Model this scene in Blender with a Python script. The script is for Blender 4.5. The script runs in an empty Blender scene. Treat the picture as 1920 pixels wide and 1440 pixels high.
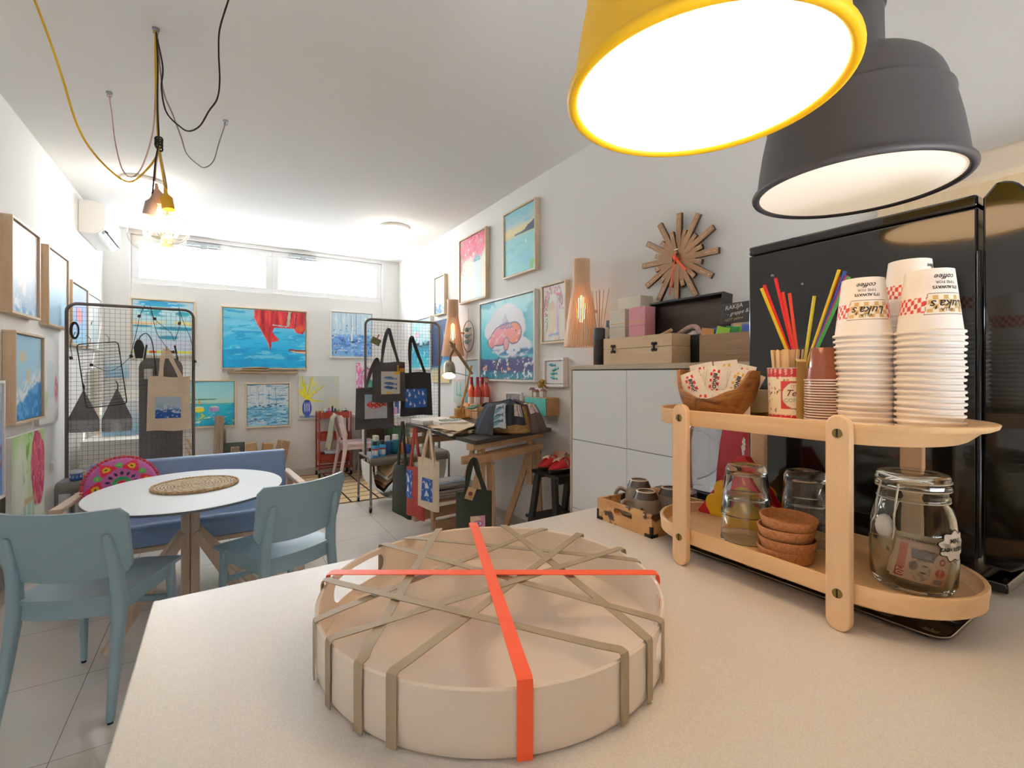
import bpy, bmesh, math, random
import numpy as np
from mathutils import Vector, Matrix

SC = bpy.context.scene
COL = SC.collection
R = math.radians
PI = math.pi
TAU = 2 * math.pi

# ---------------------------------------------------------------- camera
EYE = 1.41
cam_data = bpy.data.cameras.new('camera')
cam_data.sensor_width = 36.0
cam_data.lens = 16.594
cam_data.shift_y = -0.0104
cam_data.clip_start = 0.02
cam = bpy.data.objects.new('camera', cam_data)
COL.objects.link(cam)
cam.location = (0, 0, EYE)
cam.rotation_euler = (R(90), 0, R(-31.813))
SC.camera = cam

# ---------------------------------------------------------------- sky, sun, exposure
SC.view_settings.view_transform = 'Standard'
SC.view_settings.look = 'None'
SC.view_settings.gamma = 1.0
SC.view_settings.use_curve_mapping = False
SC.view_settings.exposure = 0.82
SC.cycles.use_denoising = True
SC.cycles.max_bounces = 12
SC.cycles.diffuse_bounces = 6
SC.cycles.glossy_bounces = 5
SC.cycles.transmission_bounces = 12
SC.cycles.transparent_max_bounces = 24
SC.cycles.caustics_reflective = False
SC.cycles.caustics_refractive = True
SC.cycles.sample_clamp_indirect = 6.0
SC.cycles.blur_glossy = 0.5

world = bpy.data.worlds.new('daylight_sky')
SC.world = world
world.use_nodes = True
bg = world.node_tree.nodes['Background']
bg.inputs[0].default_value = (0.90, 0.955, 1.0, 1)
bg.inputs[1].default_value = 14.0

sun_data = bpy.data.lights.new('sun', 'SUN')
sun_data.energy = 10.0
sun_data.angle = R(1.0)
sun_data.color = (1.0, 0.95, 0.88)
sun = bpy.data.objects.new('sun', sun_data)
COL.objects.link(sun)
sun.rotation_euler = Vector((-1.0, -0.45, -0.85)).to_track_quat('-Z', 'Y').to_euler()


# ---------------------------------------------------------------- colours and materials
def lin(c):
    if isinstance(c, str):
        c = c.lstrip('#')
        c = [int(c[i:i + 2], 16) / 255 for i in (0, 2, 4)]
    return tuple(x / 12.92 if x <= 0.04045 else ((x + 0.055) / 1.055) ** 2.4 for x in c[:3])


def rgb(h):
    h = h.lstrip('#')
    return np.array([int(h[i:i + 2], 16) / 255 for i in (0, 2, 4)])


MATS = {}


def _new(name):
    m = bpy.data.materials.new(name)
    m.use_nodes = True
    nt = m.node_tree
    return m, nt, nt.nodes['Principled BSDF']


def bump(nt, bs, height, strength=.2, dist=.01):
    b = nt.nodes.new('ShaderNodeBump')
    b.inputs['Strength'].default_value = strength
    b.inputs['Distance'].default_value = dist
    nt.links.new(height, b.inputs['Height'])
    nt.links.new(b.outputs[0], bs.inputs['Normal'])


def noise(nt, scale, detail=3, rough=.5, vec='Object', stretch=None):
    tc = nt.nodes.new('ShaderNodeTexCoord')
    n = nt.nodes.new('ShaderNodeTexNoise')
    n.inputs['Scale'].default_value = scale
    n.inputs['Detail'].default_value = detail
    n.inputs['Roughness'].default_value = rough
    out = tc.outputs[vec]
    if stretch:
        mp = nt.nodes.new('ShaderNodeMapping')
        mp.inputs['Scale'].default_value = stretch
        nt.links.new(out, mp.inputs[0])
        out = mp.outputs[0]
    nt.links.new(out, n.inputs['Vector'])
    return n


def ramp(nt, fac, stops):
    r = nt.nodes.new('ShaderNodeValToRGB')
    els = r.color_ramp.elements
    while len(els) < len(stops):
        els.new(0.5)
    for e, (p, c) in zip(els, stops):
        e.position = p
        e.color = (*lin(c), 1)
    nt.links.new(fac, r.inputs[0])
    return r


def P(name, col, rough=.5, metal=0.0, bmp=0, bscale=80, var=0, vscale=12, coat=0, spec=.5, sheen=0, emit=None, estr=0, stretch=None):
    if name in MATS:
        return MATS[name]
    m, nt, bs = _new(name)
    c = lin(col)
    bs.inputs['Base Color'].default_value = (*c, 1)
    bs.inputs['Roughness'].default_value = rough
    bs.inputs['Metallic'].default_value = metal
    bs.inputs['Specular IOR Level'].default_value = spec
    bs.inputs['Coat Weight'].default_value = coat
    bs.inputs['Sheen Weight'].default_value = sheen
    if emit:
        bs.inputs['Emission Color'].default_value = (*lin(emit), 1)
        bs.inputs['Emission Strength'].default_value = estr
    if var:
        n = noise(nt, vscale, 4, stretch=stretch)
        rr = nt.nodes.new('ShaderNodeValToRGB')
        rr.color_ramp.elements[0].position = .3
        rr.color_ramp.elements[1].position = .7
        rr.color_ramp.elements[0].color = (*[x * (1 - var) for x in c], 1)
        rr.color_ramp.elements[1].color = (*[min(1, x * (1 + var)) for x in c], 1)
        nt.links.new(n.outputs[0], rr.inputs[0])
        nt.links.new(rr.outputs[0], bs.inputs['Base Color'])
    if bmp:
        n = noise(nt, bscale, 3, stretch=stretch)
        bump(nt, bs, n.outputs[0], bmp, .004)
    MATS[name] = m
    return m


def wood(name, c0, c1, axis='x', scale=6, rough=.5, ring=0, coat=0):
    """Grain that runs along the given axis of the object."""
    if name in MATS:
        return MATS[name]
    m, nt, bs = _new(name)
    st = {'x': (.12, 1, 1), 'y': (1, .12, 1), 'z': (1, 1, .12)}[axis]
    n = noise(nt, scale * 4, 6, .62, stretch=st)
    n2 = noise(nt, scale * 22, 3, .6, stretch=tuple(.04 if s < 1 else 1 for s in st))
    mix = nt.nodes.new('ShaderNodeMath')
    mix.operation = 'MULTIPLY_ADD'
    mix.inputs[1].default_value = .45
    nt.links.new(n2.outputs[0], mix.inputs[0])
    mul = nt.nodes.new('ShaderNodeMath')
    mul.operation = 'MULTIPLY'
    mul.inputs[1].default_value = .6
    nt.links.new(n.outputs[0], mul.inputs[0])
    nt.links.new(mul.outputs[0], mix.inputs[2])
    r = ramp(nt, mix.outputs[0], [(.34, c1), (.68, c0)])
    nt.links.new(r.outputs[0], bs.inputs['Base Color'])
    bs.inputs['Roughness'].default_value = rough
    bs.inputs['Coat Weight'].default_value = coat
    bump(nt, bs, n2.outputs[0], .12, .002)
    MATS[name] = m
    return m


def glassy(name, tint='#ffffff', rough=0.0, thin=True, dens=.06):
    """Clear glass: mostly see-through with fresnel reflections."""
    if name in MATS:
        return MATS[name]
    m, nt, bs = _new(name)
    out = nt.nodes['Material Output']
    tr = nt.nodes.new('ShaderNodeBsdfTransparent')
    tr.inputs[0].default_value = (*lin(tint), 1)
    gl = nt.nodes.new('ShaderNodeBsdfGlossy')
    gl.inputs['Roughness'].default_value = rough
    fr = nt.nodes.new('ShaderNodeLayerWeight')
    fr.inputs[0].default_value = .5
    pw = nt.nodes.new('ShaderNodeMath')
    pw.operation = 'POWER'
    pw.inputs[1].default_value = 3.5
    nt.links.new(fr.outputs['Facing'], pw.inputs[0])
    ad = nt.nodes.new('ShaderNodeMath')
    ad.operation = 'MULTIPLY_ADD'
    ad.inputs[1].default_value = .75
    ad.inputs[2].default_value = dens
    nt.links.new(pw.outputs[0], ad.inputs[0])
    mx = nt.nodes.new('ShaderNodeMixShader')
    nt.links.new(ad.outputs[0], mx.inputs[0])
    nt.links.new(tr.outputs[0], mx.inputs[1])
    nt.links.new(gl.outputs[0], mx.inputs[2])
    nt.links.new(mx.outputs[0], out.inputs[0])
    MATS[name] = m
    return m


def real_glass(name, tint='#ffffff', rough=0.0):
    if name in MATS:
        return MATS[name]
    m, nt, bs = _new(name)
    bs.inputs['Base Color'].default_value = (*lin(tint), 1)
    bs.inputs['Transmission Weight'].default_value = 1
    bs.inputs['Roughness'].default_value = rough
    bs.inputs['IOR'].default_value = 1.45
    MATS[name] = m
    return m


def lamp_mat(name, col, s):
    if name in MATS:
        return MATS[name]
    m, nt, bs = _new(name)
    bs.inputs['Base Color'].default_value = (.8, .8, .78, 1)
    bs.inputs['Emission Color'].default_value = (*lin(col), 1)
    bs.inputs['Emission Strength'].default_value = s
    MATS[name] = m
    return m


def painted(name='painted', rough=.55, bmp=0.0, bscale=160, coat=0):
    """Surface pigments held in the mesh's colour attribute (paintings, prints)."""
    if name in MATS:
        return MATS[name]
    m, nt, bs = _new(name)
    a = nt.nodes.new('ShaderNodeAttribute')
    a.attribute_name = 'Col'
    nt.links.new(a.outputs['Color'], bs.inputs['Base Color'])
    bs.inputs['Roughness'].default_value = rough
    bs.inputs['Coat Weight'].default_value = coat
    if bmp:
        n = noise(nt, bscale, 4)
        bump(nt, bs, n.outputs[0], bmp, .003)
    MATS[name] = m
    return m


# ---------------------------------------------------------------- mesh building
class MB:
    def __init__(s):
        s.V, s.F, s.I, s.C = [], [], [], {}
        s.i = 0

    def add(s, vs, fs, col=None):
        o = len(s.V)
        s.V += [tuple(float(x) for x in v) for v in vs]
        s.F += [tuple(a + o for a in f) for f in fs]
        s.I += [s.i] * len(fs)
        if col is not None:
            if len(col) == 3 and not hasattr(col[0], '__len__'):
                col = [col] * len(vs)
            for k, c in enumerate(col):
                s.C[o + k] = c
        return s

    def m(s, i):
        s.i = i
        return s

    def mark(s):
        return len(s.V)

    def xf(s, M, k=0):
        for j in range(k, len(s.V)):
            s.V[j] = tuple(M @ Vector(s.V[j]))
        return s

    def box(s, a, b, col=None):
        x0, y0, z0 = a
        x1, y1, z1 = b
        return s.add([(x0, y0, z0), (x1, y0, z0), (x1, y1, z0), (x0, y1, z0), (x0, y0, z1), (x1, y0, z1), (x1, y1, z1), (x0, y1, z1)],
                     [(0, 3, 2, 1), (4, 5, 6, 7), (0, 1, 5, 4), (1, 2, 6, 5), (2, 3, 7, 6), (3, 0, 4, 7)], col)

    def cb(s, c, z, M=None):
        k = s.mark()
        s.box([-q / 2 for q in z], [q / 2 for q in z])
        T = Matrix.Translation(c)
        return s.xf(T @ M.to_4x4() if M is not None else T, k)

    def bar(s, p, q, w, d, up=(0, 0, 1)):
        """Rectangular bar from p to q: w across, d along the 'up' side."""
        p, q = Vector(p), Vector(q)
        t = (q - p).normalized()
        u = Vector(up)
        if abs(t.dot(u)) > .98:
            u = Vector((0, 1, 0))
        a = t.cross(u).normalized() * (w / 2)
        b = a.cross(t).normalized() * (d / 2)
        vs = [p - a - b, p + a - b, p + a + b, p - a + b, q - a - b, q + a - b, q + a + b, q - a + b]
        return s.add(vs, [(0, 3, 2, 1), (4, 5, 6, 7), (0, 1, 5, 4), (1, 2, 6, 5), (2, 3, 7, 6), (3, 0, 4, 7)])

    def loft(s, rings, cap=True, closed=True):
        n = len(rings[0])
        vs = [v for r in rings for v in r]
        fs = []
        for i in range(len(rings) - 1):
            for j in range(n if closed else n - 1):
                a = i * n + j
                b = i * n + (j + 1) % n
                fs.append((a, b, b + n, a + n))
        if cap:
            fs.append(tuple(range(n - 1, -1, -1)))
            fs.append(tuple((len(rings) - 1) * n + j for j in range(n)))
        return s.add(vs, fs)

    def cyl(s, p, q, r, r2=None, n=16, cap=True):
        return s.tube([p, q], [r, r if r2 is None else r2], n, cap=cap)

    def tube(s, pts, r, n=8, closed=False, cap=True):
        pts = [Vector(p) for p in pts]
        N = len(pts)
        rs = r if hasattr(r, '__len__') else [r] * N
        prev = None
        rings = []
        for i in range(N):
            if closed:
                t = pts[(i + 1) % N] - pts[i - 1]
            else:
                t = pts[min(i + 1, N - 1)] - pts[max(i - 1, 0)]
            t = t.normalized() if t.length > 1e-9 else Vector((0, 0, 1))
            if prev is None:
                u = Vector((0, 0, 1)) if abs(t.z) < .9 else Vector((1, 0, 0))
            else:
                u = prev
            a = (u - t * u.dot(t)).normalized()
            b = t.cross(a)
            prev = a
            rings.append([pts[i] + (a * math.cos(TAU * k / n) + b * math.sin(TAU * k / n)) * rs[i] for k in range(n)])
        if closed:
            rings.append(rings[0])
        return s.loft(rings, cap=cap and not closed)

    def ribbon(s, pts, side, w, th=.002):
        """Flat strap along pts; side is its width direction."""
        pts = [Vector(p) for p in pts]
        rings = []
        for i, p in enumerate(pts):
            t = (pts[min(i + 1, len(pts) - 1)] - pts[max(i - 1, 0)]).normalized()
            sd = Vector(side[i] if hasattr(side[0], '__len__') else side)
            sd = (sd - t * sd.dot(t)).normalized()
            nn = t.cross(sd)
            rings.append([p - sd * w / 2 - nn * th / 2, p + sd * w / 2 - nn * th / 2, p + sd * w / 2 + nn * th / 2, p - sd * w / 2 + nn * th / 2])
        return s.loft(rings)

    def lathe(s, prof, n=32, o=(0, 0, 0), a0=0, a1=TAU, col=None):
        full = abs(a1 - a0 - TAU) < 1e-6
        k = n if full else n + 1
        vs = []
        cols = [] if col else None
        for i, (r, z) in enumerate(prof):
            for j in range(k):
                a = a0 + (a1 - a0) * j / n
                vs.append((o[0] + r * math.cos(a), o[1] + r * math.sin(a), o[2] + z))
                if col:
                    cols.append(col(a, z, i))
        fs = []
        for i in range(len(prof) - 1):
            for j in range(n):
                a = i * k + j
                b = i * k + (j + 1) % k
                fs.append((a, b, b + k, a + k))
        return s.add(vs, fs, cols)

    def prism(s, poly, a, b, M=None):
        n = len(poly)
        vs = [(x, y, a) for x, y in poly] + [(x, y, b) for x, y in poly]
        if M is not None:
            vs = [M @ Vector(v) for v in vs]
        fs = [tuple(range(n - 1, -1, -1)), tuple(range(n, 2 * n))]
        fs += [(i, (i + 1) % n, (i + 1) % n + n, i + n) for i in range(n)]
        return s.add(vs, fs)

    def surf(s, fn, nu, nv, cu=False, colfn=None):
        vs, fs = [], []
        cols = [] if colfn else None
        ku = nu if cu else nu + 1
        for j in range(nv + 1):
            for i in range(ku):
                vs.append(fn(i / nu, j / nv))
                if colfn:
                    cols.append(colfn(i / nu, j / nv))
        for j in range(nv):
            for i in range(nu):
                a = j * ku + i
                b = j * ku + (i + 1) % ku
                fs.append((a, b, b + ku, a + ku))
        return s.add(vs, fs, cols)

    def sphere(s, c, r, n=12, sq=(1, 1, 1)):
        vs = [(c[0], c[1], c[2] - r * sq[2])]
        h = max(4, n // 2)
        for i in range(1, h):
            p = PI * i / h
            for j in range(n):
                a = TAU * j / n
                vs.append((c[0] + r * sq[0] * math.sin(p) * math.cos(a), c[1] + r * sq[1] * math.sin(p) * math.sin(a), c[2] - r * sq[2] * math.cos(p)))
        vs.append((c[0], c[1], c[2] + r * sq[2]))
        fs = [(0, 1 + (j + 1) % n, 1 + j) for j in range(n)]
        for i in range(h - 2):
            for j in range(n):
                a = 1 + i * n + j
                b = 1 + i * n + (j + 1) % n
                fs.append((a, b, b + n, a + n))
        L = len(vs) - 1
        k = 1 + (h - 2) * n
        fs += [(k + j, k + (j + 1) % n, L) for j in range(n)]
        return s.add(vs, fs)


def build(mb, name, mats, parent=None, loc=None, rz=0, bev=0, sm=40, sub=0, seg=2):
    me = bpy.data.meshes.new(name)
    me.from_pydata(mb.V, [], mb.F)
    mats = mats if isinstance(mats, (list, tuple)) else [mats]
    for m in mats:
        me.materials.append(m)
    me.polygons.foreach_set('material_index', [min(i, len(mats) - 1) for i in mb.I])
    if mb.C:
        at = me.color_attributes.new('Col', 'FLOAT_COLOR', 'POINT')
        a = np.ones((len(mb.V), 4), dtype=np.float32)
        ks = np.array(list(mb.C.keys()))
        cs = np.array([tuple(c)[:3] for c in mb.C.values()], dtype=np.float64)
        cs = np.clip(cs, 0, 1)
        a[ks, :3] = np.where(cs <= .04045, cs / 12.92, ((cs + .055) / 1.055) ** 2.4)
        at.data.foreach_set('color', a.ravel())
    me.update()
    if sm:
        me.polygons.foreach_set('use_smooth', [True] * len(me.polygons))
        me.set_sharp_from_angle(angle=R(sm))
    ob = bpy.data.objects.new(name, me)
    COL.objects.link(ob)
    if parent:
        ob.parent = parent
    if loc is not None:
        ob.location = loc
    ob.rotation_euler = (0, 0, rz)
    if bev:
        b = ob.modifiers.new('edge', 'BEVEL')
        b.width = bev
        b.segments = seg
        b.limit_method = 'ANGLE'
        b.angle_limit = R(40)
    if sub:
        b = ob.modifiers.new('soft', 'SUBSURF')
        b.levels = b.render_levels = sub
    return ob


def tag(o, label, cat, group=None, kind=None):
    o['label'] = label
    o['category'] = cat
    if group:
        o['group'] = group
    if kind:
        o['kind'] = kind
    return o


def thing(name, label, cat, loc=(0, 0, 0), rz=0, group=None, rot=None):
    o = bpy.data.objects.new(name, None)
    COL.objects.link(o)
    o.empty_display_size = .05
    o.location = loc
    o.rotation_euler = rot if rot else (0, 0, rz)
    return tag(o, label, cat, group)


def single(mb, name, mats, label, cat, loc=None, rz=0, group=None, **k):
    return tag(build(mb, name, mats, None, loc, rz, **k), label, cat, group)


def struct(mb, name, mats, parent=None, **k):
    o = build(mb, name, mats, parent, **k)
    if parent is None:
        o['kind'] = 'structure'
    return o


def dup(o, label=None, loc=None, rz=None, group=None, parent=None):
    c = o.copy()
    COL.objects.link(c)
    if parent is not None:
        c.parent = parent
    if label:
        c['label'] = label
    if group:
        c['group'] = group
    if loc is not None:
        c.location = loc
    if rz is not None:
        c.rotation_euler = (0, 0, rz)
    for ch in o.children:
        dup(ch, parent=c)
    return c


def text_vf(body, size=1.0, shear=0.0, offset=0.0):
    cu = bpy.data.curves.new('lettering', 'FONT')
    cu.body = body
    cu.size = size
    cu.shear = shear
    cu.offset = offset
    cu.align_x = 'CENTER'
    cu.align_y = 'CENTER'
    cu.resolution_u = 2
    ob = bpy.data.objects.new('lettering', cu)
    COL.objects.link(ob)
    bpy.context.view_layer.update()
    dg = bpy.context.evaluated_depsgraph_get()
    me = bpy.data.meshes.new_from_object(ob.evaluated_get(dg))
    vs = [tuple(v.co) for v in me.vertices]
    fs = [tuple(p.vertices) for p in me.polygons]
    bpy.data.objects.remove(ob)
    bpy.data.meshes.remove(me)
    return vs, fs


def letters(mb, body, size, fn, shear=0, offset=0, col=None):
    """Add lettering to a mesh, each flat point (x, y) placed by fn."""
    vs, fs = text_vf(body, size, shear, offset)
    mb.add([fn(v[0], v[1]) for v in vs], fs, col)
    return mb


def arc(c, r, a0, a1, n):
    return [(c[0] + r * math.cos(a0 + (a1 - a0) * i / n), c[1] + r * math.sin(a0 + (a1 - a0) * i / n)) for i in range(n + 1)]


def rrect(w, h, r, n=6, cx=0, cy=0):
    p = []
    for sx, sy, a in ((1, 1, 0), (-1, 1, 90), (-1, -1, 180), (1, -1, 270)):
        p += arc((cx + sx * (w / 2 - r), cy + sy * (h / 2 - r)), r, R(a), R(a + 90), n)
    return p


def smooth_path(pts, k=6):
    """Catmull-Rom through the points."""
    P_ = [Vector(p) for p in pts]
    P_ = [P_[0] * 2 - P_[1]] + P_ + [P_[-1] * 2 - P_[-2]]
    out = []
    for i in range(1, len(P_) - 2):
        a, b, c, d = P_[i - 1:i + 3]
        for j in range(k):
            t = j / k
            out.append(.5 * ((2 * b) + (c - a) * t + (2 * a - 5 * b + 4 * c - d) * t * t + (3 * b - a - 3 * c + d) * t ** 3))
    out.append(P_[-2])
    return out


# numpy noise for pigments
def _h(ix, iy, s):
    q = np.sin(ix * 127.1 + iy * 311.7 + s * 74.7) * 43758.5453
    return q - np.floor(q)


def vn(x, y, s=0):
    ix, iy = np.floor(x), np.floor(y)
    fx, fy = x - ix, y - iy
    fx = fx * fx * (3 - 2 * fx)
    fy = fy * fy * (3 - 2 * fy)
    return (_h(ix, iy, s) * (1 - fx) + _h(ix + 1, iy, s) * fx) * (1 - fy) + (_h(ix, iy + 1, s) * (1 - fx) + _h(ix + 1, iy + 1, s) * fx) * fy


def fb(x, y, s=0, o=4):
    t, a, n = 0, .5, 0
    for i in range(o):
        t = t + a * vn(x * 2 ** i, y * 2 ** i, s + i * 13)
        n += a
        a *= .55
    return t / n


def ss(a, b, x):
    t = np.clip((x - a) / (b - a), 0, 1)
    return t * t * (3 - 2 * t)


def mx(c, k, m):
    k = rgb(k) if isinstance(k, str) else k
    return c * (1 - m[:, None]) + k * m[:, None]


def grad(V, stops):
    ps = [p for p, _ in stops]
    cs = np.array([rgb(c) for _, c in stops])
    return np.stack([np.interp(V, ps, cs[:, k]) for k in range(3)], 1)


def ell(U, V, cx, cy, rx, ry, a=0):
    x, y = U - cx, V - cy
    c, s = math.cos(a), math.sin(a)
    return np.sqrt(((x * c + y * s) / rx) ** 2 + ((-x * s + y * c) / ry) ** 2)


def seg(U, V, x0, y0, x1, y1, w, w1=None):
    dx, dy = x1 - x0, y1 - y0
    t = np.clip(((U - x0) * dx + (V - y0) * dy) / (dx * dx + dy * dy + 1e-12), 0, 1)
    d = np.hypot(U - x0 - t * dx, V - y0 - t * dy)
    ww = w if w1 is None else w + (w1 - w) * t
    return 1 - ss(ww * .7, ww * 1.3, d)


def inpoly(U, V, pts):
    m = np.zeros(U.shape, bool)
    n = len(pts)
    for i in range(n):
        (x0, y0), (x1, y1) = pts[i], pts[(i + 1) % n]
        c = ((y0 > V) != (y1 > V)) & (U < (x1 - x0) * (V - y0) / (y1 - y0 + 1e-12) + x0)
        m ^= c
    return m.astype(float)


def lessthan(x, a, w=.05):
    return 1 - ss(a - w, a + w, x)


def pigment(mb, fn, w, h, nx, ny, place, rnd=0):
    """A grid sheet w x h whose pigments come from fn(U, V); place(x, z) puts its points (x to the viewer's right, z up, centred)."""
    u, v = np.meshgrid(np.linspace(0, 1, nx + 1), np.linspace(0, 1, ny + 1))
    U, V = u.ravel(), v.ravel()
    c = np.clip(fn(U, V), 0, 1)
    vs = [place((a - .5) * w, (b - .5) * h) for a, b in zip(U, V)]
    k = nx + 1
    fs = [(j * k + i, j * k + i + 1, (j + 1) * k + i + 1, (j + 1) * k + i) for j in range(ny) for i in range(nx)]
    mb.add(vs, fs, [tuple(q) for q in c])
    return mb
# ================================================================ the room
XL, XR, YB, YF, ZC = -1.13, 2.34, 7.08, -1.9, 3.11
M_wall = P('wall_paint', '#eeedeb', .85, bmp=.05, bscale=240)
M_ceil = P('ceiling_paint', '#ecebe9', .9, bmp=.04, bscale=200)
M_white_frame = P('window_frame_white', '#f2f2f2', .4)
M_skirt = P('skirting_taupe', '#c4bbb0', .5)

# glossy floor tiles, 60 cm, dark thin joints
M_floor, nt, bs = _new('floor_tiles')
geo = nt.nodes.new('ShaderNodeNewGeometry')
sep = nt.nodes.new('ShaderNodeSeparateXYZ')
nt.links.new(geo.outputs['Position'], sep.inputs[0])


def _math(nt, op, a, b=None, c=None):
    n = nt.nodes.new('ShaderNodeMath')
    n.operation = op
    for i, q in enumerate((a, b, c)):
        if q is None:
            continue
        if isinstance(q, (int, float)):
            n.inputs[i].default_value = q
        else:
            nt.links.new(q, n.inputs[i])
    return n.outputs[0]


def _joint(nt, co, off):
    f = _math(nt, 'FRACT', _math(nt, 'DIVIDE', _math(nt, 'SUBTRACT', co, off - 6.0), .6))
    d = _math(nt, 'ABSOLUTE', _math(nt, 'SUBTRACT', f, .5))
    return _math(nt, 'GREATER_THAN', d, .5 - .0021)


jj = _math(nt, 'MAXIMUM', _joint(nt, sep.outputs[0], -.525), _joint(nt, sep.outputs[1], 2.34))
n1 = noise(nt, 1.6, 4)
rc = ramp(nt, n1.outputs[0], [(.3, '#dfdad4'), (.7, '#e8e4df')])
mxn = nt.nodes.new('ShaderNodeMix')
mxn.data_type = 'RGBA'
nt.links.new(jj, mxn.inputs[0])
nt.links.new(rc.outputs[0], mxn.inputs[6])
mxn.inputs[7].default_value = (*lin('#6d6660'), 1)
nt.links.new(mxn.outputs[2], bs.inputs['Base Color'])
bs.inputs['Roughness'].default_value = .07
n2 = noise(nt, 26, 3)
bump(nt, bs, n2.outputs[0], .035, .02)

b = MB().box((XL - .3, YF - .3, -.12), (XR + .3, YB + .3, 0))
struct(b, 'floor', M_floor, sm=0)
b = MB().box((XL - .3, YF - .3, ZC), (XR + .3, YB + .3, ZC + .15))
struct(b, 'ceiling', M_ceil, sm=0)
struct(MB().box((XL - .2, YF - .3, 0), (XL, YB + .25, ZC)), 'wall_left', M_wall, sm=0)
struct(MB().box((XR, YF - .3, 0), (XR + .2, YB + .25, ZC)), 'wall_right', M_wall, sm=0)
WX0, WX1, WZ0, WZ1 = -.885, 2.085, 2.475, 3.06
b = MB()
b.box((XL, YB, 0), (XR, YB + .25, WZ0))
b.box((XL, YB, WZ0), (WX0, YB + .25, ZC))
b.box((WX1, YB, WZ0), (XR, YB + .25, ZC))
b.box((WX0, YB, WZ1), (WX1, YB + .25, ZC))
struct(b, 'wall_back', M_wall, sm=0)
# unseen wall behind the counter, with a low opening added for fill light
b = MB()
b.box((XL, YF - .2, .95), (XR, YF, ZC))
b.box((XL, YF - .2, 0), (-.1, YF, .95))
b.box((XR - .1, YF - .2, 0), (XR, YF, .95))
b.box((-.1, YF - .2, 0), (XR - .1, YF, .1))
struct(b, 'wall_front', wood('bounce_cut_wood', '#8a6c50', '#6e543c', 'z', 2, .6), sm=0)  # dark wood invented for this unseen wall to cut light bounced onto the tray
M_pane = glassy('window_glass', '#ffffff', dens=.02)


def window(name, x0, x1, z0, z1, y, f, d=.06):
    w = MB()
    w.box((x0, y, z0), (x1, y + d, z0 + f))
    w.box((x0, y, z1 - f), (x1, y + d, z1))
    w.box((x0, y, z0 + f), (x0 + f, y + d, z1 - f))
    w.box((x1 - f, y, z0 + f), (x1, y + d, z1 - f))
    o = struct(w, name, M_white_frame, bev=.004)
    g = MB().box((x0 + f - .004, y + d * .4, z0 + f - .004), (x1 - f + .004, y + d * .4 + .006, z1 - f + .004))
    build(g, 'pane', M_pane, o, sm=0)
    return o


w1 = window('window_1', WX0 + .002, .604, WZ0 + .002, WZ1 - .002, YB + .03, .075)
w2 = window('window_2', .606, WX1 - .002, WZ0 + .002, WZ1 - .002, YB + .03, .075)
M_steel = P('brushed_steel', '#9aa0a3', .35, metal=.9)
for w, xc in ((w1, -.17), (w2, .98)):
    k = MB().box((xc - .17, YB - .015, WZ1 - .06), (xc + .17, YB + .028, WZ1 - .025))
    k.box((xc - .03, YB - .03, WZ1 - .10), (xc + .04, YB + .028, WZ1 - .06))
    build(k, 'window_opener', M_steel, w, bev=.004)
    for q in (-.3, .3):
        k = MB().box((xc + q - .05, YB + .01, WZ0 + .004), (xc + q + .05, YB + .03, WZ0 + .02))
        build(k, 'hinge', M_white_frame, w, bev=.003)
window('window_added_fill', -.098, XR - .102, .102, .948, YF - .12, .06)  # unseen window added low behind the camera to brighten the ceiling
# slim uprights where the back panel meets the corners
struct(MB().box((WX0 - .012, YB - .012, 0), (WX0 - .002, YB, WZ1)), 'trim_1', M_white_frame, sm=0)
struct(MB().box((WX1 + .002, YB - .012, 0), (WX1 + .012, YB, WZ1)), 'trim_2', M_white_frame, sm=0)
struct(MB().box((XL, YF, 0), (XL + .014, YB, .09)), 'baseboard_left', M_skirt, sm=0)
struct(MB().box((XR - .014, 2.36, 0), (XR, YB, .09)), 'baseboard_right', M_skirt, sm=0)
struct(MB().box((XL + .014, YB - .014, 0), (XR - .014, YB, .09)), 'baseboard_back', M_skirt, sm=0)

# birch panelling with a rounded ledge beside the counter, on the wall past the clock
M_birch = wood('birch_panel', '#ecd8b8', '#e2caa4', 'z', 2.2, .45)
b = MB().box((XR - .03, YF, 0), (XR - .002, .86, 2.10))
struct(b, 'trim_3', M_birch, sm=0)
prof = [(XR - .002, 2.09), (XR - .10, 2.09)] + [(XR - .10 + .012 - .012 * math.cos(a), 2.10 + .06 + .02 * math.sin(a)) for a in (0, .5, 1, 1.5)] + [(XR - .002, 2.18)]
b = MB()
b.loft([[(x, YF + .01, z) for x, z in prof], [(x, .875, z) for x, z in prof]])
struct(b, 'trim_4', P('ledge_cream', '#e4d3bb', .5), bev=.006)

# small white socket plate above the panelling edge
b = MB().box((XR - .012, .95, 1.95), (XR - .001, 1.03, 2.03))
s = single(b, 'socket_plate', M_white_frame, 'small white socket plate on the wall above the black fridge', 'socket', bev=.003)
build(MB().cyl((XR - .018, .97, 1.99), (XR - .011, .97, 1.99), .006, n=10), 'screw', M_steel, s)

# light switch low on the left wall
s = thing('light_switch', 'white light switch on the side wall beside the bougainvillea canvas', 'light switch', (XL, 5.095, .675), R(90))
build(MB().box((-.04, -.012, -.04), (.04, -.001, .04)), 'plate', M_white_frame, s, bev=.003)
build(MB().box((-.028, -.018, -.028), (.028, -.012, .028)), 'rocker', M_white_frame, s, bev=.003)

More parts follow.
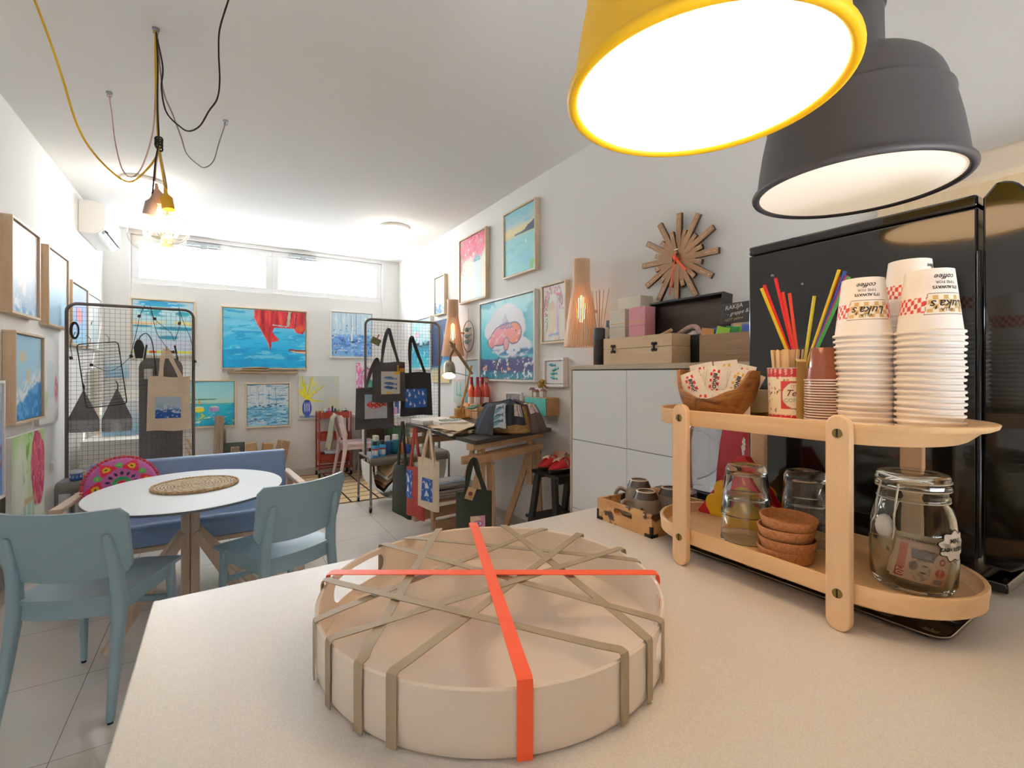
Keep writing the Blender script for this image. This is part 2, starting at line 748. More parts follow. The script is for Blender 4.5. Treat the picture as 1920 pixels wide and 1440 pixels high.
# ---------------------------------------------------------------- air conditioner on the left wall
ac = thing('air_conditioner', 'white split air conditioner high on the side wall', 'air conditioner', (XL, 5.93, 2.745))
prof = [(0, 0), (.0, .305), (.10, .318), (.17, .30), (.197, .26), (.2, .11), (.188, .06), (.15, .015), (.12, 0)]
b = MB().loft([[(x + .002, 0, z) for x, z in prof], [(x + .002, .82, z) for x, z in prof]])
build(b, 'casing', P('ac_white', '#f0eeea', .35), ac, bev=.006, sm=30)
M_dark_slot = P('slot_dark', '#555a5c', .6)
b = MB().bar((.192, .06, .048), (.192, .76, .048), .05, .012, (.6, 0, .8))
build(b, 'outlet', M_dark_slot, ac)
for k in range(2):
    b = MB().bar((.180 + .018 * k, .07, .026 + .026 * k), (.180 + .018 * k, .75, .026 + .026 * k), .022, .005, (-.7, 0, .7))
    build(b, 'louvre', P('ac_louvre', '#e6e6e4', .3), ac)

# ---------------------------------------------------------------- ceiling dome lamps
M_dome = lamp_mat('dome_light', '#fff3e0', 3.2)


def dome(x, y, label):
    t = thing('ceiling_lamp', label, 'ceiling lamp', (x, y, ZC), group='dome lamps on the ceiling')
    build(MB().lathe([(0, -.001), (.165, -.001), (.168, -.02), (.16, -.028), (0, -.028)], 40), 'base_ring', P('dome_base', '#f5f1e8', .4), t)
    build(MB().lathe([(.155, -.028), (.15, -.055), (.12, -.085), (.07, -.10), (0, -.106)], 40), 'lamp_shade', M_dome, t)
    return t


dome(1.73, 5.366, 'round white ceiling lamp near the pink archway painting')
dome(-.566, 5.27, 'round white ceiling lamp behind the cluster of hanging bulbs')
# little glowing light of both domes
for x, y in ((1.73, 5.366), (-.566, 5.27)):
    ld = bpy.data.lights.new('dome_glow', 'POINT')
    ld.energy = 4
    ld.color = (1, .93, .82)
    ld.shadow_soft_size = .1
    lo = bpy.data.objects.new('dome_glow', ld)
    COL.objects.link(lo)
    lo.location = (x, y, ZC - .22)
# ================================================================ pictures on the walls
M_paint = painted('oil_paint', .5, .35, 120)
M_oak = wood('pale_oak_frame', '#ead8bd', '#dac3a2', 'x', 5, .5)
M_oakd = wood('brown_oak_frame', '#dcc2a4', '#c9ab8a', 'z', 5, .5)
M_wframe = P('white_frame', '#f3f1ee', .5)
M_linen = P('raw_canvas_edge', '#e9e6e0', .8)
WALLS = {'B': lambda a, z, d: ((a, YB - d, z), 0), 'R': lambda a, z, d: ((XR - d, a, z), R(-90)), 'L': lambda a, z, d: ((XL + d, a, z), R(90))}


def picture(label, wall, a0, a1, z0, z1, fn, frame=None, depth=.045, fw=.016, res=90, extra=None, name='framed_painting', cat='painting', gap=.002, side=None, tilt=0):
    w, h = abs(a1 - a0), z1 - z0
    loc, rz = WALLS[wall]((a0 + a1) / 2, (z0 + z1) / 2, gap)
    t = thing(name, label, cat, loc, rz)
    if tilt:
        t.rotation_euler = (R(tilt), 0, rz)
    if frame:
        b = MB()
        o, i, D = .0, fw, depth
        for (x0, x1, q0, q1) in ((-w / 2, w / 2, -h / 2, -h / 2 + fw), (-w / 2, w / 2, h / 2 - fw, h / 2), (-w / 2, -w / 2 + fw, -h / 2 + fw, h / 2 - fw), (w / 2 - fw, w / 2, -h / 2 + fw, h / 2 - fw)):
            b.box((x0, -D, q0), (x1, 0, q1))
        build(b, 'frame', frame, t, bev=.002)
        cw, ch, cd = w - 2 * fw - .012, h - 2 * fw - .012, D * .72
    else:
        cw, ch, cd = w, h, depth
    b = MB().m(1)
    b.box((-cw / 2, -cd, -ch / 2), (cw / 2, -.003, ch / 2))
    b.m(0)
    n = max(12, int(res * min(1, cw / max(cw, ch))))
    m = max(12, int(res * min(1, ch / max(cw, ch))))
    pigment(b, fn, cw, ch, n, m, lambda x, z: (x, -cd - .0008, z))
    build(b, 'canvas', [M_paint, side or M_linen], t, sm=0)
    if frame:
        build(MB().box((-w / 2 + fw, -.003, -h / 2 + fw), (w / 2 - fw, -.0005, h / 2 - fw)), 'backing', M_linen, t, sm=0)
    if extra:
        extra(t, cw, ch, cd)
    return t


def dabs(U, V, c, col, sx, sy, s, th, a=.9):
    return mx(c, col, ss(th, th + .06, fb(U * sx, V * sy, s, 3)) * a)


def p_lagoon(U, V):
    c = grad(V + .06 * (fb(U * 4, V * 4, 1) - .5), [(0, '#cfe3ee'), (.2, '#d7dcf0'), (.4, '#c3e3f2'), (.55, '#bfe8f0'), (.8, '#c8ecf4'), (1, '#cfe9f2')])
    c = mx(c, '#2f9fd0', lessthan(ell(U, V, .42, .95, .42, .06), 1, .3) * ss(.35, .5, fb(U * 6, V * 30, 2)))
    c = mx(c, '#2aa6b8', lessthan(ell(U, V, .4, .82, .28, .1), 1, .3) * ss(.45, .55, fb(U * 8, V * 22, 3)))
    c = mx(c, '#2b9db5', lessthan(ell(U, V, .82, .78, .12, .045), 1, .2))
    c = mx(c, '#f1e49b', lessthan(np.abs(V - .60 + .02 * np.sin(U * 7)), .035, .02) * ss(.35, .6, fb(U * 5, V * 18, 4)))
    c = mx(c, '#f5d6ae', lessthan(ell(U, V, .15, .58, .25, .03), 1, .3))
    c = mx(c, '#1f93b4', lessthan(ell(U, V, .72, .5, .35, .035), 1, .25))
    c = mx(c, '#2b8fb0', lessthan(ell(U, V, .15, .53, .16, .018), 1, .25))
    c = mx(c, '#2a9ab8', lessthan(ell(U, V, .58, .33, .16, .035), 1, .25))
    c = mx(c, '#e5e24e', lessthan(np.abs(V - .06), .022, .012))
    c = mx(c, '#e0503c', lessthan(np.abs(V - .06), .02, .01) * ((np.abs(U - .32) < .06) | (np.abs(U - .62) < .1)))
    return c


def p_redboat(U, V):
    c = grad(V + .15 * (fb(U * 5, V * 7, 5) - .5), [(0, '#10a4da'), (.3, '#1fb0e2'), (.55, '#43b8e0'), (.8, '#63c3e2'), (1, '#8ccfe2')])
    c = dabs(U, V, c, '#7fd0ea', 6, 22, 6, .58, .8)
    c = dabs(U, V, c, '#1594d0', 5, 18, 7, .62, .7)
    hull = inpoly(U, V, [(.37, 1.0), (1.0, 1.0), (1.0, .70), (.96, .6), (.88, .62), (.85, .70), (.60, .70), (.575, .62), (.66, .50), (.64, .46), (.57, .45), (.555, .30), (.53, .42), (.47, .58), (.40, .75), (.36, .86)])
    hc = grad(fb(U * 22, V * 3, 8), [(.25, '#8e1f2c'), (.45, '#c62f38'), (.6, '#df4140'), (.8, '#e8665a')])
    edge = inpoly(U + .012, V - .01, [(.37, 1.0), (1.0, 1.0), (1.0, .70), (.96, .6), (.88, .62), (.85, .70), (.60, .70), (.575, .62), (.66, .50), (.64, .46), (.57, .45), (.555, .30), (.53, .42), (.47, .58), (.40, .75), (.36, .86)])
    c = mx(c, '#e9a8a0', edge * .8)
    c = c * (1 - hull[:, None]) + hc * hull[:, None]
    c = mx(c, '#c3c2b0', inpoly(U, V, [(.775, 1), (.81, 1), (.79, .73), (.755, .73)]))
    c = mx(c, '#9fc9d8', inpoly(U, V, [(.58, .755), (.76, .735), (.76, .72), (.585, .74)]))
    c = mx(c, '#3c3a66', seg(U, V, .88, .95, .86, .7, .006))
    c = mx(c, '#d85a30', lessthan(ell(U, V, .93, .7, .05, .06), 1, .3))
    c = mx(c, '#9c3b3a', inpoly(U, V, [(.78, .33), (1, .32), (1, .29), (.78, .30)]))
    c = mx(c, '#e6c49a', inpoly(U, V, [(.80, .30), (1, .29), (1, .25), (.86, .27)]))
    return c


def p_boats(U, V):
    c = grad(V, [(0, '#1caccb'), (.3, '#22b5d2'), (.46, '#30bcd6'), (.5, '#8fd4c8'), (.56, '#b4dcca'), (.7, '#a3e0e6'), (1, '#8fdcec')])
    c = dabs(U, V, c, '#0f93c0', 5, 26, 9, .58, .8 * 1)
    sky = ss(.5, .54, V)
    c = c * (1 - sky[:, None]) + grad(V + .05 * fb(U * 3, V * 9, 3), [(.5, '#c4dcc0'), (.7, '#aee4e6'), (1, '#98e0ee')]) * sky[:, None]
    c = mx(c, '#1f6b4a', lessthan(np.abs(V - .6), .012, .008) * (U < .62) * ss(.3, .45, fb(U * 30, V * 20, 4)))
    c = mx(c, '#2f7f98', lessthan(np.abs(V - .49), .006, .004))
    for x, k in ((.22, '#f0d833'), (.55, '#c9a5d8')):
        c = mx(c, '#f4f2ea', lessthan(ell(U, V, x, .41, .10, .035), 1, .2))
        c = mx(c, k, lessthan(ell(U, V, x, .36, .12, .055), 1, .2))
        c = mx(c, k, lessthan(ell(U, V, x + .03, .2, .1, .08), 1, .4) * ss(.5, .6, fb(U * 20, V * 34, 6)))
    c = mx(c, '#f0a63a', lessthan(ell(U, V, .22, .53, .02, .06), 1, .3))
    c = mx(c, '#a23a4a', seg(U, V, .47, .42, .50, .33, .006))
    c = mx(c, '#fdf6d8', ss(.64, .7, fb(U * 9, V * 26, 12)) * (V < .3) * .8)
    return c


def masts(U, V, c, xs, col, top, bot):
    for x, l in xs:
        c = mx(c, col, seg(U, V, x, bot, x + l, top, .0045))
    return c


def p_harbour(U, V):
    c = grad(V, [(0, '#a5d8ee'), (.3, '#7cc6e6'), (.46, '#93d0e8'), (.5, '#dbe7ee'), (1, '#e6ebf0')])
    c = dabs(U, V, c, '#2f86bd', 6, 40, 3, .6, .8)
    c = dabs(U, V, c, '#f0f4f4', 8, 40, 4, .63, .8)
    low = lessthan(V, .48, .02)
    c = mx(c, '#2a6da5', ss(.62, .68, fb(U * 10, V * 60, 5)) * low)
    c = mx(c, '#e2896a', ss(.72, .76, fb(U * 14, V * 30, 7)) * low * .6)
    c = mx(c, '#b9d3e2', ss(.55, .65, fb(U * 40, V * 3, 8)) * (1 - low) * .6)
    c = masts(U, V, c, [(.28, -.02), (.52, -.01), (.7, -.03)], '#47697f', .97, .5)
    for x in (.2, .3, .38, .5, .55, .68, .8):
        c = mx(c, '#24405c', lessthan(ell(U, V, x, .48 + .02 * math.sin(x * 30), .03, .015), 1, .3))
    return c


def p_forsythia(U, V):
    c = grad(V + .2 * (fb(U * 3, V * 3, 2) - .5), [(0, '#dfe2d8'), (.3, '#dcdfdc'), (1, '#cdd3d0')])
    c = mx(c, '#e6e0a6', ss(.55, .7, fb(U * 5, V * 5, 9)) * .5)
    c = mx(c, '#b9b7a2', lessthan(V, .1, .03) * .6)
    rnd = random.Random(4)
    for i in range(26):
        a = R(rnd.uniform(35, 150)) if i > 4 else R(rnd.uniform(-20, 40))
        l = rnd.uniform(.3, .62)
        x0, y0 = .2 + rnd.uniform(-.03, .03), .46
        x1, y1 = x0 + l * math.cos(a) * .9, min(.98, y0 + l * math.sin(a))
        n = fb(U * 28, V * 28, i)
        m = seg(U, V, x0, y0, x1, y1, .02, .012) * ss(.38, .5, n)
        c = mx(c, ['#f3e21d', '#f7ea3a', '#e3c616'][i % 3], m)
        c = mx(c, '#7f8a2a', seg(U, V, x0, y0, x1, y1, .003) * .6)
    body = lessthan(ell(U, V, .2, .26, .115, .19), 1, .05)
    c = mx(c, '#3b54b0', body)
    for x in (-.05, 0, .05):
        c = mx(c, '#dfe6f4', lessthan(ell(U, V, .2 + x, .28, .012, .11), 1, .2))
    c = mx(c, '#2a3c8e', lessthan(ell(U, V, .2, .43, .07, .02), 1, .2))
    c = mx(c, '#4a5fae', lessthan(ell(U, V, .2, .06, .22, .025), 1, .4) * ss(.4, .55, fb(U * 20, V * 40, 3)))
    return c


def p_regatta(U, V):
    c = grad(V, [(0, '#7fb2e0'), (.3, '#6a9fdc'), (.46, '#7fb2e6'), (.52, '#bcdcf2'), (1, '#c9e4f4')])
    low = lessthan(V, .5, .03)
    c = mx(c, '#3f6fc4', ss(.52, .62, fb(U * 8, V * 26, 5)) * low * .8)
    c = mx(c, '#e9eef6', ss(.64, .7, fb(U * 12, V * 30, 6)) * low * .8)
    c = mx(c, '#e7d48a', ss(.72, .76, fb(U * 16, V * 22, 7)) * low * .8)
    c = mx(c, '#ffffff', ss(.55, .7, fb(U * 30, V * 3, 8)) * (1 - low) * .7)
    c = masts(U, V, c, [(.23, 0), (.47, .01), (.6, 0)], '#3d5a86', .97, .5)
    c = mx(c, '#f6f7f8', seg(U, V, .49, .36, .49, .9, .022, .004))
    c = mx(c, '#2a3a66', lessthan(ell(U, V, .52, .33, .05, .02), 1, .3))
    c = mx(c, '#2a3a66', ss(.74, .78, fb(U * 20, V * 20, 2)))
    return c


def p_bicycle(U, V):
    c = grad(V, [(0, '#e5e7e4'), (1, '#eceae8')])
    c = mx(c, '#e06aa6', lessthan(ell(U, V, .1, .5, .22, .6), 1, .2) * ss(.42, .55, fb(U * 18, V * 18, 1)))
    c = mx(c, '#e58ab8', lessthan(ell(U, V, .6, .65, .35, .25), 1, .3) * ss(.45, .55, fb(U * 14, V * 14, 2)))
    c = mx(c, '#3f9a78', lessthan(ell(U, V, .65, .4, .2, .12), 1, .2))
    c = mx(c, '#6b5a8a', lessthan(np.abs(ell(U, V, .55, .5, .3, .35) - 1), .05, .03))
    return c


def p_wave(U, V):
    c = grad(V, [(0, '#3f7fae'), (.18, '#5b9cc4'), (.3, '#e8edf0'), (.5, '#f1efec'), (.75, '#d9ebf2'), (1, '#cfe6f0')])
    c = mx(c, '#2f6ea5', ss(.5, .58, fb(U * 8, V * 14, 3)) * lessthan(V, .3, .04))
    c = mx(c, '#ffffff', ss(.58, .64, fb(U * 9, V * 16, 4)) * lessthan(V, .33, .04))
    return c


def arch(U, V, cx, w, y1):
    r = w / 2
    return ((np.abs(U - cx) < r) & (V < y1)) | (np.hypot(U - cx, (V - y1) * 1.3) < r)


def p_pinkarch(U, V):
    c = grad(V + .1 * fb(U * 4, V * 4, 1), [(0, '#e3dcc8'), (.4, '#e9e3d2'), (1, '#e6e0d4')])
    c = mx(c, '#efe0ba', ss(.5, .65, fb(U * 4, V * 8, 3)) * .6)
    m = ss(-.06, .10, V - (.58 + .12 * U) + .2 * (fb(U * 5, V * 5, 15) - .5)) * ss(.24, .40, fb(U * 14, V * 14, 5))
    c = mx(c, '#e85d84', m)
    c = mx(c, '#c73a62', m * ss(.5, .62, fb(U * 22, V * 22, 6)))
    c = mx(c, '#7fae6a', ss(.58, .64, fb(U * 16, V * 16, 8)) * ss(.3, .4, V) * lessthan(U, .25, .1) * .8)
    m = ss(.45, .55, fb(U * 18, V * 12, 9)) * lessthan(U, .14, .06) * ss(.4, .5, V)
    c = mx(c, '#e06a86', m)
    c = mx(c, '#cfe0e4', arch(U, V, .68, .3, .55).astype(float) * .7)
    fan = (np.hypot(U - .68, (V - .57) * 1.25) < .13) & (V > .57)
    c = mx(c, '#3f93a8', fan.astype(float))
    a = np.arctan2(V - .57, U - .68)
    c = mx(c, '#cfe3e4', fan * (np.abs(np.sin(a * 4)) < .22))
    return c


def p_island(U, V):
    c = grad(V + .04 * fb(U * 5, V * 8, 1), [(0, '#86d3da'), (.45, '#98dde0'), (.58, '#a2dce2'), (.64, '#efe0a4'), (.72, '#f0e6bc'), (.80, '#c3dfe2'), (1, '#9cd4e2')])
    c = dabs(U, V, c, '#7ccbe0', 4, 18, 4, .58, .6)
    c = mx(c, '#46566e', inpoly(U, V, [(.42, .60), (1, .60), (1, .75), (.9, .71), (.78, .69), (.68, .64), (.5, .62)]))
    c = mx(c, '#5f7390', lessthan(ell(U, V, .45, .61, .12, .018), 1, .2))
    c = mx(c, '#74c26a', lessthan(ell(U, V, .97, .1, .14, .16), 1, .2) * ss(.42, .52, fb(U * 10, V * 10, 6)))
    c = mx(c, '#ffffff', lessthan(ell(U, V, .72, .45, .02, .03), 1, .2))
    return c


def fishmask(U, V, cx, cy, L, H, a=0):
    x, y = U - cx, V - cy
    ca, sa = math.cos(a), math.sin(a)
    x, y = (x * ca + y * sa) / L, (-x * sa + y * ca) / H
    t = np.clip((x + .5), 0, 1)
    half = .5 * np.sin(np.clip(t, 0, .86) / .86 * PI) ** .7
    tail = np.where(t > .8, (t - .8) * 2.2, 0)
    return ((np.abs(y) < np.maximum(half, tail)) & (x > -.5) & (x < .5)).astype(float)


def p_bigfish(U, V):
    c = grad(V + .1 * fb(U * 3, V * 3, 1), [(0, '#1e86a6'), (.1, '#2396b2'), (.3, '#2fb4c8'), (.6, '#4cc6d6'), (.85, '#8fdbe2'), (1, '#a9e0e4')])
    c = mx(c, '#1793ac', ss(.55, .68, fb(U * 4, V * 4, 3)) * .8)
    c = mx(c, '#bfe7ea', lessthan(U, 2, .1) * ss(.8, .95, U) * .5)
    blob = lessthan(ell(U, V, .48, .63, .36, .30) + .35 * (fb(U * 5, V * 5, 5) - .5), 1, .04)
    c = mx(c, '#e3e4e8', blob)
    c = mx(c, '#e3e4e8', lessthan(ell(U, V, .62, .40, .35, .14) + .5 * (fb(U * 6, V * 6, 6) - .5), 1, .05))
    low = lessthan(V + .16 * (fb(U * 5, V * 5, 7) - .5), .27, .02)
    c = mx(c, '#45477e', low)
    c = mx(c, '#1f87a6', low * lessthan(V + .1 * fb(U * 4, V * 9, 3), .13, .03))
    c = mx(c, '#2a78a8', lessthan(np.abs(V - .33), .035, .02) * ss(.45, .55, fb(U * 6, V * 10, 9)))
    c = mx(c, '#e9ebee', low * ss(.64, .68, fb(U * 22, V * 22, 2)))
    c = mx(c, '#e8b48a', low * ss(.68, .72, fb(U * 16, V * 16, 12)))
    # fish that looks to the viewer's right and dips its head
    body = np.maximum.reduce([lessthan(ell(U, V, .45, .56, .235, .115, .25) + .1 * (fb(U * 12, V * 12, 3) - .5), 1, .03), lessthan(ell(U, V, .66, .565, .125, .125), 1, .03), lessthan(ell(U, V, .23, .47, .06, .07, .6), 1, .05)])
    big = np.maximum.reduce([lessthan(ell(U, V, .45, .56, .25, .13, .25) + .1 * (fb(U * 12, V * 12, 3) - .5), 1, .03), lessthan(ell(U, V, .66, .565, .14, .14), 1, .03), lessthan(ell(U, V, .23, .47, .07, .08, .6), 1, .05)])
    c = mx(c, '#4a4c6c', big * .95)
    bc = grad(U + .5 * (fb(U * 9, V * 9, 4) - .5), [(.15, '#e79aa0'), (.4, '#ea8f9e'), (.55, '#e88c8c'), (.68, '#ee8a66'), (.8, '#e97a5c')])
    c = c * (1 - body[:, None]) + bc * body[:, None]
    c = mx(c, '#f3c9b8', body * ss(.58, .64, fb(U * 16, V * 16, 8)))
    c = mx(c, '#4f5578', lessthan(np.abs(ell(U, V, .52, .44, .05, .08) - 1), .1, .05))
    c = mx(c, '#e8a0a0', lessthan(ell(U, V, .52, .44, .045, .075), 1, .05))
    for i in range(11):
        x = .42 + i * .022
        c = mx(c, '#6f5b86', seg(U, V, x, .63, .50 + (i - 5) * .020, .70 + .12 * math.exp(-((i - 5) / 2.2) ** 2), .006, .002))
    c = mx(c, '#1d3340', lessthan(ell(U, V, .7, .59, .013, .013), 1, .1))
    c = mx(c, '#20394a', ss(.74, .78, fb(U * 20, V * 20, 21)) * ss(.75, .85, U) * lessthan(V, .45, .05))
    return c


def p_gate(U, V):
    c = grad(V + .1 * fb(U * 5, V * 5, 2), [(0, '#e4e0d4'), (1, '#e8e3da')])
    m = arch(U, V, .48, .56, .5).astype(float)
    c = mx(c, '#e6cdb8', m * ss(.3, .6, fb(U * 7, V * 7, 3)))
    c = mx(c, '#d9b29c', lessthan(ell(U, V, .42, .62, .12, .1), 1, .4) * .7)
    c = mx(c, '#cfc0dc', lessthan(ell(U, V, .66, .5, .05, .3), 1, .5) * .8)
    c = mx(c, '#7f9be0', seg(U, V, .68, .08, .68, .42, .012))
    c = mx(c, '#8fa6dd', seg(U, V, .3, .1, .72, .12, .014))
    ring = lessthan(np.abs(np.hypot(U - .48, (V - .55) * .85) - .36), .09, .04) * (V > .55)
    c = mx(c, '#d65a92', ring * ss(.48, .54, fb(U * 26, V * 22, 5)))
    c = mx(c, '#6a9a72', ring * ss(.56, .6, fb(U * 26, V * 22, 9)))
    c = mx(c, '#d65a92', lessthan(np.abs(U - .13), .05, .03) * (V > .45) * ss(.48, .54, fb(U * 26, V * 22, 7)))
    c = mx(c, '#4f7f78', lessthan(np.abs(U - .15), .05, .03) * (V < .5) * (V > .15) * ss(.5, .56, fb(U * 26, V * 22, 8)))
    c = mx(c, '#b7d592', lessthan(ell(U, V, .26, .5, .04, .22, -.1), 1, .4) * .8)
    c = mx(c, '#5b6fae', ss(.72, .76, fb(U * 30, V * 30, 4)) * (V < .15))
    return c


def p_plain_white(U, V):
    return grad(V + .1 * fb(U * 30, V * 30, 1), [(0, '#eceae6'), (1, '#f3f1ee')])


def p_whale(U, V):
    c = grad(V + .08 * fb(U * 4, V * 4, 1), [(0, '#d8c391'), (.2, '#d9cba0'), (.32, '#8fc9cf'), (.42, '#3a6f9c'), (.7, '#2b4a78'), (1, '#2c4670')])
    m = lessthan(ell(U, V, .1, .62, .62, .52) , 1, .02) * ss(.2, .3, V)
    c = mx(c, '#203a66', m)
    c = mx(c, '#7fc4d6', lessthan(np.abs(ell(U, V, .1, .62, .62, .52) - 1), .035, .02) * ss(.2, .3, V) * lessthan(V, .8, .1))
    return c


def p_splash(U, V):
    c = grad(V, [(0, '#5fc3d2'), (.2, '#2fa9c4'), (.42, '#2a8fb0'), (.5, '#d6ecf2'), (.8, '#d4edf4'), (1, '#c9e8f2')])
    c = mx(c, '#17374f', lessthan(np.abs(V - .49 - .06 * (fb(U * 6, V * 2, 4) - .5)), .045, .02) * ss(.4, .5, fb(U * 14, V * 20, 5)))
    c = dabs(U, V, c, '#8fe0de', 10, 12, 3, .6, .8 * 1)
    c = mx(c, '#efc6cf', lessthan(ell(U, V, .3, .7, .14, .08), 1, .3) * .7)
    return c


def p_mist(U, V):
    c = grad(V + .1 * fb(U * 5, V * 5, 2), [(0, '#4fa3cc'), (.25, '#7fc0dc'), (.45, '#b9dce6'), (1, '#c5e2e8')])
    c = mx(c, '#2f6f9e', ss(.6, .66, fb(U * 10, V * 14, 3)) * lessthan(V, .4, .1))
    return c


def p_mint(U, V):
    c = grad(V + .2 * (fb(U * 4, V * 4, 2) - .5), [(0, '#d4d8c4'), (.3, '#cfe0d8'), (.8, '#cfe2de'), (1, '#efc9c9')])
    for x in (.3, .65):
        c = mx(c, '#6fbfae', seg(U, V, x, .35, x, .85, .03))
    c = mx(c, '#6fbfae', seg(U, V, .3, .35, .75, .33, .03) + 0)
    return c


def p_grey_sea(U, V):
    c = grad(V + .25 * (fb(U * 3, V * 3, 2) - .5), [(0, '#a3c3dc'), (.3, '#c2d2e0'), (.5, '#dfe3e9'), (.8, '#e3e6ea'), (1, '#cfdde8')])
    c = mx(c, '#f3f2f2', ss(.5, .65, fb(U * 6, V * 9, 4)) * .7)
    c = mx(c, '#e8c9cc', lessthan(np.abs(ell(U, V, .35, .37, .1, .12) - .8), .2, .1) * .6)
    c = mx(c, '#6f9fd0', lessthan(V, .1, .06) * ss(.45, .6, fb(U * 8, V * 12, 6)))
    return c


def p_haze(U, V):
    return grad(V + .12 * (fb(U * 4, V * 6, 2) - .5), [(0, '#9cc4e4'), (.25, '#a9cfe6'), (.5, '#c9e0ee'), (.75, '#e9eff4'), (1, '#eef2f5')])


def p_lilac(U, V):
    c = grad(V + .1 * fb(U * 4, V * 6, 2), [(0, '#9bd6ea'), (.3, '#a5cdec'), (.6, '#aabfec'), (1, '#c3d2f0')])
    c = mx(c, '#e8939f', lessthan(ell(U, V, .5, .5, .2, .12, -.4) + .3 * (fb(U * 9, V * 9, 3) - .5), 1, .1))
    return c


def p_pale(U, V):
    c = grad(V + .1 * fb(U * 4, V * 6, 2), [(0, '#eef0f0'), (1, '#f4f4f4')])
    return mx(c, '#bfe0e8', lessthan(ell(U, V, .5, .3, .3, .2), 1, .6) * .5)


def p_shore(U, V):
    c = grad(V + .15 * (fb(U * 4, V * 4, 2) - .5), [(0, '#9cc8e0'), (.5, '#a7d0e6'), (1, '#a4cfe8')])
    d = V - (.12 + .34 * U)
    n = .14 * (fb(U * 9, V * 9, 5) - .5)
    c = mx(c, '#e9edf0', lessthan(np.abs(d + n - .07), .11, .06) * ss(.3, .5, fb(U * 24, V * 24, 3)))
    sea = lessthan(d + n, 0, .03)
    c = mx(c, '#1f7fc2', sea)
    c = mx(c, '#62aadb', sea * ss(.5, .62, fb(U * 12, V * 12, 7)))
    c = mx(c, '#e3c08a', lessthan(ell(U, V, .3, .75, .12, .07), 1, .5) * .7)
    c = mx(c, '#e3c08a', lessthan(ell(U, V, .5, .52, .06, .09), 1, .5) * .7)
    return c


def p_whitedoor(U, V):
    c = grad(V + .1 * fb(U * 4, V * 6, 2), [(0, '#eceae8'), (1, '#f1f0f0')])
    c = mx(c, '#cfe3ea', arch(U, V, .55, .34, .6).astype(float) * (V > .28) * .7)
    c = mx(c, '#d98c98', lessthan(ell(U, V, .85, .4, .1, .15), 1, .4) * ss(.4, .5, fb(U * 14, V * 14, 3)))
    c = mx(c, '#b9d8a0', lessthan(ell(U, V, .3, .28, .12, .1), 1, .4) * .7)
    return c


def p_anchor(U, V):
    c = grad(V + .15 * (fb(U * 4, V * 5, 2) - .5), [(0, '#5f8fd0'), (.3, '#5c86cc'), (.6, '#9cb6dc'), (1, '#d2dae6')])
    c = mx(c, '#e0b45a', lessthan(ell(U, V, .9, .3, .06, .05), 1, .3))
    return mx(c, '#8f4f6f', ss(.64, .7, fb(U * 9, V * 9, 8)) * .6)


def p_bougain(U, V):
    c = grad(V + .3 * (fb(U * 3, V * 3, 2) - .5), [(0, '#e6ead8'), (.4, '#dfe8da'), (.75, '#c9dcae'), (1, '#b3d38c')])
    c = mx(c, '#eef0e6', lessthan(ell(U, V, .25, .7, .2, .25), 1, .4) * .8)
    m = lessthan(ell(U, V, .78, .72, .24, .26, .5) + .5 * (fb(U * 6, V * 6, 4) - .5), 1, .06)
    c = mx(c, '#d4556f', m)
    c = mx(c, '#b83058', m * ss(.5, .58, fb(U * 16, V * 16, 5)))
    c = mx(c, '#e98aa0', m * ss(.6, .66, fb(U * 24, V * 24, 6)))
    c = mx(c, '#6fae3c', ss(.56, .62, fb(U * 7, V * 9, 8)) * lessthan(np.abs(U - .45), .12, .06) * ss(.6, .7, V))
    for x0, x1 in ((.32, .4), (.44, .54), (.58, .66)):
        c = mx(c, '#9cc9bf', ((U > x0) & (U < x1) & (V > .18) & (V < .5)) * .75)
    c = mx(c, '#c9a875', lessthan(np.abs(V - .52), .02, .01) * (U > .35) * (U < .7) * .8)
    c = mx(c, '#6aa53c', lessthan(ell(U, V, .15, .06, .2, .12), 1, .3) * ss(.4, .5, fb(U * 8, V * 10, 11)))
    c = mx(c, '#c43a4a', lessthan(ell(U, V, .5, .02, .16, .07), 1, .3) * ss(.4, .5, fb(U * 12, V * 12, 12)))
    c = mx(c, '#5fa648', lessthan(ell(U, V, .93, .17, .05, .16), 1, .3))
    return c


# back wall
picture('large turquoise seascape with teal cloud strokes behind the wire stand with the beige tote', 'B', -.885, -.25, 1.605, 2.30, p_lagoon, M_oak)
picture('large turquoise painting of a red boat hull, above the driftwood shelf', 'B', .018, 1.038, 1.463, 2.271, p_redboat, M_oak, res=130)
picture('square turquoise painting of yellow and lilac boats', 'B', -.34, .184, .732, 1.326, p_boats, M_oak, res=100)
picture('square painting of bare masts over pale blue water', 'B', .288, .822, .694, 1.285, p_harbour, M_oak, res=100)
picture('unframed canvas of yellow blossom branches in a blue striped vase', 'B', .927, 1.461, .772, 1.371, p_forsythia, None, .022, name='canvas_painting', res=110)
picture('white framed painting of blue sea and sailing masts beside the tote bag stand', 'B', 1.335, 1.947, 1.632, 2.307, p_regatta, M_wframe, fw=.02)
picture('small canvas with pink flowers and a bicycle low behind the dark totes', 'B', 1.70, 1.99, 1.05, 1.566, p_bicycle, None, .02, name='canvas_painting', res=50)
# right wall
picture('narrow framed painting of white sky over blue waves', 'R', 5.563, 5.245, 2.128, 2.612, p_wave, M_oak, res=60)
picture('tall painting of pink blossom over an arched doorway', 'R', 4.838, 4.205, 2.183, 2.904, p_pinkarch, M_oak, res=100)
picture('painting of a dark island under a yellow sky, topmost on the clock wall', 'R', 3.863, 3.322, 2.302, 2.920, p_island, M_oak, res=90)
picture('big white framed painting of a pink fish on turquoise', 'R', 4.352, 3.332, 1.334, 2.137, p_bigfish, M_wframe, fw=.018, res=150)
picture('small framed painting of a pale gateway under pink flowers', 'R', 3.239, 2.905, 1.655, 2.146, p_gate, M_oak, res=70)


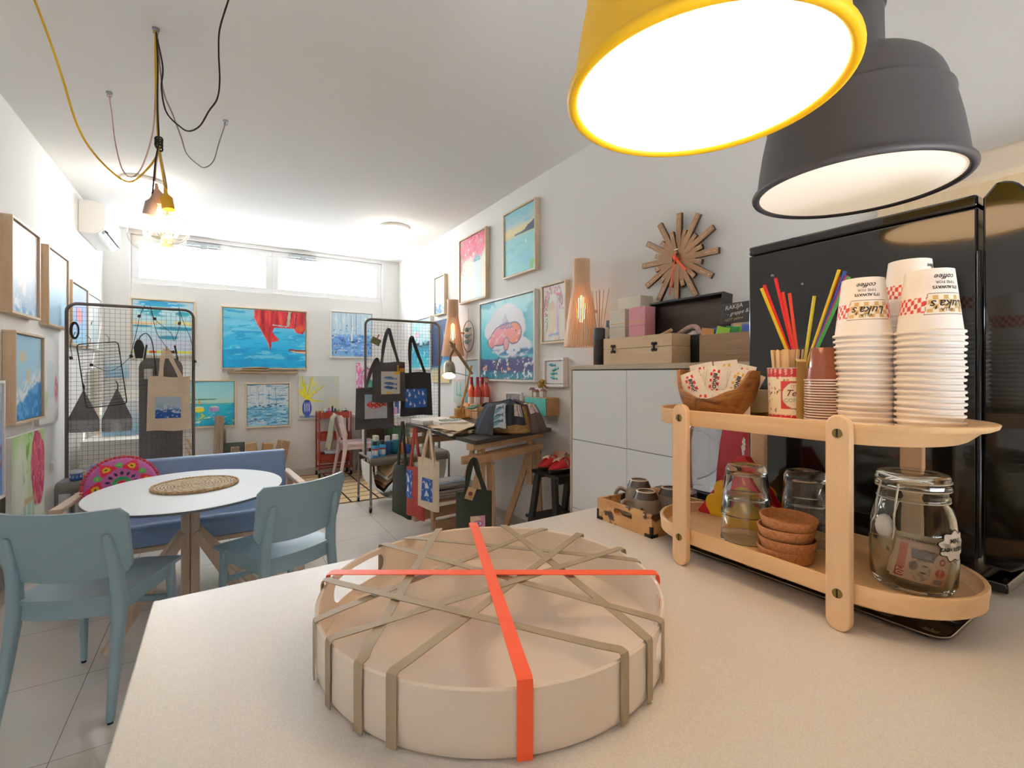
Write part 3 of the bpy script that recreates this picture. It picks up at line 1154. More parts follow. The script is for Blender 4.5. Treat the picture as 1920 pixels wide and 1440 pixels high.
def fishes(t, cw, ch, cd):
    m = P('fish_teal', '#3a98a8', .45, var=.35, vscale=60)
    for i, (x, z, a) in enumerate(((-.02, .06, -.1), (.02, .025, .25), (.0, -.01, 0.05), (.0, -.045, -.15))):
        b = MB()
        L = .085
        rings = []
        for k in range(9):
            u = k / 8
            r = max(.0015, .0125 * math.sin(min(1, u / .8) * PI) ** .7) if u < .8 else .002 + (u - .8) * .05
            th = .006 * (1 - u * .7)
            rings.append([(L * (u - .5), -cd - th - th * math.cos(q), r * math.sin(q)) for q in [TAU * j / 8 for j in range(8)]])
        b.loft(rings)
        b.xf(Matrix.Translation((x, 0, z)) @ Matrix.Rotation(-a, 4, 'Y'))
        build(b, 'fish_relief', m, t)


picture('small white box frame with four teal fish', 'R', 3.20, 2.928, 1.30, 1.535, p_plain_white, M_wframe, fw=.022, depth=.05, extra=fishes, res=40)
picture('dark blue unframed canvas with a whale curve over sand', 'R', 5.69, 5.145, 1.295, 2.068, p_whale, None, .02, name='canvas_painting', res=80)
picture('white framed painting of turquoise water and a dark splash behind the tote bag stand', 'R', 6.418, 5.69, 1.459, 2.155, p_splash, M_wframe, fw=.02, res=90)
picture('pale blue canvas in a thin white frame behind the wine bottles', 'R', 4.717, 4.375, 1.05, 1.57, p_mist, M_wframe, fw=.014, depth=.03, res=60)
picture('small mint and pink canvas below the whale canvas', 'R', 5.024, 4.74, 1.068, 1.344, p_mint, None, .02, name='canvas_painting', res=50)
picture('small light blue canvas on the back wall in the bright corner', 'B', -1.11, -.90, 1.36, 1.62, p_haze, None, .02, name='canvas_painting', res=30)
# left wall
picture('grey blue misty painting, uppermost on the side wall and closest to the chairs', 'L', 4.06, 4.597, 1.782, 2.383, p_grey_sea, M_oakd, depth=.055)
picture('pale painting fading from white to light blue, between the misty and the lilac ones', 'L', 4.812, 5.378, 1.773, 2.373, p_haze, M_oakd, depth=.05)
picture('lilac blue painting with a pink spot behind the wire stand', 'L', 5.506, 6.098, 1.655, 2.227, p_lilac, M_oakd, depth=.045)
picture('washed out pale canvas nearest the bright back corner', 'L', 6.16, 6.78, 1.66, 2.22, p_pale, M_wframe, depth=.03)
picture('framed painting of a blue shore breaking in white foam', 'L', 4.096, 4.67, 1.087, 1.678, p_shore, M_oakd, depth=.06)
picture('unframed pastel canvas of a pale doorway', 'L', 4.70, 5.189, 1.028, 1.683, p_whitedoor, None, .022, name='canvas_painting')
picture('partly seen blue painting with an ochre mark, lowest on the side wall', 'L', 3.45, 4.006, .67, 1.368, p_anchor, M_wframe, depth=.04)
picture('tall green canvas of pink bougainvillea and a shuttered door, leaning on the side wall', 'L', 4.035, 4.66, .09, 1.017, p_bougain, None, .03, name='canvas_painting', res=120, gap=.03)
# ================================================================ table, chairs, bench
def make_chair(name, label, mat_, loc, rz, group=None):
    t = thing(name, label, 'chair', loc, rz, group)
    # seat: slightly dished board, rear edge bowed
    def top(u, v, z):
        x = (u - .5) * (.42 + .03 * v)
        y = -.20 + .42 * v - .035 * (1 - (2 * u - 1) ** 2) * (1 - v)
        d = -.012 * math.sin(PI * u) * math.sin(PI * min(1, v * 1.15))
        return (x, y, z + d)
    b = MB()
    N = 12
    b.surf(lambda u, v: top(u, v, .49), N, N)
    b.surf(lambda u, v: top(1 - u, v, .472), N, N)
    rim = [(i / N, 0) for i in range(N)] + [(1, j / N) for j in range(N)] + [(1 - i / N, 1) for i in range(N)] + [(0, 1 - j / N) for j in range(N)]
    b.loft([[top(u, v, .472) for u, v in rim], [top(u, v, .49) for u, v in rim]], cap=False)
    build(b, 'seat', mat_, t, sm=50)
    # apron under the seat
    b = MB()
    b.bar((-.185, .175, .44), (.185, .175, .44), .02, .06)
    for s in (-1, 1):
        b.bar((s * .187, -.17, .44), (s * .187, .18, .44), .02, .06)
    ring = []
    for i in range(13):
        u = i / 12
        x, y = (u - .5) * .37, -.185 - .03 * (1 - (2 * u - 1) ** 2)
        ring.append([(x, y - .009, .405), (x, y + .009, .405), (x, y + .009, .468), (x, y - .009, .468)])
    b.loft(ring)
    build(b, 'apron', mat_, t)
    for s in (-1, 1):
        b = MB()
        rings = []
        for z, y, w in ((.465, .178, .021), (.40, .18, .021), (.2, .188, .017), (.012, .196, .0135)):
            x = s * (.19 + .012 * (1 - z / .48))
            rings.append([(x + px * w / .021, y + py * w / .021, z) for px, py in rrect(.038, .036, .012, 3)])
        b.loft(rings)
        o = build(b, 'leg', mat_, t, sm=50)
        build(MB().cyl((s * .202, .196, 0), (s * .202, .196, .014), .010, n=10), 'foot_cap', M_rubber, o)
        b = MB()
        rings = []
        for z, y, x, w in ((.012, -.275, .203, .0135), (.15, -.247, .198, .017), (.35, -.212, .193, .022), (.46, -.197, .19, .025), (.56, -.205, .187, .023), (.68, -.232, .181, .019), (.745, -.252, .178, .0145), (.757, -.257, .177, .008)):
            rings.append([(s * x + px * w / .022, y + py * w / .022, z) for px, py in rrect(.043, .050, .017, 3)])
        b.loft(rings)
        o = build(b, 'leg', mat_, t, sm=60)
        build(MB().cyl((s * .203, -.275, 0), (s * .203, -.275, .014), .010, n=10), 'foot_cap', M_rubber, o)
    build(MB().bar((-.19, .183, .30), (.19, .183, .30), .018, .03), 'stretcher', mat_, t, bev=.004)
    # backrest: curved panel with round corners
    NX, NZ = 20, 10

    def bp(u, v, off):
        hw = .235 + .012 * v
        x = (u - .5) * 2 * hw
        k = (2 * u - 1) ** 2
        rc = .035
        ex = hw - abs(x)
        cut = rc - math.sqrt(max(0, rc * rc - (rc - ex) ** 2)) if ex < rc else 0
        z0 = .575 - .018 * (1 - k) + cut
        z1 = .865 - .012 * (1 - k) - cut
        z = z0 + (z1 - z0) * v
        y = -.178 - .07 * ((z - .57) / .29) - .045 * (1 - k) + off
        return (x, y, z)
    b = MB()
    b.surf(lambda u, v: bp(u, v, .008), NX, NZ)
    b.surf(lambda u, v: bp(1 - u, v, -.008), NX, NZ)
    rim = [(i / NX, 0) for i in range(NX)] + [(1, j / NZ) for j in range(NZ)] + [(1 - i / NX, 1) for i in range(NX)] + [(0, 1 - j / NZ) for j in range(NZ)]
    b.loft([[bp(u, v, -.008) for u, v in rim], [bp(u, v, .008) for u, v in rim]], cap=False)
    build(b, 'backrest', mat_, t, sm=50)
    return t


M_rubber = P('rubber_black', '#161616', .7)
M_blue = P('chair_blue_lacquer', '#93adba', .3, var=.03, vscale=3)
M_pink = P('chair_pink_lacquer', '#e9d3d2', .45)
make_chair('dining_chair', 'pale blue wooden chair, nearest the side wall, its back turned to the counter', M_blue, (-.452, 2.80, 0), R(-23), 'pale blue chairs')
make_chair('dining_chair', 'pale blue wooden chair at the table between the counter and the bench arm', M_blue, (.272, 2.88, 0), R(26), 'pale blue chairs')
make_chair('dining_chair', 'pale pink wooden chair in front of the red trolley', M_pink, (1.575, 6.47, .014), R(-90))

# round table
tb = thing('round_table', 'round white table on a splayed pale wooden pedestal', 'table', (-.14, 3.29, 0))
b = MB()
for k, (z0, z1, r) in enumerate(((.738, .749, .474), (.749, .7505, .472))):
    b.m(k)
    pts = [(r * math.cos(TAU * i / 72), r * 1.17 * math.sin(TAU * i / 72)) for i in range(72)]
    b.prism(pts, z0, z1)
build(b, 'tabletop', [P('table_edge_grey', '#5d6168', .5), P('table_laminate', '#e9edf1', .42)], tb, sm=30)
M_ash = wood('pale_ash', '#d8c3ae', '#c2a88f', 'z', 4, .5)
b = MB()
b.box((-.044, -.04, .02), (-.001, .04, .728)).box((.001, -.04, .02), (.044, .04, .728))
build(b, 'pedestal', M_ash, tb, bev=.006)
build(MB().box((-.2, -.2, .728), (.2, .2, .738)), 'mounting_plate', P('plate_grey', '#8a8c8e', .5), tb, bev=.003)
for sx in (-1, 1):
    for sy in (-1, 1):
        b = MB().bar((sx * .03, sy * .03, .50), (sx * .335, sy * .27, .025), .034, .05)
        build(b, 'leg', M_ash, tb, bev=.005)

# jute place mat
M_jute = P('jute', '#c3a37a', .9, bmp=.8, bscale=120, var=.35, vscale=60)


def jute_mat(label, loc, r, rough=1):
    t = thing('place_mat', label, 'place mat', loc)
    b = MB()

    def fn(u, v):
        rr = r * v
        a = TAU * u
        z = .008 + .0028 * abs(math.sin((rr * 62 + u) * PI)) + .001 * math.sin(a * 17 + rr * 200)
        return (rr * math.cos(a), rr * math.sin(a), z)

    def cf(u, v):
        q = abs(math.sin((r * v * 62 + u) * PI))
        n = random.random()
        w = np.array([.90, .84, .74]) if n > .35 else np.array([.78, .64, .46])
        return w * (.55 + .5 * q)
    random.seed(5)
    b.surf(fn, 96, 54, cu=True, colfn=cf)
    build(b, 'spiral', painted('painted_jute', .9, .6, 180), t, sm=60)
    b = MB()
    n = 150
    for ph in (0, PI):
        b.tube([((r + .004 * math.cos(i * TAU / n * 40 + ph)) * math.cos(TAU * i / n), (r + .004 * math.cos(i * TAU / n * 40 + ph)) * math.sin(TAU * i / n), .0085 + .004 * math.sin(i * TAU / n * 40 + ph)) for i in range(n)], .0062, 6, closed=True)
    build(b, 'braided_edge', M_jute, t, sm=60)
    return t


jute_mat('round woven jute place mat on the white table', (-.116, 3.332, .7505), .21)

# bench with blue upholstery
bn = thing('bench', 'blue upholstered bench with pale wooden arms', 'bench', (-.145, 3.95, 0))
M_vinyl = P('blue_vinyl', '#7d98c2', .36, bmp=.08, bscale=300, var=.05, vscale=5)
X0, X1 = -.60, .60
pr = [(-.25, .325), (.25, .325), (.25, .455)] + [(-.19 + .06 * math.cos(a), .40 + .062 * math.sin(a)) for a in [PI / 2 + PI / 2 * i / 6 for i in range(7)]]
b = MB().loft([[(X0, y, z) for y, z in pr], [(X1, y, z) for y, z in pr]])
build(b, 'seat', M_vinyl, bn, bev=.012, sm=50, seg=3)
pr = [(.20, .44), (.30, .44), (.345, .775)] + [(.345 - .0425 + .0425 * math.cos(a), .775 + .02 * math.sin(a)) for a in (.5, 1.2, 1.9, 2.6)] + [(.26, .775)]
b = MB().loft([[(X0, y, z) for y, z in pr], [(X1, y, z) for y, z in pr]])
build(b, 'backrest', M_vinyl, bn, bev=.014, sm=50, seg=3)
build(MB().box((X0 + .01, -.235, .29), (X1 - .01, .235, .322)), 'seat_frame', M_ash, bn, bev=.004)
for s in (-1, 1):
    x = s * .655
    b = MB().bar((x, -.28, .615), (x - s * .045, .33, .615), .052, .03)
    b.bar((x, -.262, .60), (x, -.262, .56), .05, .036, (0, 1, 0))
    build(b, 'arm', M_ash, bn, bev=.006)
    for y in (-.235, .29):
        b = MB().bar((x - s * .01, y * 1.12, .0), (x - s * .018, y, .60), .045, .04, (0, 1, 0))
        build(b, 'leg', M_ash, bn, bev=.006)
    build(MB().bar((x - s * .02, -.22, .305), (x - s * .02, .27, .305), .03, .045), 'side_rail', M_ash, bn, bev=.004)

# round pink cushion with felt flowers and pom-poms
cu_r = .195
cs = thing('cushion', 'round pink cushion with felt flowers and pom poms', 'cushion', (-.555, 4.075, .652), rot=(R(-64), R(0), R(-8)))
cs.rotation_euler = (R(66), 0, R(8))


def cushion_col(x, y):
    U = np.array([x])
    V = np.array([y])
    c = np.array([rgb('#c768a8')])
    c = c * (.92 + .12 * fb(U * 90, V * 20, 3, 2))[:, None]
    rr = math.hypot(x, y)
    a = math.atan2(y, x)
    for k in range(12):
        q = TAU * k / 12 + .12
        cx, cy = .69 * math.cos(q), .69 * math.sin(q)
        d = math.hypot(x - cx, y - cy)
        if k % 2 == 0:
            loc = math.atan2(y - cy, x - cx) - q
            tri = max(abs(math.sin(1.5 * loc)), .2)
            if d < .17 + .10 * max(0, math.cos(3 * loc)):
                c = np.array([rgb('#e2304c')])
            if d < .105:
                c = np.array([rgb('#e8b62c')])
            if d < .035:
                c = np.array([rgb('#1f2f4a')])
        else:
            if d < .10:
                c = np.array([rgb('#57c06a')])
            if d < .035:
                c = np.array([rgb('#c9b84a')])
    if .30 < rr < .46:
        p = (a * 14 / TAU) % 1
        if abs(p - .5) < .26 * math.sin((rr - .30) / .16 * PI):
            c = np.array([rgb('#26345e')])
    if rr < .27:
        c = np.array([rgb('#3fae6a')])
    if rr < .13:
        c = np.array([rgb('#e2304c')])
    return tuple(c[0])


b = MB()
NR = 40


def cushf(s):
    def fn(u, v):
        r = cu_r * v
        z = s * .062 * math.sqrt(max(0, 1 - v ** 2.6)) + .004 * math.sin(u * TAU * 9) * v * (1 - v)
        return (r * math.cos(TAU * u), r * math.sin(TAU * u), z)
    return fn


for s in (1, -1):
    b.surf(cushf(s), 120, NR, cu=True, colfn=lambda u, v: cushion_col(v * math.cos(TAU * u), v * math.sin(TAU * u)))
build(b, 'cover', painted('painted_felt', .9, .5, 260), cs, sm=60)
b = MB()
random.seed(8)
for k in range(54):
    a = TAU * k / 54
    q = cu_r + .008
    b.sphere((q * math.cos(a), q * math.sin(a), random.uniform(-.006, .006)), .0115, 8)
build(b, 'pom_pom_fringe', P('pom_coral', '#e8505f', .9, bmp=.6, bscale=300), cs, sm=60)

# jute rug with a black line grid and a red border at the back
rg = thing('rug', 'natural jute rug with black grid lines and a red edge', 'rug', (0, 0, 0))
RX0, RX1, RY0, RY1 = .62, 2.30, 5.29, 7.00
b = MB().box((RX0, RY0, .0), (RX1, RY1, .010))
build(b, 'pile', P('rug_jute', '#cdb087', .95, bmp=.9, bscale=160, var=.3, vscale=90), rg, sm=0)
b = MB()
x = 1.225 - .6
k = 0
while x < RX1 - .02:
    if x > RX0 + .02:
        b.box((x - .009, RY0, .009), (x + .009, RY1, .0125))
    x += .3
y = RY0 + .20
while y < RY1 - .03:
    b.box((RX0, y - .005, .009), (RX1, y + .005, .012))
    y += .19
b.box((RX0, RY0, .008), (RX1, RY0 + .016, .0118))
build(b, 'grid_lines', P('rug_black', '#2b2522', .95), rg, sm=0)
b = MB().box((RX0, RY1 - .03, .009), (RX1, RY1, .0128))
build(b, 'red_border', P('rug_red', '#b8343c', .95), rg, sm=0)

# red plastic lid seen on the floor under the bench
b = MB().box((.22, 4.0, .02), (.62, 4.34, .075))
o = single(b, 'floor_crate', P('red_plastic', '#c02f3c', .45), 'low red plastic box on the floor below the bench end', 'box', bev=.012)
# ================================================================ wire display stands on trolleys
M_iron = P('dark_tube', '#6a645f', .42, metal=.35)
M_wire = P('wire_dark', '#6b6763', .5, metal=.3)
M_trolley = P('trolley_grey', '#77736f', .42, metal=.3)
M_canvas_sling = P('sling_canvas', '#e8e5df', .85, bmp=.2, bscale=300)


def rack(label, x0, x1, y, group, sling=True, zt=1.985, pitch=.036):
    t = thing('display_stand', label, 'display stand', ((x0 + x1) / 2, y, 0), 0, group)
    w = (x1 - x0) / 2
    r = .013
    zb = .555
    pts = [(-w, 0, zb)] + [(-w + .07 - .07 * math.cos(a), 0, zt - .07 + .07 * math.sin(a)) for a in [PI / 2 * i / 6 for i in range(7)]]
    pts += [(w - .07 + .07 * math.sin(a), 0, zt - .07 + .07 * math.cos(a)) for a in [PI / 2 * i / 6 for i in range(7)]] + [(w, 0, zb)]
    build(MB().tube(pts, r, 10), 'frame', M_iron, t, sm=60)
    b = MB()
    n = int(round((2 * w - .05) / pitch))
    for i in range(n + 1):
        x = -w + .025 + (2 * w - .05) * i / n
        b.tube([(x, 0, zb + .01), (x, 0, zt - .03)], .001, 4, cap=False)
    m = int(round((zt - .06 - zb) / pitch))
    for i in range(m + 1):
        z = zb + .03 + (zt - .06 - zb) * i / m
        b.tube([(-w, -.0026, z), (w, -.0026, z)], .001, 4, cap=False)
    build(b, 'wire_grid', M_wire, t, sm=0)
    # tray: steel sheet folded down along both long sides
    D = .245
    pr = [(-D, .475)] + [(-D + .05 - .05 * math.cos(a), .505 + .05 * math.sin(a)) for a in [PI / 2 * i / 5 for i in range(6)]]
    pr += [(D - .05 + .05 * math.sin(a), .505 + .05 * math.cos(a)) for a in [PI / 2 * i / 5 for i in range(6)]] + [(D, .475)]
    inner = [(yy * .985, zz - .004) for yy, zz in reversed(pr)]
    poly = pr + inner
    b = MB().loft([[(-w - .005, yy, zz) for yy, zz in poly], [(w + .005, yy, zz) for yy, zz in poly]])
    build(b, 'tray', M_trolley, t, sm=50)
    for s in (-1, 1):
        x = s * (w - .002 + .012)
        pts = [(x, -D, .085)] + [(x, -D + .055 - .055 * math.cos(a), .50 + .045 * math.sin(a)) for a in [PI / 2 * i / 5 for i in range(6)]]
        pts += [(x, D - .055 + .055 * math.sin(a), .50 + .045 * math.cos(a)) for a in [PI / 2 * i / 5 for i in range(6)]] + [(x, D, .085)]
        build(MB().tube(pts, .0125, 10), 'leg', M_trolley, t, sm=60)
        for yy in (-D, D):
            b = MB().cyl((x, yy, .05), (x, yy, .10), .009, n=10)
            b.box((x - .014, yy - .006, .03), (x - .010, yy + .03, .062)).box((x + .010, yy - .006, .03), (x + .014, yy + .03, .062))
            cst = build(b, 'caster', M_steel, t, bev=.001)
            build(MB().cyl((x - .0085, yy + .016, .031), (x + .0085, yy + .016, .031), .030, n=20), 'wheel', M_rubber, cst)
    if sling:
        n = 28

        for xc in (-w / 2, w / 2):
            hw = w / 2 - .012
            ins = [(xc - hw * math.cos(PI * i / n), .47 - .35 * math.sin(PI * i / n) ** .9) for i in range(n + 1)]
            b = MB().loft([[(px, -D + .01, pz), (px, D - .01, pz), (px, D - .01, pz + .004), (px, -D + .01, pz + .004)] for px, pz in ins])
            build(b, 'sling', M_canvas_sling, t, sm=60)
    return t


rack('wire display stand with the beige tote, behind the bench', -1.06, -.20, 5.20, 'wire display stands', sling=False)
rk2 = rack('wire display stand hung with dark tote bags, beside the work table', 1.306, 2.14, 5.03, 'wire display stands')


# ---------------------------------------------------------------- tote bags
def cloth(name, col, bmp=.3):
    return P(name, col, .9, bmp=bmp, bscale=420, var=.06, vscale=9)


M_charcoal = cloth('charcoal_canvas', '#4f4b4d')
M_black_cloth = cloth('black_canvas', '#333236')
M_natural = cloth('natural_canvas', '#e3cdb0')
M_olive = cloth('olive_canvas', '#33382f')
M_redcloth = cloth('brick_canvas', '#b2453a')
M_print = painted('printed_cloth', .8, .2, 300)


def tote(label, loc, w, h, mat_, pr=None, prect=None, apex=None, rz=0, sx=None, wb=None, seed=1, group=None, d=.03, strap_w=.028, wob=.006, hook=True):
    """Flat shopping bag, origin at the middle of its lower edge, front towards -y; prect = (x0, x1, z0, z1)."""
    t = thing('tote_bag', label, 'tote bag', loc, rz, group)
    wb = w if wb is None else wb
    rnd = random.Random(seed)
    ph = [rnd.uniform(0, 6) for _ in range(4)]

    def fy(x, z):
        v = z / h
        k = max(0, 1 - (2 * x / max(w, wb)) ** 2)
        return -d * .5 * k ** .5 * (1 - .75 * v ** 2) - wob * math.sin(x * 26 + ph[0] + 2 * v) * (.3 + .7 * (1 - v)) * k - wob * .6 * math.sin(x * 13 + z * 11 + ph[1]) * k

    def P0(u, v, s):
        hw = (wb + (w - wb) * v) / 2
        x = (2 * u - 1) * hw
        z = h * v + .006 * math.sin(u * 7 + ph[2]) * (v if v > .5 else 1 - v)
        return (x, fy(x, h * v) if s > 0 else -fy(x, h * v) * .8, z)
    b = MB()
    NU, NV = 18, 18
    b.surf(lambda u, v: P0(u, v, 1), NU, NV)
    b.surf(lambda u, v: P0(1 - u, v, -1), NU, NV)
    build(b, 'bag_body', mat_, t, sm=70)
    sx = sx or w * .27
    ax, az = apex or (0, .25)
    for yy, dd in ((-.006, 0), (.006, .008)):
        pts = smooth_path([(-sx, yy - .004, h - .05), (-sx * 1.0 + .01, yy - .003, h), (-sx * .55 + ax * .5, yy, h + az * .5), (ax - .012, yy, h + az * .96), (ax, yy, h + az), (ax + .012, yy, h + az * .96), (sx * .55 + ax * .5, yy - .002, h + az * .5), (sx, yy - .003, h), (sx, yy - .004, h - .05)], 4)
        pts = [p + Vector((dd * math.sin(i * .5), 0, 0)) for i, p in enumerate(pts)]
        b = MB()
        sides = []
        for i, p in enumerate(pts):
            q = (pts[min(i + 1, len(pts) - 1)] - pts[max(i - 1, 0)]).normalized()
            sides.append(Vector((q.z, 0, -q.x)))
        b.ribbon(pts, sides, strap_w, .003)
        build(b, 'strap', mat_, t, sm=60)
    if pr:
        x0, x1, z0, z1 = prect
        b = MB()
        pigment(b, pr, x1 - x0, z1 - z0, 46, 46, lambda x, z: (x + (x0 + x1) / 2, fy(x + (x0 + x1) / 2, z + (z0 + z1) / 2) - .0025, z + (z0 + z1) / 2))
        build(b, 'printed_patch', M_print, t, sm=70)
    return t


def k_three_fish(U, V):
    c = np.ones((U.size, 3)) * rgb('#dcd6ce') * (.95 + .08 * fb(U * 8, V * 8, 1))[:, None]
    for y, k in ((.70, '#6a93c4'), (.46, '#5a82bd'), (.28, '#3a63b0')):
        m = fishmask(U, V, .48, y, .72, .13, -.1)
        c = mx(c, k, m)
        c = mx(c, '#26406e', m * (ss(.0, .04, V - y - .01 + .1 * (U - .48))))
    c = mx(c, '#e7b23a', lessthan(ell(U, V, .42, .06, .14, .05), 1, .1))
    c = mx(c, '#e7b23a', lessthan(ell(U, V, .84, .93, .16, .07), 1, .1))
    return c


def k_red_fish(U, V):
    c = np.ones((U.size, 3)) * rgb('#c3c7ce') * (.92 + .14 * fb(U * 6, V * 9, 2))[:, None]
    c = mx(c, '#a9c4d8', lessthan(U, .3, .05) * ss(.55, .7, V))
    m = fishmask(U, V, .52, .58, .9, .34)
    c = mx(c, '#cf3d33', m)
    c = mx(c, '#f0d0c0', m * ss(.6, .66, fb(U * 24, V * 24, 5)))
    c = mx(c, '#e5a4a8', seg(U, V, .12, .3, .3, .22, .012))
    return c


def k_sails(U, V):
    c = np.ones((U.size, 3)) * rgb('#2f66b8') * (.85 + .3 * fb(U * 12, V * 12, 3))[:, None]
    for x, y, s in ((.18, .75, 1.1), (.45, .62, .8), (.62, .8, .8), (.82, .78, .95), (.06, .45, .8), (.22, .25, 1), (.4, .15, .8), (.65, .28, .7), (.88, .3, 1), (.1, .95, .6), (.4, .95, .6)):
        c = mx(c, '#eef0f2', inpoly(U, V, [(x - .03 * s, y - .12 * s), (x - .015 * s, y + .13 * s), (x + .07 * s, y - .10 * s)]))
        c = mx(c, '#c9b8c8', inpoly(U, V, [(x - .04 * s, y - .125 * s), (x + .05 * s, y - .125 * s), (x + .03 * s, y - .155 * s), (x - .03 * s, y - .155 * s)]))
    return c


def k_sea(U, V):
    c = grad(V + .05 * (fb(U * 5, V * 5, 2) - .5), [(0, '#2a55a6'), (.36, '#2f63b2'), (.45, '#8fb3d6'), (.6, '#b7cad8'), (1, '#c3d2d8')])
    c = mx(c, '#e9edf2', ss(.6, .66, fb(U * 12, V * 16, 5)) * lessthan(V, .5, .05))
    c = mx(c, '#e3e8ec', ss(.5, .6, fb(U * 16, V * 16, 6)) * lessthan(np.abs(V - .52), .14, .05))
    return c


def k_blue_white(U, V):
    c = np.ones((U.size, 3)) * rgb('#2b5eb4') * (.8 + .35 * fb(U * 14, V * 14, 3))[:, None]
    c = mx(c, '#e8ecf2', ss(.62, .68, fb(U * 9, V * 9, 5)))
    for y in (.35, .7):
        c = mx(c, '#eceff2', inpoly(U, V, [(.3, y - .14), (.42, y + .16), (.68, y - .12)]))
    return c


def k_pink_eye(U, V):
    c = np.ones((U.size, 3)) * rgb('#e0a0b4')
    c = mx(c, '#e8c6a8', lessthan(ell(U, V, .3, .8, .4, .2), 1, .2))
    c = mx(c, '#cf5f9a', lessthan(ell(U, V, .5, .5, .35, .2), 1, .1))
    c = mx(c, '#f0e2ea', lessthan(ell(U, V, .5, .5, .25, .12), 1, .1))
    return mx(c, '#5f6fc0', lessthan(ell(U, V, .5, .5, .1, .1), 1, .1))


tote('charcoal tote bag printed with three blue fish', (1.535, 4.955, 1.105), .345, .425, M_charcoal, k_three_fish, (-.088, .115, .085, .325), (-.005, .345), seed=3, wb=.36, group='dark totes on the wire stand')
tote('charcoal tote bag printed with one red fish', (1.395, 4.99, .83), .39, .43, M_charcoal, k_red_fish, (-.11, .125, .105, .36), (.02, .30), seed=5, wb=.41, group='dark totes on the wire stand')
tote('black tote bag printed with white sailing boats on blue', (1.855, 4.99, .945), .325, .475, M_black_cloth, k_sails, (-.135, .115, .09, .295), (-.055, .385), seed=7, wb=.375, group='dark totes on the wire stand', wob=.009)
tote('beige tote bag printed with a blue sea', (-.375, 5.155, .905), .30, .475, M_natural, k_sea, (-.10, .085, .11, .30), (-.02, .24), seed=2, wb=.325, sx=.075)


def hook(x, y, z, label):
    b = MB().tube([(x, y + .045, z + .012), (x, y + .025, z + .02), (x, y, z + .014), (x, y - .012, z - .012), (x, y - .02, z - .018), (x, y - .03, z - .012), (x, y - .032, z + .004)], .002, 6)
    single(b, 'wire_hook', M_wire, label, 'hook', group='hooks on the wire stands')


hook(1.53, 4.985, 1.883, 'small wire hook that carries the three fish tote')
hook(1.80, 5.00, 1.815, 'small wire hook that carries the sailing boat tote')
hook(-.395, 5.165, 1.63, 'small wire hook that carries the beige tote')
for x, z, l in ((2.02, 1.88, 'empty wire hook highest on the tote stand beside the dark blue canvas'), (2.05, 1.79, 'empty wire hook below the highest one on the tote stand'), (-.90, 1.83, 'empty wire hook highest on the stand behind the bench'), (-.93, 1.63, 'empty wire hook beside the cable coil'), (-.60, 1.70, 'empty wire hook above the black power adapter')):
    hook(x, 5.02 if x > 0 else 5.185, z, l)

# card tag with a red peg, clothes peg on the tote
tg = thing('gift_tag', 'olive card tag hung by a red peg on the tote stand', 'tag', (1.41, 5.012, 1.75), rot=(0, R(25), 0))
build(MB().box((-.05, -.006, -.035), (.05, 0, .035)), 'card', P('olive_card', '#6f7040', .7, var=.4, vscale=60), tg, bev=.001)
build(MB().box((-.006, -.012, .02), (.006, .002, .08)), 'peg', P('peg_red', '#b8503c', .6), tg, bev=.001)
b = MB().box((1.615, 4.925, 1.43), (1.633, 4.940, 1.50))
b.box((1.64, 4.925, 1.425), (1.70, 4.932, 1.465))
single(b, 'clothes_peg', wood('peg_wood', '#c8922f', '#9d6b1f', 'z', 8), 'wooden clothes peg with an orange tag on the three fish tote', 'clothes peg', bev=.002)

# grey felt mat, felt pouches, wire panel on the stand behind the bench
M_felt = P('dark_grey_felt', '#807b7d', .95, bmp=.5, bscale=300, var=.15, vscale=70)
M_felt2 = P('grey_felt', '#b3b5ba', .95, bmp=.5, bscale=300, var=.12, vscale=70)
fm = thing('felt_apron', 'long dark grey felt apron hung behind the beige tote', 'apron', (-.44, 5.235, .60))


def apr(u, v, o):
    z = .945 * v
    hw = .158 if v < .92 else .158 - .05 * ((v - .92) / .08) ** 2
    x = (2 * u - 1) * hw
    return (x, o + .008 * math.sin(x * 30 + z * 3), z)


b = MB()
b.surf(lambda u, v: apr(u, v, -.004), 14, 24).surf(lambda u, v: apr(1 - u, v, .004), 14, 24)
build(b, 'panel', M_felt, fm, sm=60)
for s in (-1, 1):
    b = MB().ribbon(smooth_path([(s * .12, 0, .93), (s * .11, -.01, 1.0), (s * .10, -.03, 1.06)], 4), (1, 0, 0), .014, .003)
    build(b, 'strap', M_black_cloth, fm)
build(MB().box((-.12, -.018, .76), (-.06, -.013, .85)), 'care_label', P('paper_white', '#eceae6', .8), fm)


def pouch(label, x, z, w, h, seed):
    t = thing('felt_pouch', label, 'pouch', (x, 5.235, z), 0, 'felt pouches on the wire stand')

    def f(u, v, s):
        hw = w / 2 * (1 - max(0, (v - .3) / .7) * .93)
        xx = (2 * u - 1) * hw
        return (xx, s * .045 * math.sin(PI * u) * (1 - v) ** .6, h * v)
    for nm, v0, v1, mm in (('lower_band', 0, .3, M_felt2), ('upper_part', .3, 1, M_felt)):
        b = MB()
        b.surf(lambda u, v: f(u, v0 + (v1 - v0) * v, -1), 12, 10).surf(lambda u, v: f(1 - u, v0 + (v1 - v0) * v, 1), 12, 10)
        build(b, nm, mm, t, sm=60)
    b = MB().tube(smooth_path([(0, 0, h * .97), (.006, -.01, h + .04), (-.004, -.03, h + .075)], 4), .004, 6)
    build(b, 'hanging_loop', M_black_cloth, t)
    return t


pouch('pale grey pyramid shaped felt pouch, closer to the side wall', -.962, .92, .205, .34, 1)
pouch('dark grey pyramid shaped felt pouch, closer to the beige tote', -.745, .915, .205, .355, 2)

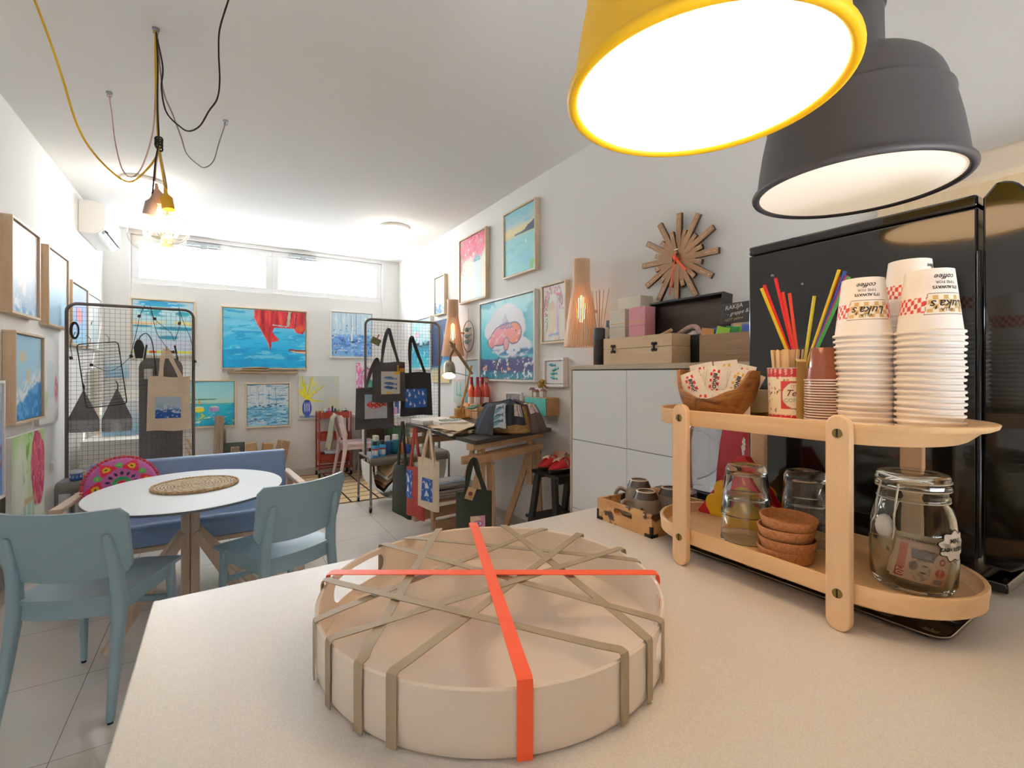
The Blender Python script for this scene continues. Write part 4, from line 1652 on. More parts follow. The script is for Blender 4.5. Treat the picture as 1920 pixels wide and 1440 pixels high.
# askew wire panel in front of the grid
wp = thing('hanging_grid', 'small black wire panel hung askew on the stand behind the bench', 'wire panel', (-.832, 5.172, 1.40), rot=(0, R(-6.5), 0))
fr = [(p[0], 0, p[1]) for p in rrect(.265, .53, .025, 4)]
build(MB().tube(fr, .0042, 6, closed=True), 'frame', P('cord_black', '#1c1c1c', .6), wp)
b = MB()
for k in range(19):
    z = -.245 + .49 * k / 18
    b.tube([(-.132, 0, z), (.132, 0, z)], .0018, 4)
build(b, 'wires', P('cord_black', '#1c1c1c', .6), wp, sm=0)
for s in (-.05, .07):
    build(MB().tube([(s, 0, .265), (s + .01, -.01, .30), (s - .01, -.008, .335), (s - .02, .01, .33)], .0022, 6), 'hook', M_wire, wp)

# string lights
sl = thing('string_lights', 'black cord of small bulbs draped over the wire stand behind the bench', 'string lights', (0, 5.165, 0))
cords = [[(-.648, 0, 1.55), (-.60, 0, 1.80), (-.584, 0, 1.904), (-.548, 0, 2.003)], [(-.511, 0, 2.003), (-.48, 0, 1.887), (-.405, 0, 1.811), (-.36, 0, 1.76), (-.34, 0, 1.70), (-.30, 0, 1.86), (-.309, 0, 2.003)],
         [(-.309, 0, 2.003), (-.269, 0, 1.857), (-.22, 0, 1.72), (-.19, .0, 1.517), (-.20, -.02, 1.42)], [(-.511, 0, 2.003), (-.47, 0, 1.78), (-.42, 0, 1.68), (-.375, 0, 1.60)], [(-.648, 0, 1.55), (-.717, 0, 1.47), (-.80, 0, 1.43), (-.899, 0, 1.48)], [(-1.0, 0, 1.75), (-1.03, 0, 1.65), (-1.02, 0, 1.56), (-1.028, 0, 1.536)]]
b = MB()
for c in cords:
    b.tube(smooth_path(c, 6), .0022, 6)
build(b, 'cord', P('cord_black', '#1c1c1c', .6), sl, sm=60)
for x, z, dx in ((-.584, 1.904, -.02), (-.48, 1.887, 0), (-.30, 1.857, -.02), (-.646, 1.557, .03), (-.19, 1.517, .02), (-.899, 1.48, 0), (-1.028, 1.536, .02), (-.375, 1.60, .01), (-.35, 1.60, .02)):
    b = MB().cyl((x, -.006, z + .012), (x + dx * .3, -.006, z - .012), .011, .012, 10)
    s_ = build(b, 'socket', P('socket_black', '#2a2a2c', .5), sl, sm=50)
    build(MB().sphere((x + dx, -.008, z - .03), .017, 10), 'bulb', glassy('bulb_glass', '#ffffff', dens=.08), s_, sm=60)
random.seed(3)
b = MB()
for k in range(5):
    b.tube([(-1.003 + (.02 + .003 * k) * math.cos(a + k) * .9, 5.168 - .004 * k, 1.76 + (.055 + .004 * k) * math.sin(a + k)) for a in [TAU * i / 20 for i in range(20)]], .0026, 5, closed=True)
single(b, 'cable_coil', P('cord_black', '#1c1c1c', .6), 'coil of thin black cable on the stand near the side wall', 'cable coil', sm=60)
ad = thing('power_adapter', 'black plug adapter with a looped cable beside the beige tote', 'plug adapter', (-.585, 5.16, 1.60))
build(MB().loft([[(px, py - .02, z) for px, py in rrect(wq, .04, .01, 3)] for z, wq in ((-.06, .05), (.03, .075), (.08, .05), (.10, .02))]), 'plug', P('socket_black', '#2a2a2c', .5), ad, sm=40)
build(MB().tube(smooth_path([(0, -.02, .09), (.01, -.02, .13), (.05, -.02, .155), (.085, -.02, .10), (.10, -.02, 0), (.11, -.02, -.12), (.115, -.02, -.2)], 6), .004, 6), 'cable', P('cord_black', '#1c1c1c', .6), ad, sm=60)

# ---------------------------------------------------------------- behind the stand near the bright corner
M_cardw = P('canvas_white', '#f2efe8', .8)
for k, (z0, z1, dx, l) in enumerate(((.56, .615, 0, 'lowest'), (.617, .67, .01, 'second'), (.672, .735, -.005, 'third'), (.737, .795, .004, 'topmost'))):
    b = MB().box((-1.06 + dx, 5.62, z0), (-.62 + dx, 6.12, z1))
    single(b, 'blank_canvas', M_cardw, 'cream blank canvas, %s of the stack behind the felt pouches' % l, 'canvas', group='stack of blank canvases', bev=.003)
lowc = thing('low_cabinet', 'low white cabinet behind the wire stand in the bright corner', 'cabinet', (-.72, 5.88, 0))
build(MB().box((-.37, -.30, .03), (.37, .30, .44)), 'body', P('cab_white', '#ecebe8', .5), lowc, bev=.004)
build(MB().box((-.34, -.28, 0), (.34, .28, .03)), 'plinth', P('cab_grey', '#b5b3b0', .5), lowc)
for k, (c, z0, z1, w) in enumerate((('#c9485a', .442, .468, .44), ('#ede7dc', .47, .515, .42), ('#d8b25a', .517, .535, .40), ('#e8e4dd', .537, .559, .43))):
    b = MB().box((-1.05, 5.64, z0), (-1.05 + w, 5.95, z1))
    single(b, 'book', P('book_%d' % k, c, .7), ['red book lowest under the blank canvases', 'thick cream book in the pile under the blank canvases', 'thin yellow book in the pile under the blank canvases', 'pale book right under the blank canvases'][k], 'book', group='books under the blank canvases', bev=.003)
b = MB().box((-.28, -.012, 0), (.28, .012, 1.25))
o = single(b, 'blank_canvas', M_cardw, 'tall blank canvas leaning on the back wall behind the felt pouches', 'canvas', (-.70, 6.78, 0), bev=.003)
o.rotation_euler = (R(-11), 0, 0)
b = MB().cyl((-1.055, 6.35, .0), (-1.065, 6.30, 1.45), .045, n=24)
single(b, 'cardboard_tube', P('tube_cream', '#e2dccf', .7), 'tall cream cardboard tube standing in the bright corner', 'tube', sm=40)
b = MB()
pigment(b, p_haze, .5, .34, 30, 24, lambda x, z: (x, -.012, z))
b.box((-.25, -.011, -.17), (.25, .011, .17))
single(b, 'canvas_painting', M_paint, 'small light blue canvas standing on the blank canvases behind the wire stand', 'painting', (-.72, 6.02, .966), sm=0)
# blue mug on the stand tray
mg = thing('mug', 'white and blue mug on the tray behind the bench', 'mug', (-.975, 5.06, .5555))


def mugc(a, z, i):
    return tuple(rgb('#2f5da8')) if (z < .062 and not (.02 < z < .05 and math.sin(a * 9) > .5)) else tuple(rgb('#eceff2'))


build(MB().lathe([(0, 0), (.036, 0), (.038, .004), (.038, .02), (.038, .021), (.038, .05), (.038, .051), (.038, .062), (.038, .063), (.038, .082), (.035, .082), (.034, .006), (0, .006)], 40, col=mugc), 'cup', painted('painted_ceramic', .25, coat=.3), mg, sm=50)
build(MB().tube([(.036, 0, .065), (.055, 0, .066), (.064, 0, .045), (.055, 0, .022), (.037, 0, .02)], .005, 8), 'handle', M_cardw, mg, sm=60)
b = MB().lathe([(0, 0), (.025, 0), (.025, .07), (.018, .08), (0, .08)], 20)
single(b, 'paint_jar', P('jar_blue', '#8fb6dc', .4), 'pale blue jar beside the mug on the tray behind the bench', 'jar', (-.885, 5.06, .5555), sm=40)

# ---------------------------------------------------------------- paint bottles on the stand tray beside the work table
M_pb = {}


def bottle(label, x, y, body, cap, s=1.0, lab=None, z=.5555, wide=1.0):
    t = thing('paint_bottle', label, 'paint bottle', (x, y, z), 0, 'paint bottles on the stand tray')
    r = .034 * s * wide
    h = .10 * s
    build(MB().lathe([(0, 0), (r * .95, 0), (r, .005), (r, h), (r * .8, h + .016 * s), (r * .55, h + .022 * s), (0, h + .022 * s)], 20), 'bottle', P('pb_' + body, body, .35), t, sm=40)
    build(MB().lathe([(r * .66, h + .018 * s), (r * .66, h + .055 * s), (r * .6, h + .06 * s), (0, h + .06 * s)], 20), 'cap', P('pc_' + cap, cap, .4), t, sm=40)
    if lab:
        def lc(a, zz, i):
            return tuple(rgb('#b8323a')) if zz > h * .72 else (tuple(rgb('#e9ecef')) if math.sin(a * 5) < .6 else tuple(rgb('#9fb4c4')))
        build(MB().lathe([(r + .0006, h * q) for q in (.2, .45, .7, .73, .88)], 24, a0=R(200), a1=R(320), col=lc), 'label', M_print, t, sm=60)
    return t


bottle('light blue paint bottle with a black cap and red label, nearest the stand post', 1.352, 4.835, '#2f95cf', '#20242a', 1, True)
bottle('light blue paint bottle with a black cap, beside the orange trolley of totes', 1.44, 4.87, '#3a9fd6', '#20242a', 1, True)['label'] = 'light blue paint bottle with a black cap and red label, second from the stand post'
bottle('tall teal paint bottle with a white cap in the back row nearest the stand post', 1.40, 4.96, '#2a7f8f', '#e9e7e2', 1.25)
bottle('teal paint bottle with a lime green cap', 1.43, 5.12, '#2f8f86', '#d5de5a', 1.15)
bottle('indigo paint bottle with a white cap', 1.515, 4.95, '#2f5f9a', '#ebe7e4', 1.2)
bottle('wide teal paint bottle with a big white cap, beside the orange bottle', 1.60, 4.95, '#1f6f86', '#ece9e6', 1.25, wide=1.15)
bottle('small orange paint bottle', 1.665, 4.92, '#e0642f', '#e0642f', .72)
bottle('small blue paint bottle next to the orange one', 1.715, 4.90, '#2f57a8', '#2f57a8', .78)
bottle('small blue paint bottle farthest from the orange one', 1.765, 4.94, '#34509a', '#3a5cb0', .75)

# folded brown paper bags in the sling
for k, (wid, c, l) in enumerate(((.25, '#3a332f', 'dark paper sleeve lowest in the canvas sling'), (.25, '#8f6f52', 'brown paper bag lying on the dark sleeve in the canvas sling'), (.24, '#b08d6c', 'brown paper bag in the middle of the canvas sling'), (.20, '#d8d8da', 'grey printed magazine on the paper bags in the canvas sling'), (.21, '#b5946f', 'brown paper bag uppermost in the canvas sling'))):
    b = MB()

    def f(u, v, o):
        x = (u - .5) * wid
        return (x, (v - .5) * .40, o + .007 * math.sin(u * 5 + k) + .005 * math.sin(v * 9 + k * 2))
    b.surf(lambda u, v: f(u, v, .006), 10, 10).surf(lambda u, v: f(1 - u, v, -.006), 10, 10)
    rim = [(i / 10, 0) for i in range(10)] + [(1, j / 10) for j in range(10)] + [(1 - i / 10, 1) for i in range(10)] + [(0, 1 - j / 10) for j in range(10)]
    b.loft([[f(u, v, -.006) for u, v in rim], [f(u, v, .006) for u, v in rim]], cap=False)
    d_, e_ = .026 * k, .028 * k
    o = single(b, 'paper_bag', P('kraft_%d' % k, c, .85, bmp=.2, bscale=60), l, 'paper bag', (1.508 + .7 * (e_ - d_), 4.965 - .02 * k, .29 + .7 * (e_ + d_)), group='paper bags in the sling', sm=50)
    o.rotation_euler = (0, R(-45), 0)

# ---------------------------------------------------------------- red trolley with paints
M_red = P('trolley_red', '#a5412f', .45, metal=.1)
tr = thing('utility_trolley', 'brick red three tier trolley by the back wall', 'trolley', (1.345, 6.85, 0))
W, D = .205, .115
for sx in (-1, 1):
    for sy in (-1, 1):
        build(MB().box((sx * W - .011, sy * D - .007, .10), (sx * W + .011, sy * D + .007, .885)), 'post', M_red, tr, bev=.003)
        x, y = sx * W, sy * D
        b = MB().cyl((x, y, .06), (x, y, .11), .008, n=8).box((x - .016, y - .01, .03), (x - .012, y + .02, .07)).box((x + .012, y - .01, .03), (x + .016, y + .02, .07))
        c_ = build(b, 'caster', M_steel, tr)
        build(MB().cyl((x - .011, y + .01, .036), (x + .011, y + .01, .036), .036, n=20), 'wheel', M_rubber, c_)
for z0, z1 in ((.80, .885), (.50, .60), (.20, .315)):
    b = MB()
    o1 = rrect(2 * W - .024, 2 * D + .02, .03, 5)
    o2 = rrect(2 * W - .03, 2 * D + .014, .027, 5)
    b.loft([[(x, y, z0) for x, y in o1], [(x, y, z1) for x, y in o1]], cap=False)
    b.loft([[(x, y, z0 + .003) for x, y in o2], [(x, y, z1) for x, y in o2]], cap=False)
    b.loft([[(x, y, z1) for x, y in o1], [(x, y, z1) for x, y in o2]], cap=False)
    b.prism(o1, z0, z0 + .003)
    build(b, 'basket', M_red, tr, sm=40)
build(MB().box((-W, -D, .12), (W, -D + .02, .14)).box((-W, D - .02, .12), (W, D, .14)), 'base_frame', M_red, tr, bev=.002)
random.seed(12)
for k, (dx, dy, c, cap, h, r, l) in enumerate(((-.16, -.06, '#d8b25a', '#d8b25a', .03, .014, 'ochre'), (-.125, -.07, '#4fb8d8', '#e9e9e9', .055, .016, 'sky blue'), (-.07, -.05, '#c8489a', '#d86ab0', .06, .015, 'magenta'), (-.03, -.07, '#2f4a66', '#20242a', .085, .014, 'navy'), (.01, -.05, '#3f6f9a', '#303a46', .05, .014, 'slate blue'), (.05, -.07, '#4fc04a', '#5fd05a', .035, .016, 'green'), (.085, -.04, '#e9e9e6', '#f2f2f0', .085, .014, 'white'), (.12, -.06, '#2a2a2e', '#e4e4e2', .055, .017, 'black'), (.155, -.05, '#33333a', '#d8d8d6', .06, .015, 'charcoal'))):
    t = thing('paint_pot', '%s paint pot on top of the red trolley' % l, 'paint pot', (1.345 + dx, 6.85 + dy, .8035), 0, 'paint pots on the red trolley')
    build(MB().lathe([(0, 0), (r, 0), (r, .06 + h * .6), (0, .06 + h * .6)], 14), 'pot', P('pot_' + l, c, .4), t, sm=40)
    build(MB().lathe([(r * .8, .06 + h * .6), (r * .8, .075 + h), (0, .075 + h)], 14), 'cap', P('potcap_' + l, cap, .4), t, sm=40)
tub = thing('bucket', 'blue plastic tub with a white lid on the lowest tier of the red trolley', 'bucket', (1.33, 6.84, .2035))
build(MB().lathe([(0, 0), (.085, 0), (.10, .12), (0, .12)], 28), 'tub', P('tub_blue', '#4f86c6', .4), tub, sm=40)
build(MB().lathe([(.104, .115), (.106, .14), (.10, .147), (0, .147)], 28), 'lid', P('tub_lid', '#dfe6ee', .4), tub, sm=40)

# apron over the back of the pink chair
ap = thing('cloth_apron', 'grey green linen apron draped over the pink chair', 'apron', (1.315, 6.47, .0))


def drape(u, v, o):
    # v 0 front hem (seat side) -> 1 rear hem
    s = v * 2 - 1
    y = (u - .5) * (.24 + .08 * abs(s))
    z = .878 - .36 * abs(s) ** 1.0 * (1.25 if s > 0 else .5) - (.0 if abs(s) > .06 else 0)
    x = -.02 + (-.055 * s if s > 0 else -.03 * s) - (.035 if s > .05 else -.03 if s < -.05 else 0) + .02 * math.sin(y * 42) * abs(s)
    return (x + o, y, z)


b = MB()
b.surf(lambda u, v: drape(u, v, 0), 20, 20).surf(lambda u, v: drape(1 - u, v, .004), 20, 20)
build(b, 'cloth', cloth('linen_sage', '#aba594'), ap, sm=70)

# white desk with jars behind the tote stand
dk = thing('desk', 'white desk in the back corner behind the tote bag stand', 'desk', (1.96, 6.62, 0))
M_desk = P('desk_white', '#e6e3e0', .45)
build(MB().box((-.37, -.28, .80), (.36, .28, .84)), 'desktop', M_desk, dk, bev=.003)
for sx in (-1, 1):
    for sy in (-1, 1):
        b = MB().loft([[(sx * .33 + px, sy * .25 + py, 0) for px, py in rrect(.032, .032, .006, 2)], [(sx * .33 + px, sy * .25 + py, .80) for px, py in rrect(.05, .05, .006, 2)]])
        build(b, 'leg', M_desk, dk, sm=30)
dr = build(MB().box((-.30, -.285, .70), (.30, -.262, .79)), 'drawer', M_desk, dk, bev=.003)
build(MB().sphere((0, -.30, .745), .016, 10), 'knob', M_steel, dr)
b = MB().box((1.72, 6.70, 0), (2.02, 6.88, .62))
single(b, 'storage_box', P('brown_box', '#5a4038', .7), 'dark brown box standing under the white desk', 'box', bev=.004)
b = MB().box((2.05, 6.45, .0), (2.16, 6.80, .66))
single(b, 'folder', P('green_board', '#4f8a5f', .7), 'green board leaning under the white desk', 'board', bev=.003)
for k, (x, y, c, h, r, l) in enumerate(((1.99, 6.42, '#e8e8ea', .11, .036, 'white jar with a blue mark nearest the edge of the white desk'), (2.08, 6.44, '#c993b4', .10, .034, 'mauve jar on the white desk'), (2.17, 6.45, '#dfe3e8', .10, .034, 'pale grey jar on the white desk'), (2.03, 6.56, '#d8c860', .17, .04, 'yellow and black patterned tin on the white desk'), (2.15, 6.58, '#2f4a86', .24, .03, 'tall navy bottle on the white desk'))):
    b = MB().lathe([(0, 0), (r, 0), (r, h * .75), (r * .75, h * .82), (r * .75, h), (0, h)], 18)
    single(b, 'jar', P('deskjar_%d' % k, c, .35, var=.2, vscale=40), l, 'jar', (x, y, .8405), group='jars on the white desk', sm=40)

# ---------------------------------------------------------------- salvaged wood along the back wall
M_drift = wood('weathered_wood', '#a08a74', '#75604d', 'z', 5, .8)
b = MB().box((-.055, -.015, 0), (.045, .015, .885))
o = single(b, 'wooden_plank', M_drift, 'weathered grey plank leaning on the back wall under the yellow and lilac boats', 'plank', (-.02, 6.86, 0), bev=.003)
o.rotation_euler = (R(-8), R(2), 0)
b = MB().box((-.02, -.012, 0), (.03, .012, .70))
o = single(b, 'wooden_plank', M_drift, 'narrower plank leaning behind the weathered grey one', 'plank', (.045, 6.93, 0), bev=.003)
o.rotation_euler = (R(-4), 0, 0)
M_greenwood = wood('green_grey_boards', '#55625a', '#333c38', 'x', 6, .8)
b = MB().box((-.12, -.015, 0), (.12, .015, .535))
o = single(b, 'board', M_greenwood, 'dark green grey board leaning on the back wall beside the plank', 'board', (.16, 6.90, 0), bev=.003)
o.rotation_euler = (R(-7), 0, 0)
b = MB().box((-.05, -.03, 0), (.05, .03, .50))
o = single(b, 'wood_offcut', M_drift, 'rough wood offcut in front of the dark green grey board', 'wood offcut', (.17, 6.78, 0), bev=.012)
M_logs = wood('cut_wood', '#c09a70', '#96714c', 'x', 5, .75)
for k, (x, a, h, l) in enumerate(((.40, -14, .50, 'tan wood block tipped towards the plank, behind the bench'), (.495, 10, .48, 'tan wood block standing in the middle behind the bench'), (.585, 24, .50, 'tan wood block tipped towards the trolley, behind the bench'))):
    b = MB().box((-.055, -.06, 0), (.055, .06, h))
    o = single(b, 'wood_block', M_logs, l, 'wood block', (x + (.05 if a > 15 else 0), 6.84 + .02 * k, .03 if a else 0), group='wood blocks behind the bench', bev=.006)
    o.rotation_euler = (0, R(a) * .5, R(a))
for k, (x0, x1, z1, l) in enumerate(((-.33, -.06, .62, 'pale round stick leaning in the gap behind the wire stand, the longer one'), (-.34, -.12, .52, 'pale round stick leaning in the gap behind the wire stand, the shorter one'))):
    b = MB().cyl((x1, 6.72 + .05 * k, .0), (x0, 6.95, z1), .014, n=10)
    single(b, 'wooden_stick', wood('pale_stick', '#d8b890', '#bf9a6e', 'x', 5, .6), l, 'stick', group='pale sticks', sm=40)

# driftwood ledge under the red boat
sh = thing('wall_ledge', 'narrow driftwood ledge on the back wall under the red boat painting', 'shelf', (.50, YB - .06, 1.405))
b = MB()
pts = rrect(.82, .10, .01, 2)
b.prism([(x, y * (1 + .06 * math.sin(x * 17))) for x, y in pts], 0, .028)
build(b, 'board', wood('driftwood', '#b49a78', '#7d664c', 'x', 6, .8), sh, bev=.004)
build(MB().box((-.35, .02, -.02), (.36, .055, 0)), 'bracket', P('ledge_white', '#e8e6e3', .5), sh)
M_grey_dr = wood('grey_driftwood', '#9aa09a', '#6d6c64', 'x', 6, .85)
for k, (x0, x1, y, z, r, l) in enumerate(((.165, .42, 7.02, 1.448, .013, 'grey driftwood stick lying lowest on the ledge'), (.19, .555, 7.0, 1.449, .015, 'long brown driftwood stick on the ledge'), (.25, .53, 7.03, 1.477, .013, 'pale driftwood stick on top of the others on the ledge'), (.33, .56, 7.005, 1.478, .013, 'short driftwood stick at the trolley side of the ledge pile'))):
    b = MB().tube(smooth_path([(x0, y, z), ((x0 + x1) / 2, y + .004, z + .004), (x1, y - .004, z)], 5), [r * (.6 + .4 * math.sin(PI * min(1, .2 + i / 12))) for i in range(11)], 8)
    single(b, 'driftwood_stick', [M_grey_dr, wood('driftwood', '#b49a78', '#7d664c', 'x', 6, .8)][k % 2], l, 'driftwood', group='driftwood pile on the ledge', sm=60)
# ================================================================ work table on trestles
M_pine = wood('trestle_pine', '#d2ab84', '#b58a63', 'z', 4, .55)
M_pinex = wood('trestle_pine_x', '#d2ab84', '#b58a63', 'x', 4, .55)
M_tabletop = P('black_top', '#3a3432', .38, bmp=.05, bscale=200)
TN, TR_, TB, TL_ = (1.455, 2.80), (2.328, 3.135), (2.328, 4.46), (1.435, 4.15)
wt = thing('work_table', 'black topped work table on pine trestles by the picture wall', 'table', (0, 0, 0))
b = MB().prism([TN, TR_, TB, TL_], .93, .96)
build(b, 'tabletop', M_tabletop, wt, bev=.003)


def trestle(A, B, name):
    A, B = Vector((*A, 0)), Vector((*B, 0))
    d = (B - A).normalized()
    n = Vector((-d.y, d.x, 0))
    L = (B - A).length
    up = Vector((0, 0, 1))
    at_ = lambda s, o, z: A + d * s + n * o + up * z
    tr_ = build(MB().bar(at_(-.02, 0, .905), at_(L, 0, .905), .07, .045), 'trestle', M_pinex, wt, bev=.004)
    for s in (.10, L - .16):
        build(MB().bar(at_(s, 0, .52), at_(s, 0, .884), .05, .024, d), 'upright', M_pine, tr_, bev=.003)
        for k in range(5):
            q = at_(s, -.0135, .56 + .075 * k) if False else None
        b = MB()
        for k in range(3):
            p = at_(s, 0, .855 - .06 * k)
            b.cyl(p - n * .0135 - d * 0, p + n * .0135, .006, n=8)
            b.cyl(p - d * .026, p + d * .026, .006, n=8)
        build(b, 'peg_holes', P('hole_pale', '#e6d8c8', .5), tr_)
        for o in (-1, 1):
            b = MB().bar(at_(s + .06, o * .03, .80), at_(s + .06, -.06 if o < 0 else .34, 0), .055, .026, d)
            build(b, 'leg', M_pine, tr_, bev=.003)
            b = MB()
            p = at_(s + .06, o * .045, .775)
            b.cyl(p - n * o * .0, p + n * o * .02, .011, n=10)
            build(b, 'bolt', M_steel, tr_)
    for o in (-.036, .036):
        build(MB().bar(at_(-.06, o, .815), at_(L - .04, o, .815), .024, .055), 'rail', M_pinex, tr_, bev=.003)
    for o in (-.195, .195):
        build(MB().bar(at_(.10, o, .075), at_(L - .05, o, .075), .022, .10), 'stretcher', M_pinex, tr_, bev=.003)
    return at_


tA = trestle((1.475, 2.90), (2.27, 3.20), 'near')
tB = trestle((1.47, 4.02), (2.24, 4.10), 'far')
b = MB()
for k in range(7):
    y = 3.90 + .052 * k
    b.box((1.62, y, .262), (2.20, y + .04, .278))
build(b, 'slatted_shelf', M_pinex, wt, bev=.002)

# books on the slatted shelf
for k, (x0, x1, y0, y1, h, c, a, l) in enumerate(((1.66, 2.06, 3.94, 4.2, .028, '#7f858c', 2, 'grey hardback lowest of the stack on the slatted shelf'), (1.68, 2.05, 3.93, 4.19, .02, '#d9d9d6', -3, 'thin white book second from the bottom on the slatted shelf'), (1.66, 2.04, 3.94, 4.2, .028, '#3b3f4a', 4, 'dark book in the middle of the stack on the slatted shelf'), (1.70, 2.06, 3.95, 4.2, .022, '#8d99a5', -4, 'blue grey book second from the top on the slatted shelf'), (1.66, 2.0, 3.93, 4.19, .032, '#8fa5b8', 3, 'book with a misty blue cover on top of the stack on the slatted shelf'))):
    zz = .2785 + [0, .029, .050, .079, .102][k]
    t = thing('book', l, 'book', ((x0 + x1) / 2, (y0 + y1) / 2, zz), R(a), 'books on the slatted shelf')
    w, d = (x1 - x0) / 2, (y1 - y0) / 2
    build(MB().box((-w + .005, -d + .005, .002), (w - .002, d - .005, h - .002)), 'pages', P('book_pages', '#e9e4da', .8), t)
    b = MB().box((-w, -d, 0), (w, d, .002)).box((-w, -d, h - .002), (w, d, h)).box((-w, -d, 0), (-w + .004, d, h))
    build(b, 'cover', P('bookcover_%d' % k, c, .45), t)
    if k == 4:
        b = MB()
        pigment(b, p_grey_sea, 2 * w - .03, 2 * d - .03, 24, 24, lambda x, z: (x, z, h + .0006))
        build(b, 'cover_picture', M_print, t, sm=0)

# totes hung along the edge
tote('natural canvas tote hung on the table edge, printed with a blue panel', (1.385, 3.47, .36), .30, .385, M_natural, k_blue_white, (-.06, .085, .06, .235), (.02, .215), rz=R(-79), seed=11, group='totes on the table edge', d=.05)
tote('brick red tote hung on the table edge, printed with a blue panel', (1.372, 3.72, .235), .31, .40, M_redcloth, k_blue_white, (-.15, -.02, .14, .37), (0, .315), rz=R(-82), seed=12, group='totes on the table edge', d=.06)
tote('olive tote with no print hung behind the brick red one', (1.345, 3.98, .19), .30, .42, M_olive, None, None, (.02, .37), rz=R(-84), seed=13, group='totes on the table edge', d=.07, wb=.38)
ot = tote('olive tote with a pink print hung on the trestle rail', (1.44, 2.80, .27), .24, .36, M_olive, k_pink_eye, (-.03, .07, .10, .20), (.0, .205), rz=R(-18), seed=14, d=.07)
tg = thing('gift_tag', 'kraft tag with a hole hung on the olive tote by the trestle', 'tag', (1.385, 2.745, .63), rot=(0, R(20), R(-20)))
build(MB().box((-.028, -.004, -.04), (.028, 0, .04)), 'card', P('kraft_tag', '#c39a6a', .8), tg, bev=.001)
build(MB().cyl((0, -.006, 0), (0, -.004, 0), .014, n=14), 'eyelet', P('peg_red2', '#7a3f2f', .6), tg)

# ---------------------------------------------------------------- on the table
ZT = .9605
M_board = P('panel_white', '#eeeae4', .6)
b = MB().prism([(x, y) for x, y in ((-.15, -.16), (.17, -.10), (.15, .16), (-.16, .12))], 0, .04)
single(b, 'blank_canvas', M_board, 'blank white canvas lying at the far end of the black table', 'canvas', (1.63, 3.99, ZT), bev=.003)
jute_mat('round jute mat under the small white canvas on the black table', (1.63, 3.63, ZT), .165)
b = MB().prism([(x, y) for x, y in ((-.13, -.10), (.11, -.14), (.16, .09), (-.09, .14))], 0, .036)
single(b, 'blank_canvas', M_board, 'small white canvas on the jute mat with a shell necklace on it', 'canvas', (1.65, 3.665, ZT + .0125), bev=.003)
random.seed(21)
b = MB()
for k in range(46):
    a = TAU * k / 23 + random.uniform(-.1, .1)
    q = .055 + .016 * (k // 23) + random.uniform(-.006, .006)
    b.sphere((q * 1.25 * math.cos(a), q * .8 * math.sin(a), .008), random.uniform(.006, .009), 6)
single(b, 'shell_necklace', P('shell_mint', '#cfdccf', .5, var=.25, vscale=200), 'pale green shell necklace on the small white canvas', 'necklace', (1.66, 3.67, ZT + .0495), sm=60)

for k in range(3):
    b = MB()

    def fold(u, v, o, k=k):
        x = (u - .5) * (.50 - .03 * k)
        y = (v - .5) * (.34 + .02 * k)
        return (x + .12 * y, y + .25 * x, o + .006 * (k + 1) + .010 * k * (.5 + .5 * math.sin(x * 14 + k)) * (.5 + .5 * math.sin(y * 11 + k * 2)) + .004 * math.sin(x * 40 + y * 18) ** 2)
    b.surf(lambda u, v: fold(u, v, .004), 20, 16).surf(lambda u, v: fold(1 - u, v, -.004), 20, 16)
    single(b, 'folded_tote', M_natural if k else cloth('natural_canvas_pale', '#eadcc6'), ['beige folded tote bag lowest of three on the black table', 'beige folded tote bag in the middle of three on the black table', 'beige folded tote bag topmost of three on the black table'][k], 'tote bag', (1.66 - .02 * k, 3.30 + .035 * k, ZT + .004 * k), R(8 * k), group='folded totes on the black table', sm=70)

# straw basket with totes draped over it
bk = thing('basket', 'straw basket with dark totes draped over it on the black table', 'basket', (1.905, 3.09, ZT))
M_straw = P('straw', '#c0985f', .9, bmp=.8, bscale=110, var=.3, vscale=70)
pr = [(0, .002), (.16, .002), (.19, .02), (.205, .07), (.20, .13), (.175, .19), (.165, .205), (.158, .205), (.17, .18), (.19, .12), (.185, .03), (0, .012)]
build(MB().lathe(pr, 48), 'body', M_straw, bk, sm=60)
for s in ():
    b = MB().tube(smooth_path([(-.06, s * .165, .19), (-.05, s * .15, .245), (0, s * .14, .262), (.05, s * .15, .245), (.06, s * .165, .19)], 5), .008, 8)
    build(b, 'handle', M_straw, bk, sm=60)


def draped(label, a, wa, r0, z0, zend, mat_, seed, pr_=None, flare=0, prr=(0, 1, 0, 1)):
    t = thing('tote_bag', label, 'tote bag', (1.905, 3.09, ZT), 0, 'totes draped over the basket')

    def f(u, v, o):
        q = R(a) + (u - .5) * R(wa) * (.75 + .35 * v)
        # inside the basket, over the rim, down the outer side
        if v < .3:
            rr = r0 + (.175 - r0) * v / .3
            z = z0 + (.222 - z0) * math.sin(v / .3 * PI / 2)
        else:
            k = (v - .3) / .7
            rr = .185 + .03 * math.sin(min(1, k * 1.4) * PI / 2) + flare * k
            z = .222 - (.222 - zend) * k ** .9
        rr += .006 * math.sin(u * 15 + seed) * (.4 + v) + o
        return (rr * math.cos(q), rr * math.sin(q), z + .004 * math.sin(u * 9 + seed))
    b = MB()
    b.surf(lambda u, v: f(u, v, .004), 18, 24).surf(lambda u, v: f(1 - u, v, -.002), 18, 24)
    build(b, 'bag_body', mat_, t, sm=70)
    if pr_:
        b = MB()
        u0, u1, v0, v1 = prr
        pigment(b, pr_, 1, 1, 30, 30, lambda x, z: f(u0 + (u1 - u0) * (x + .5), v1 - (v1 - v0) * (z + .5), .0065))
        build(b, 'printed_patch', M_print, t, sm=70)
    return t


M_slate = cloth('slate_canvas', '#454a54')
M_navy = cloth('navy_canvas', '#35353f')
M_brownish = cloth('brown_grey_canvas', '#5a4f4c')


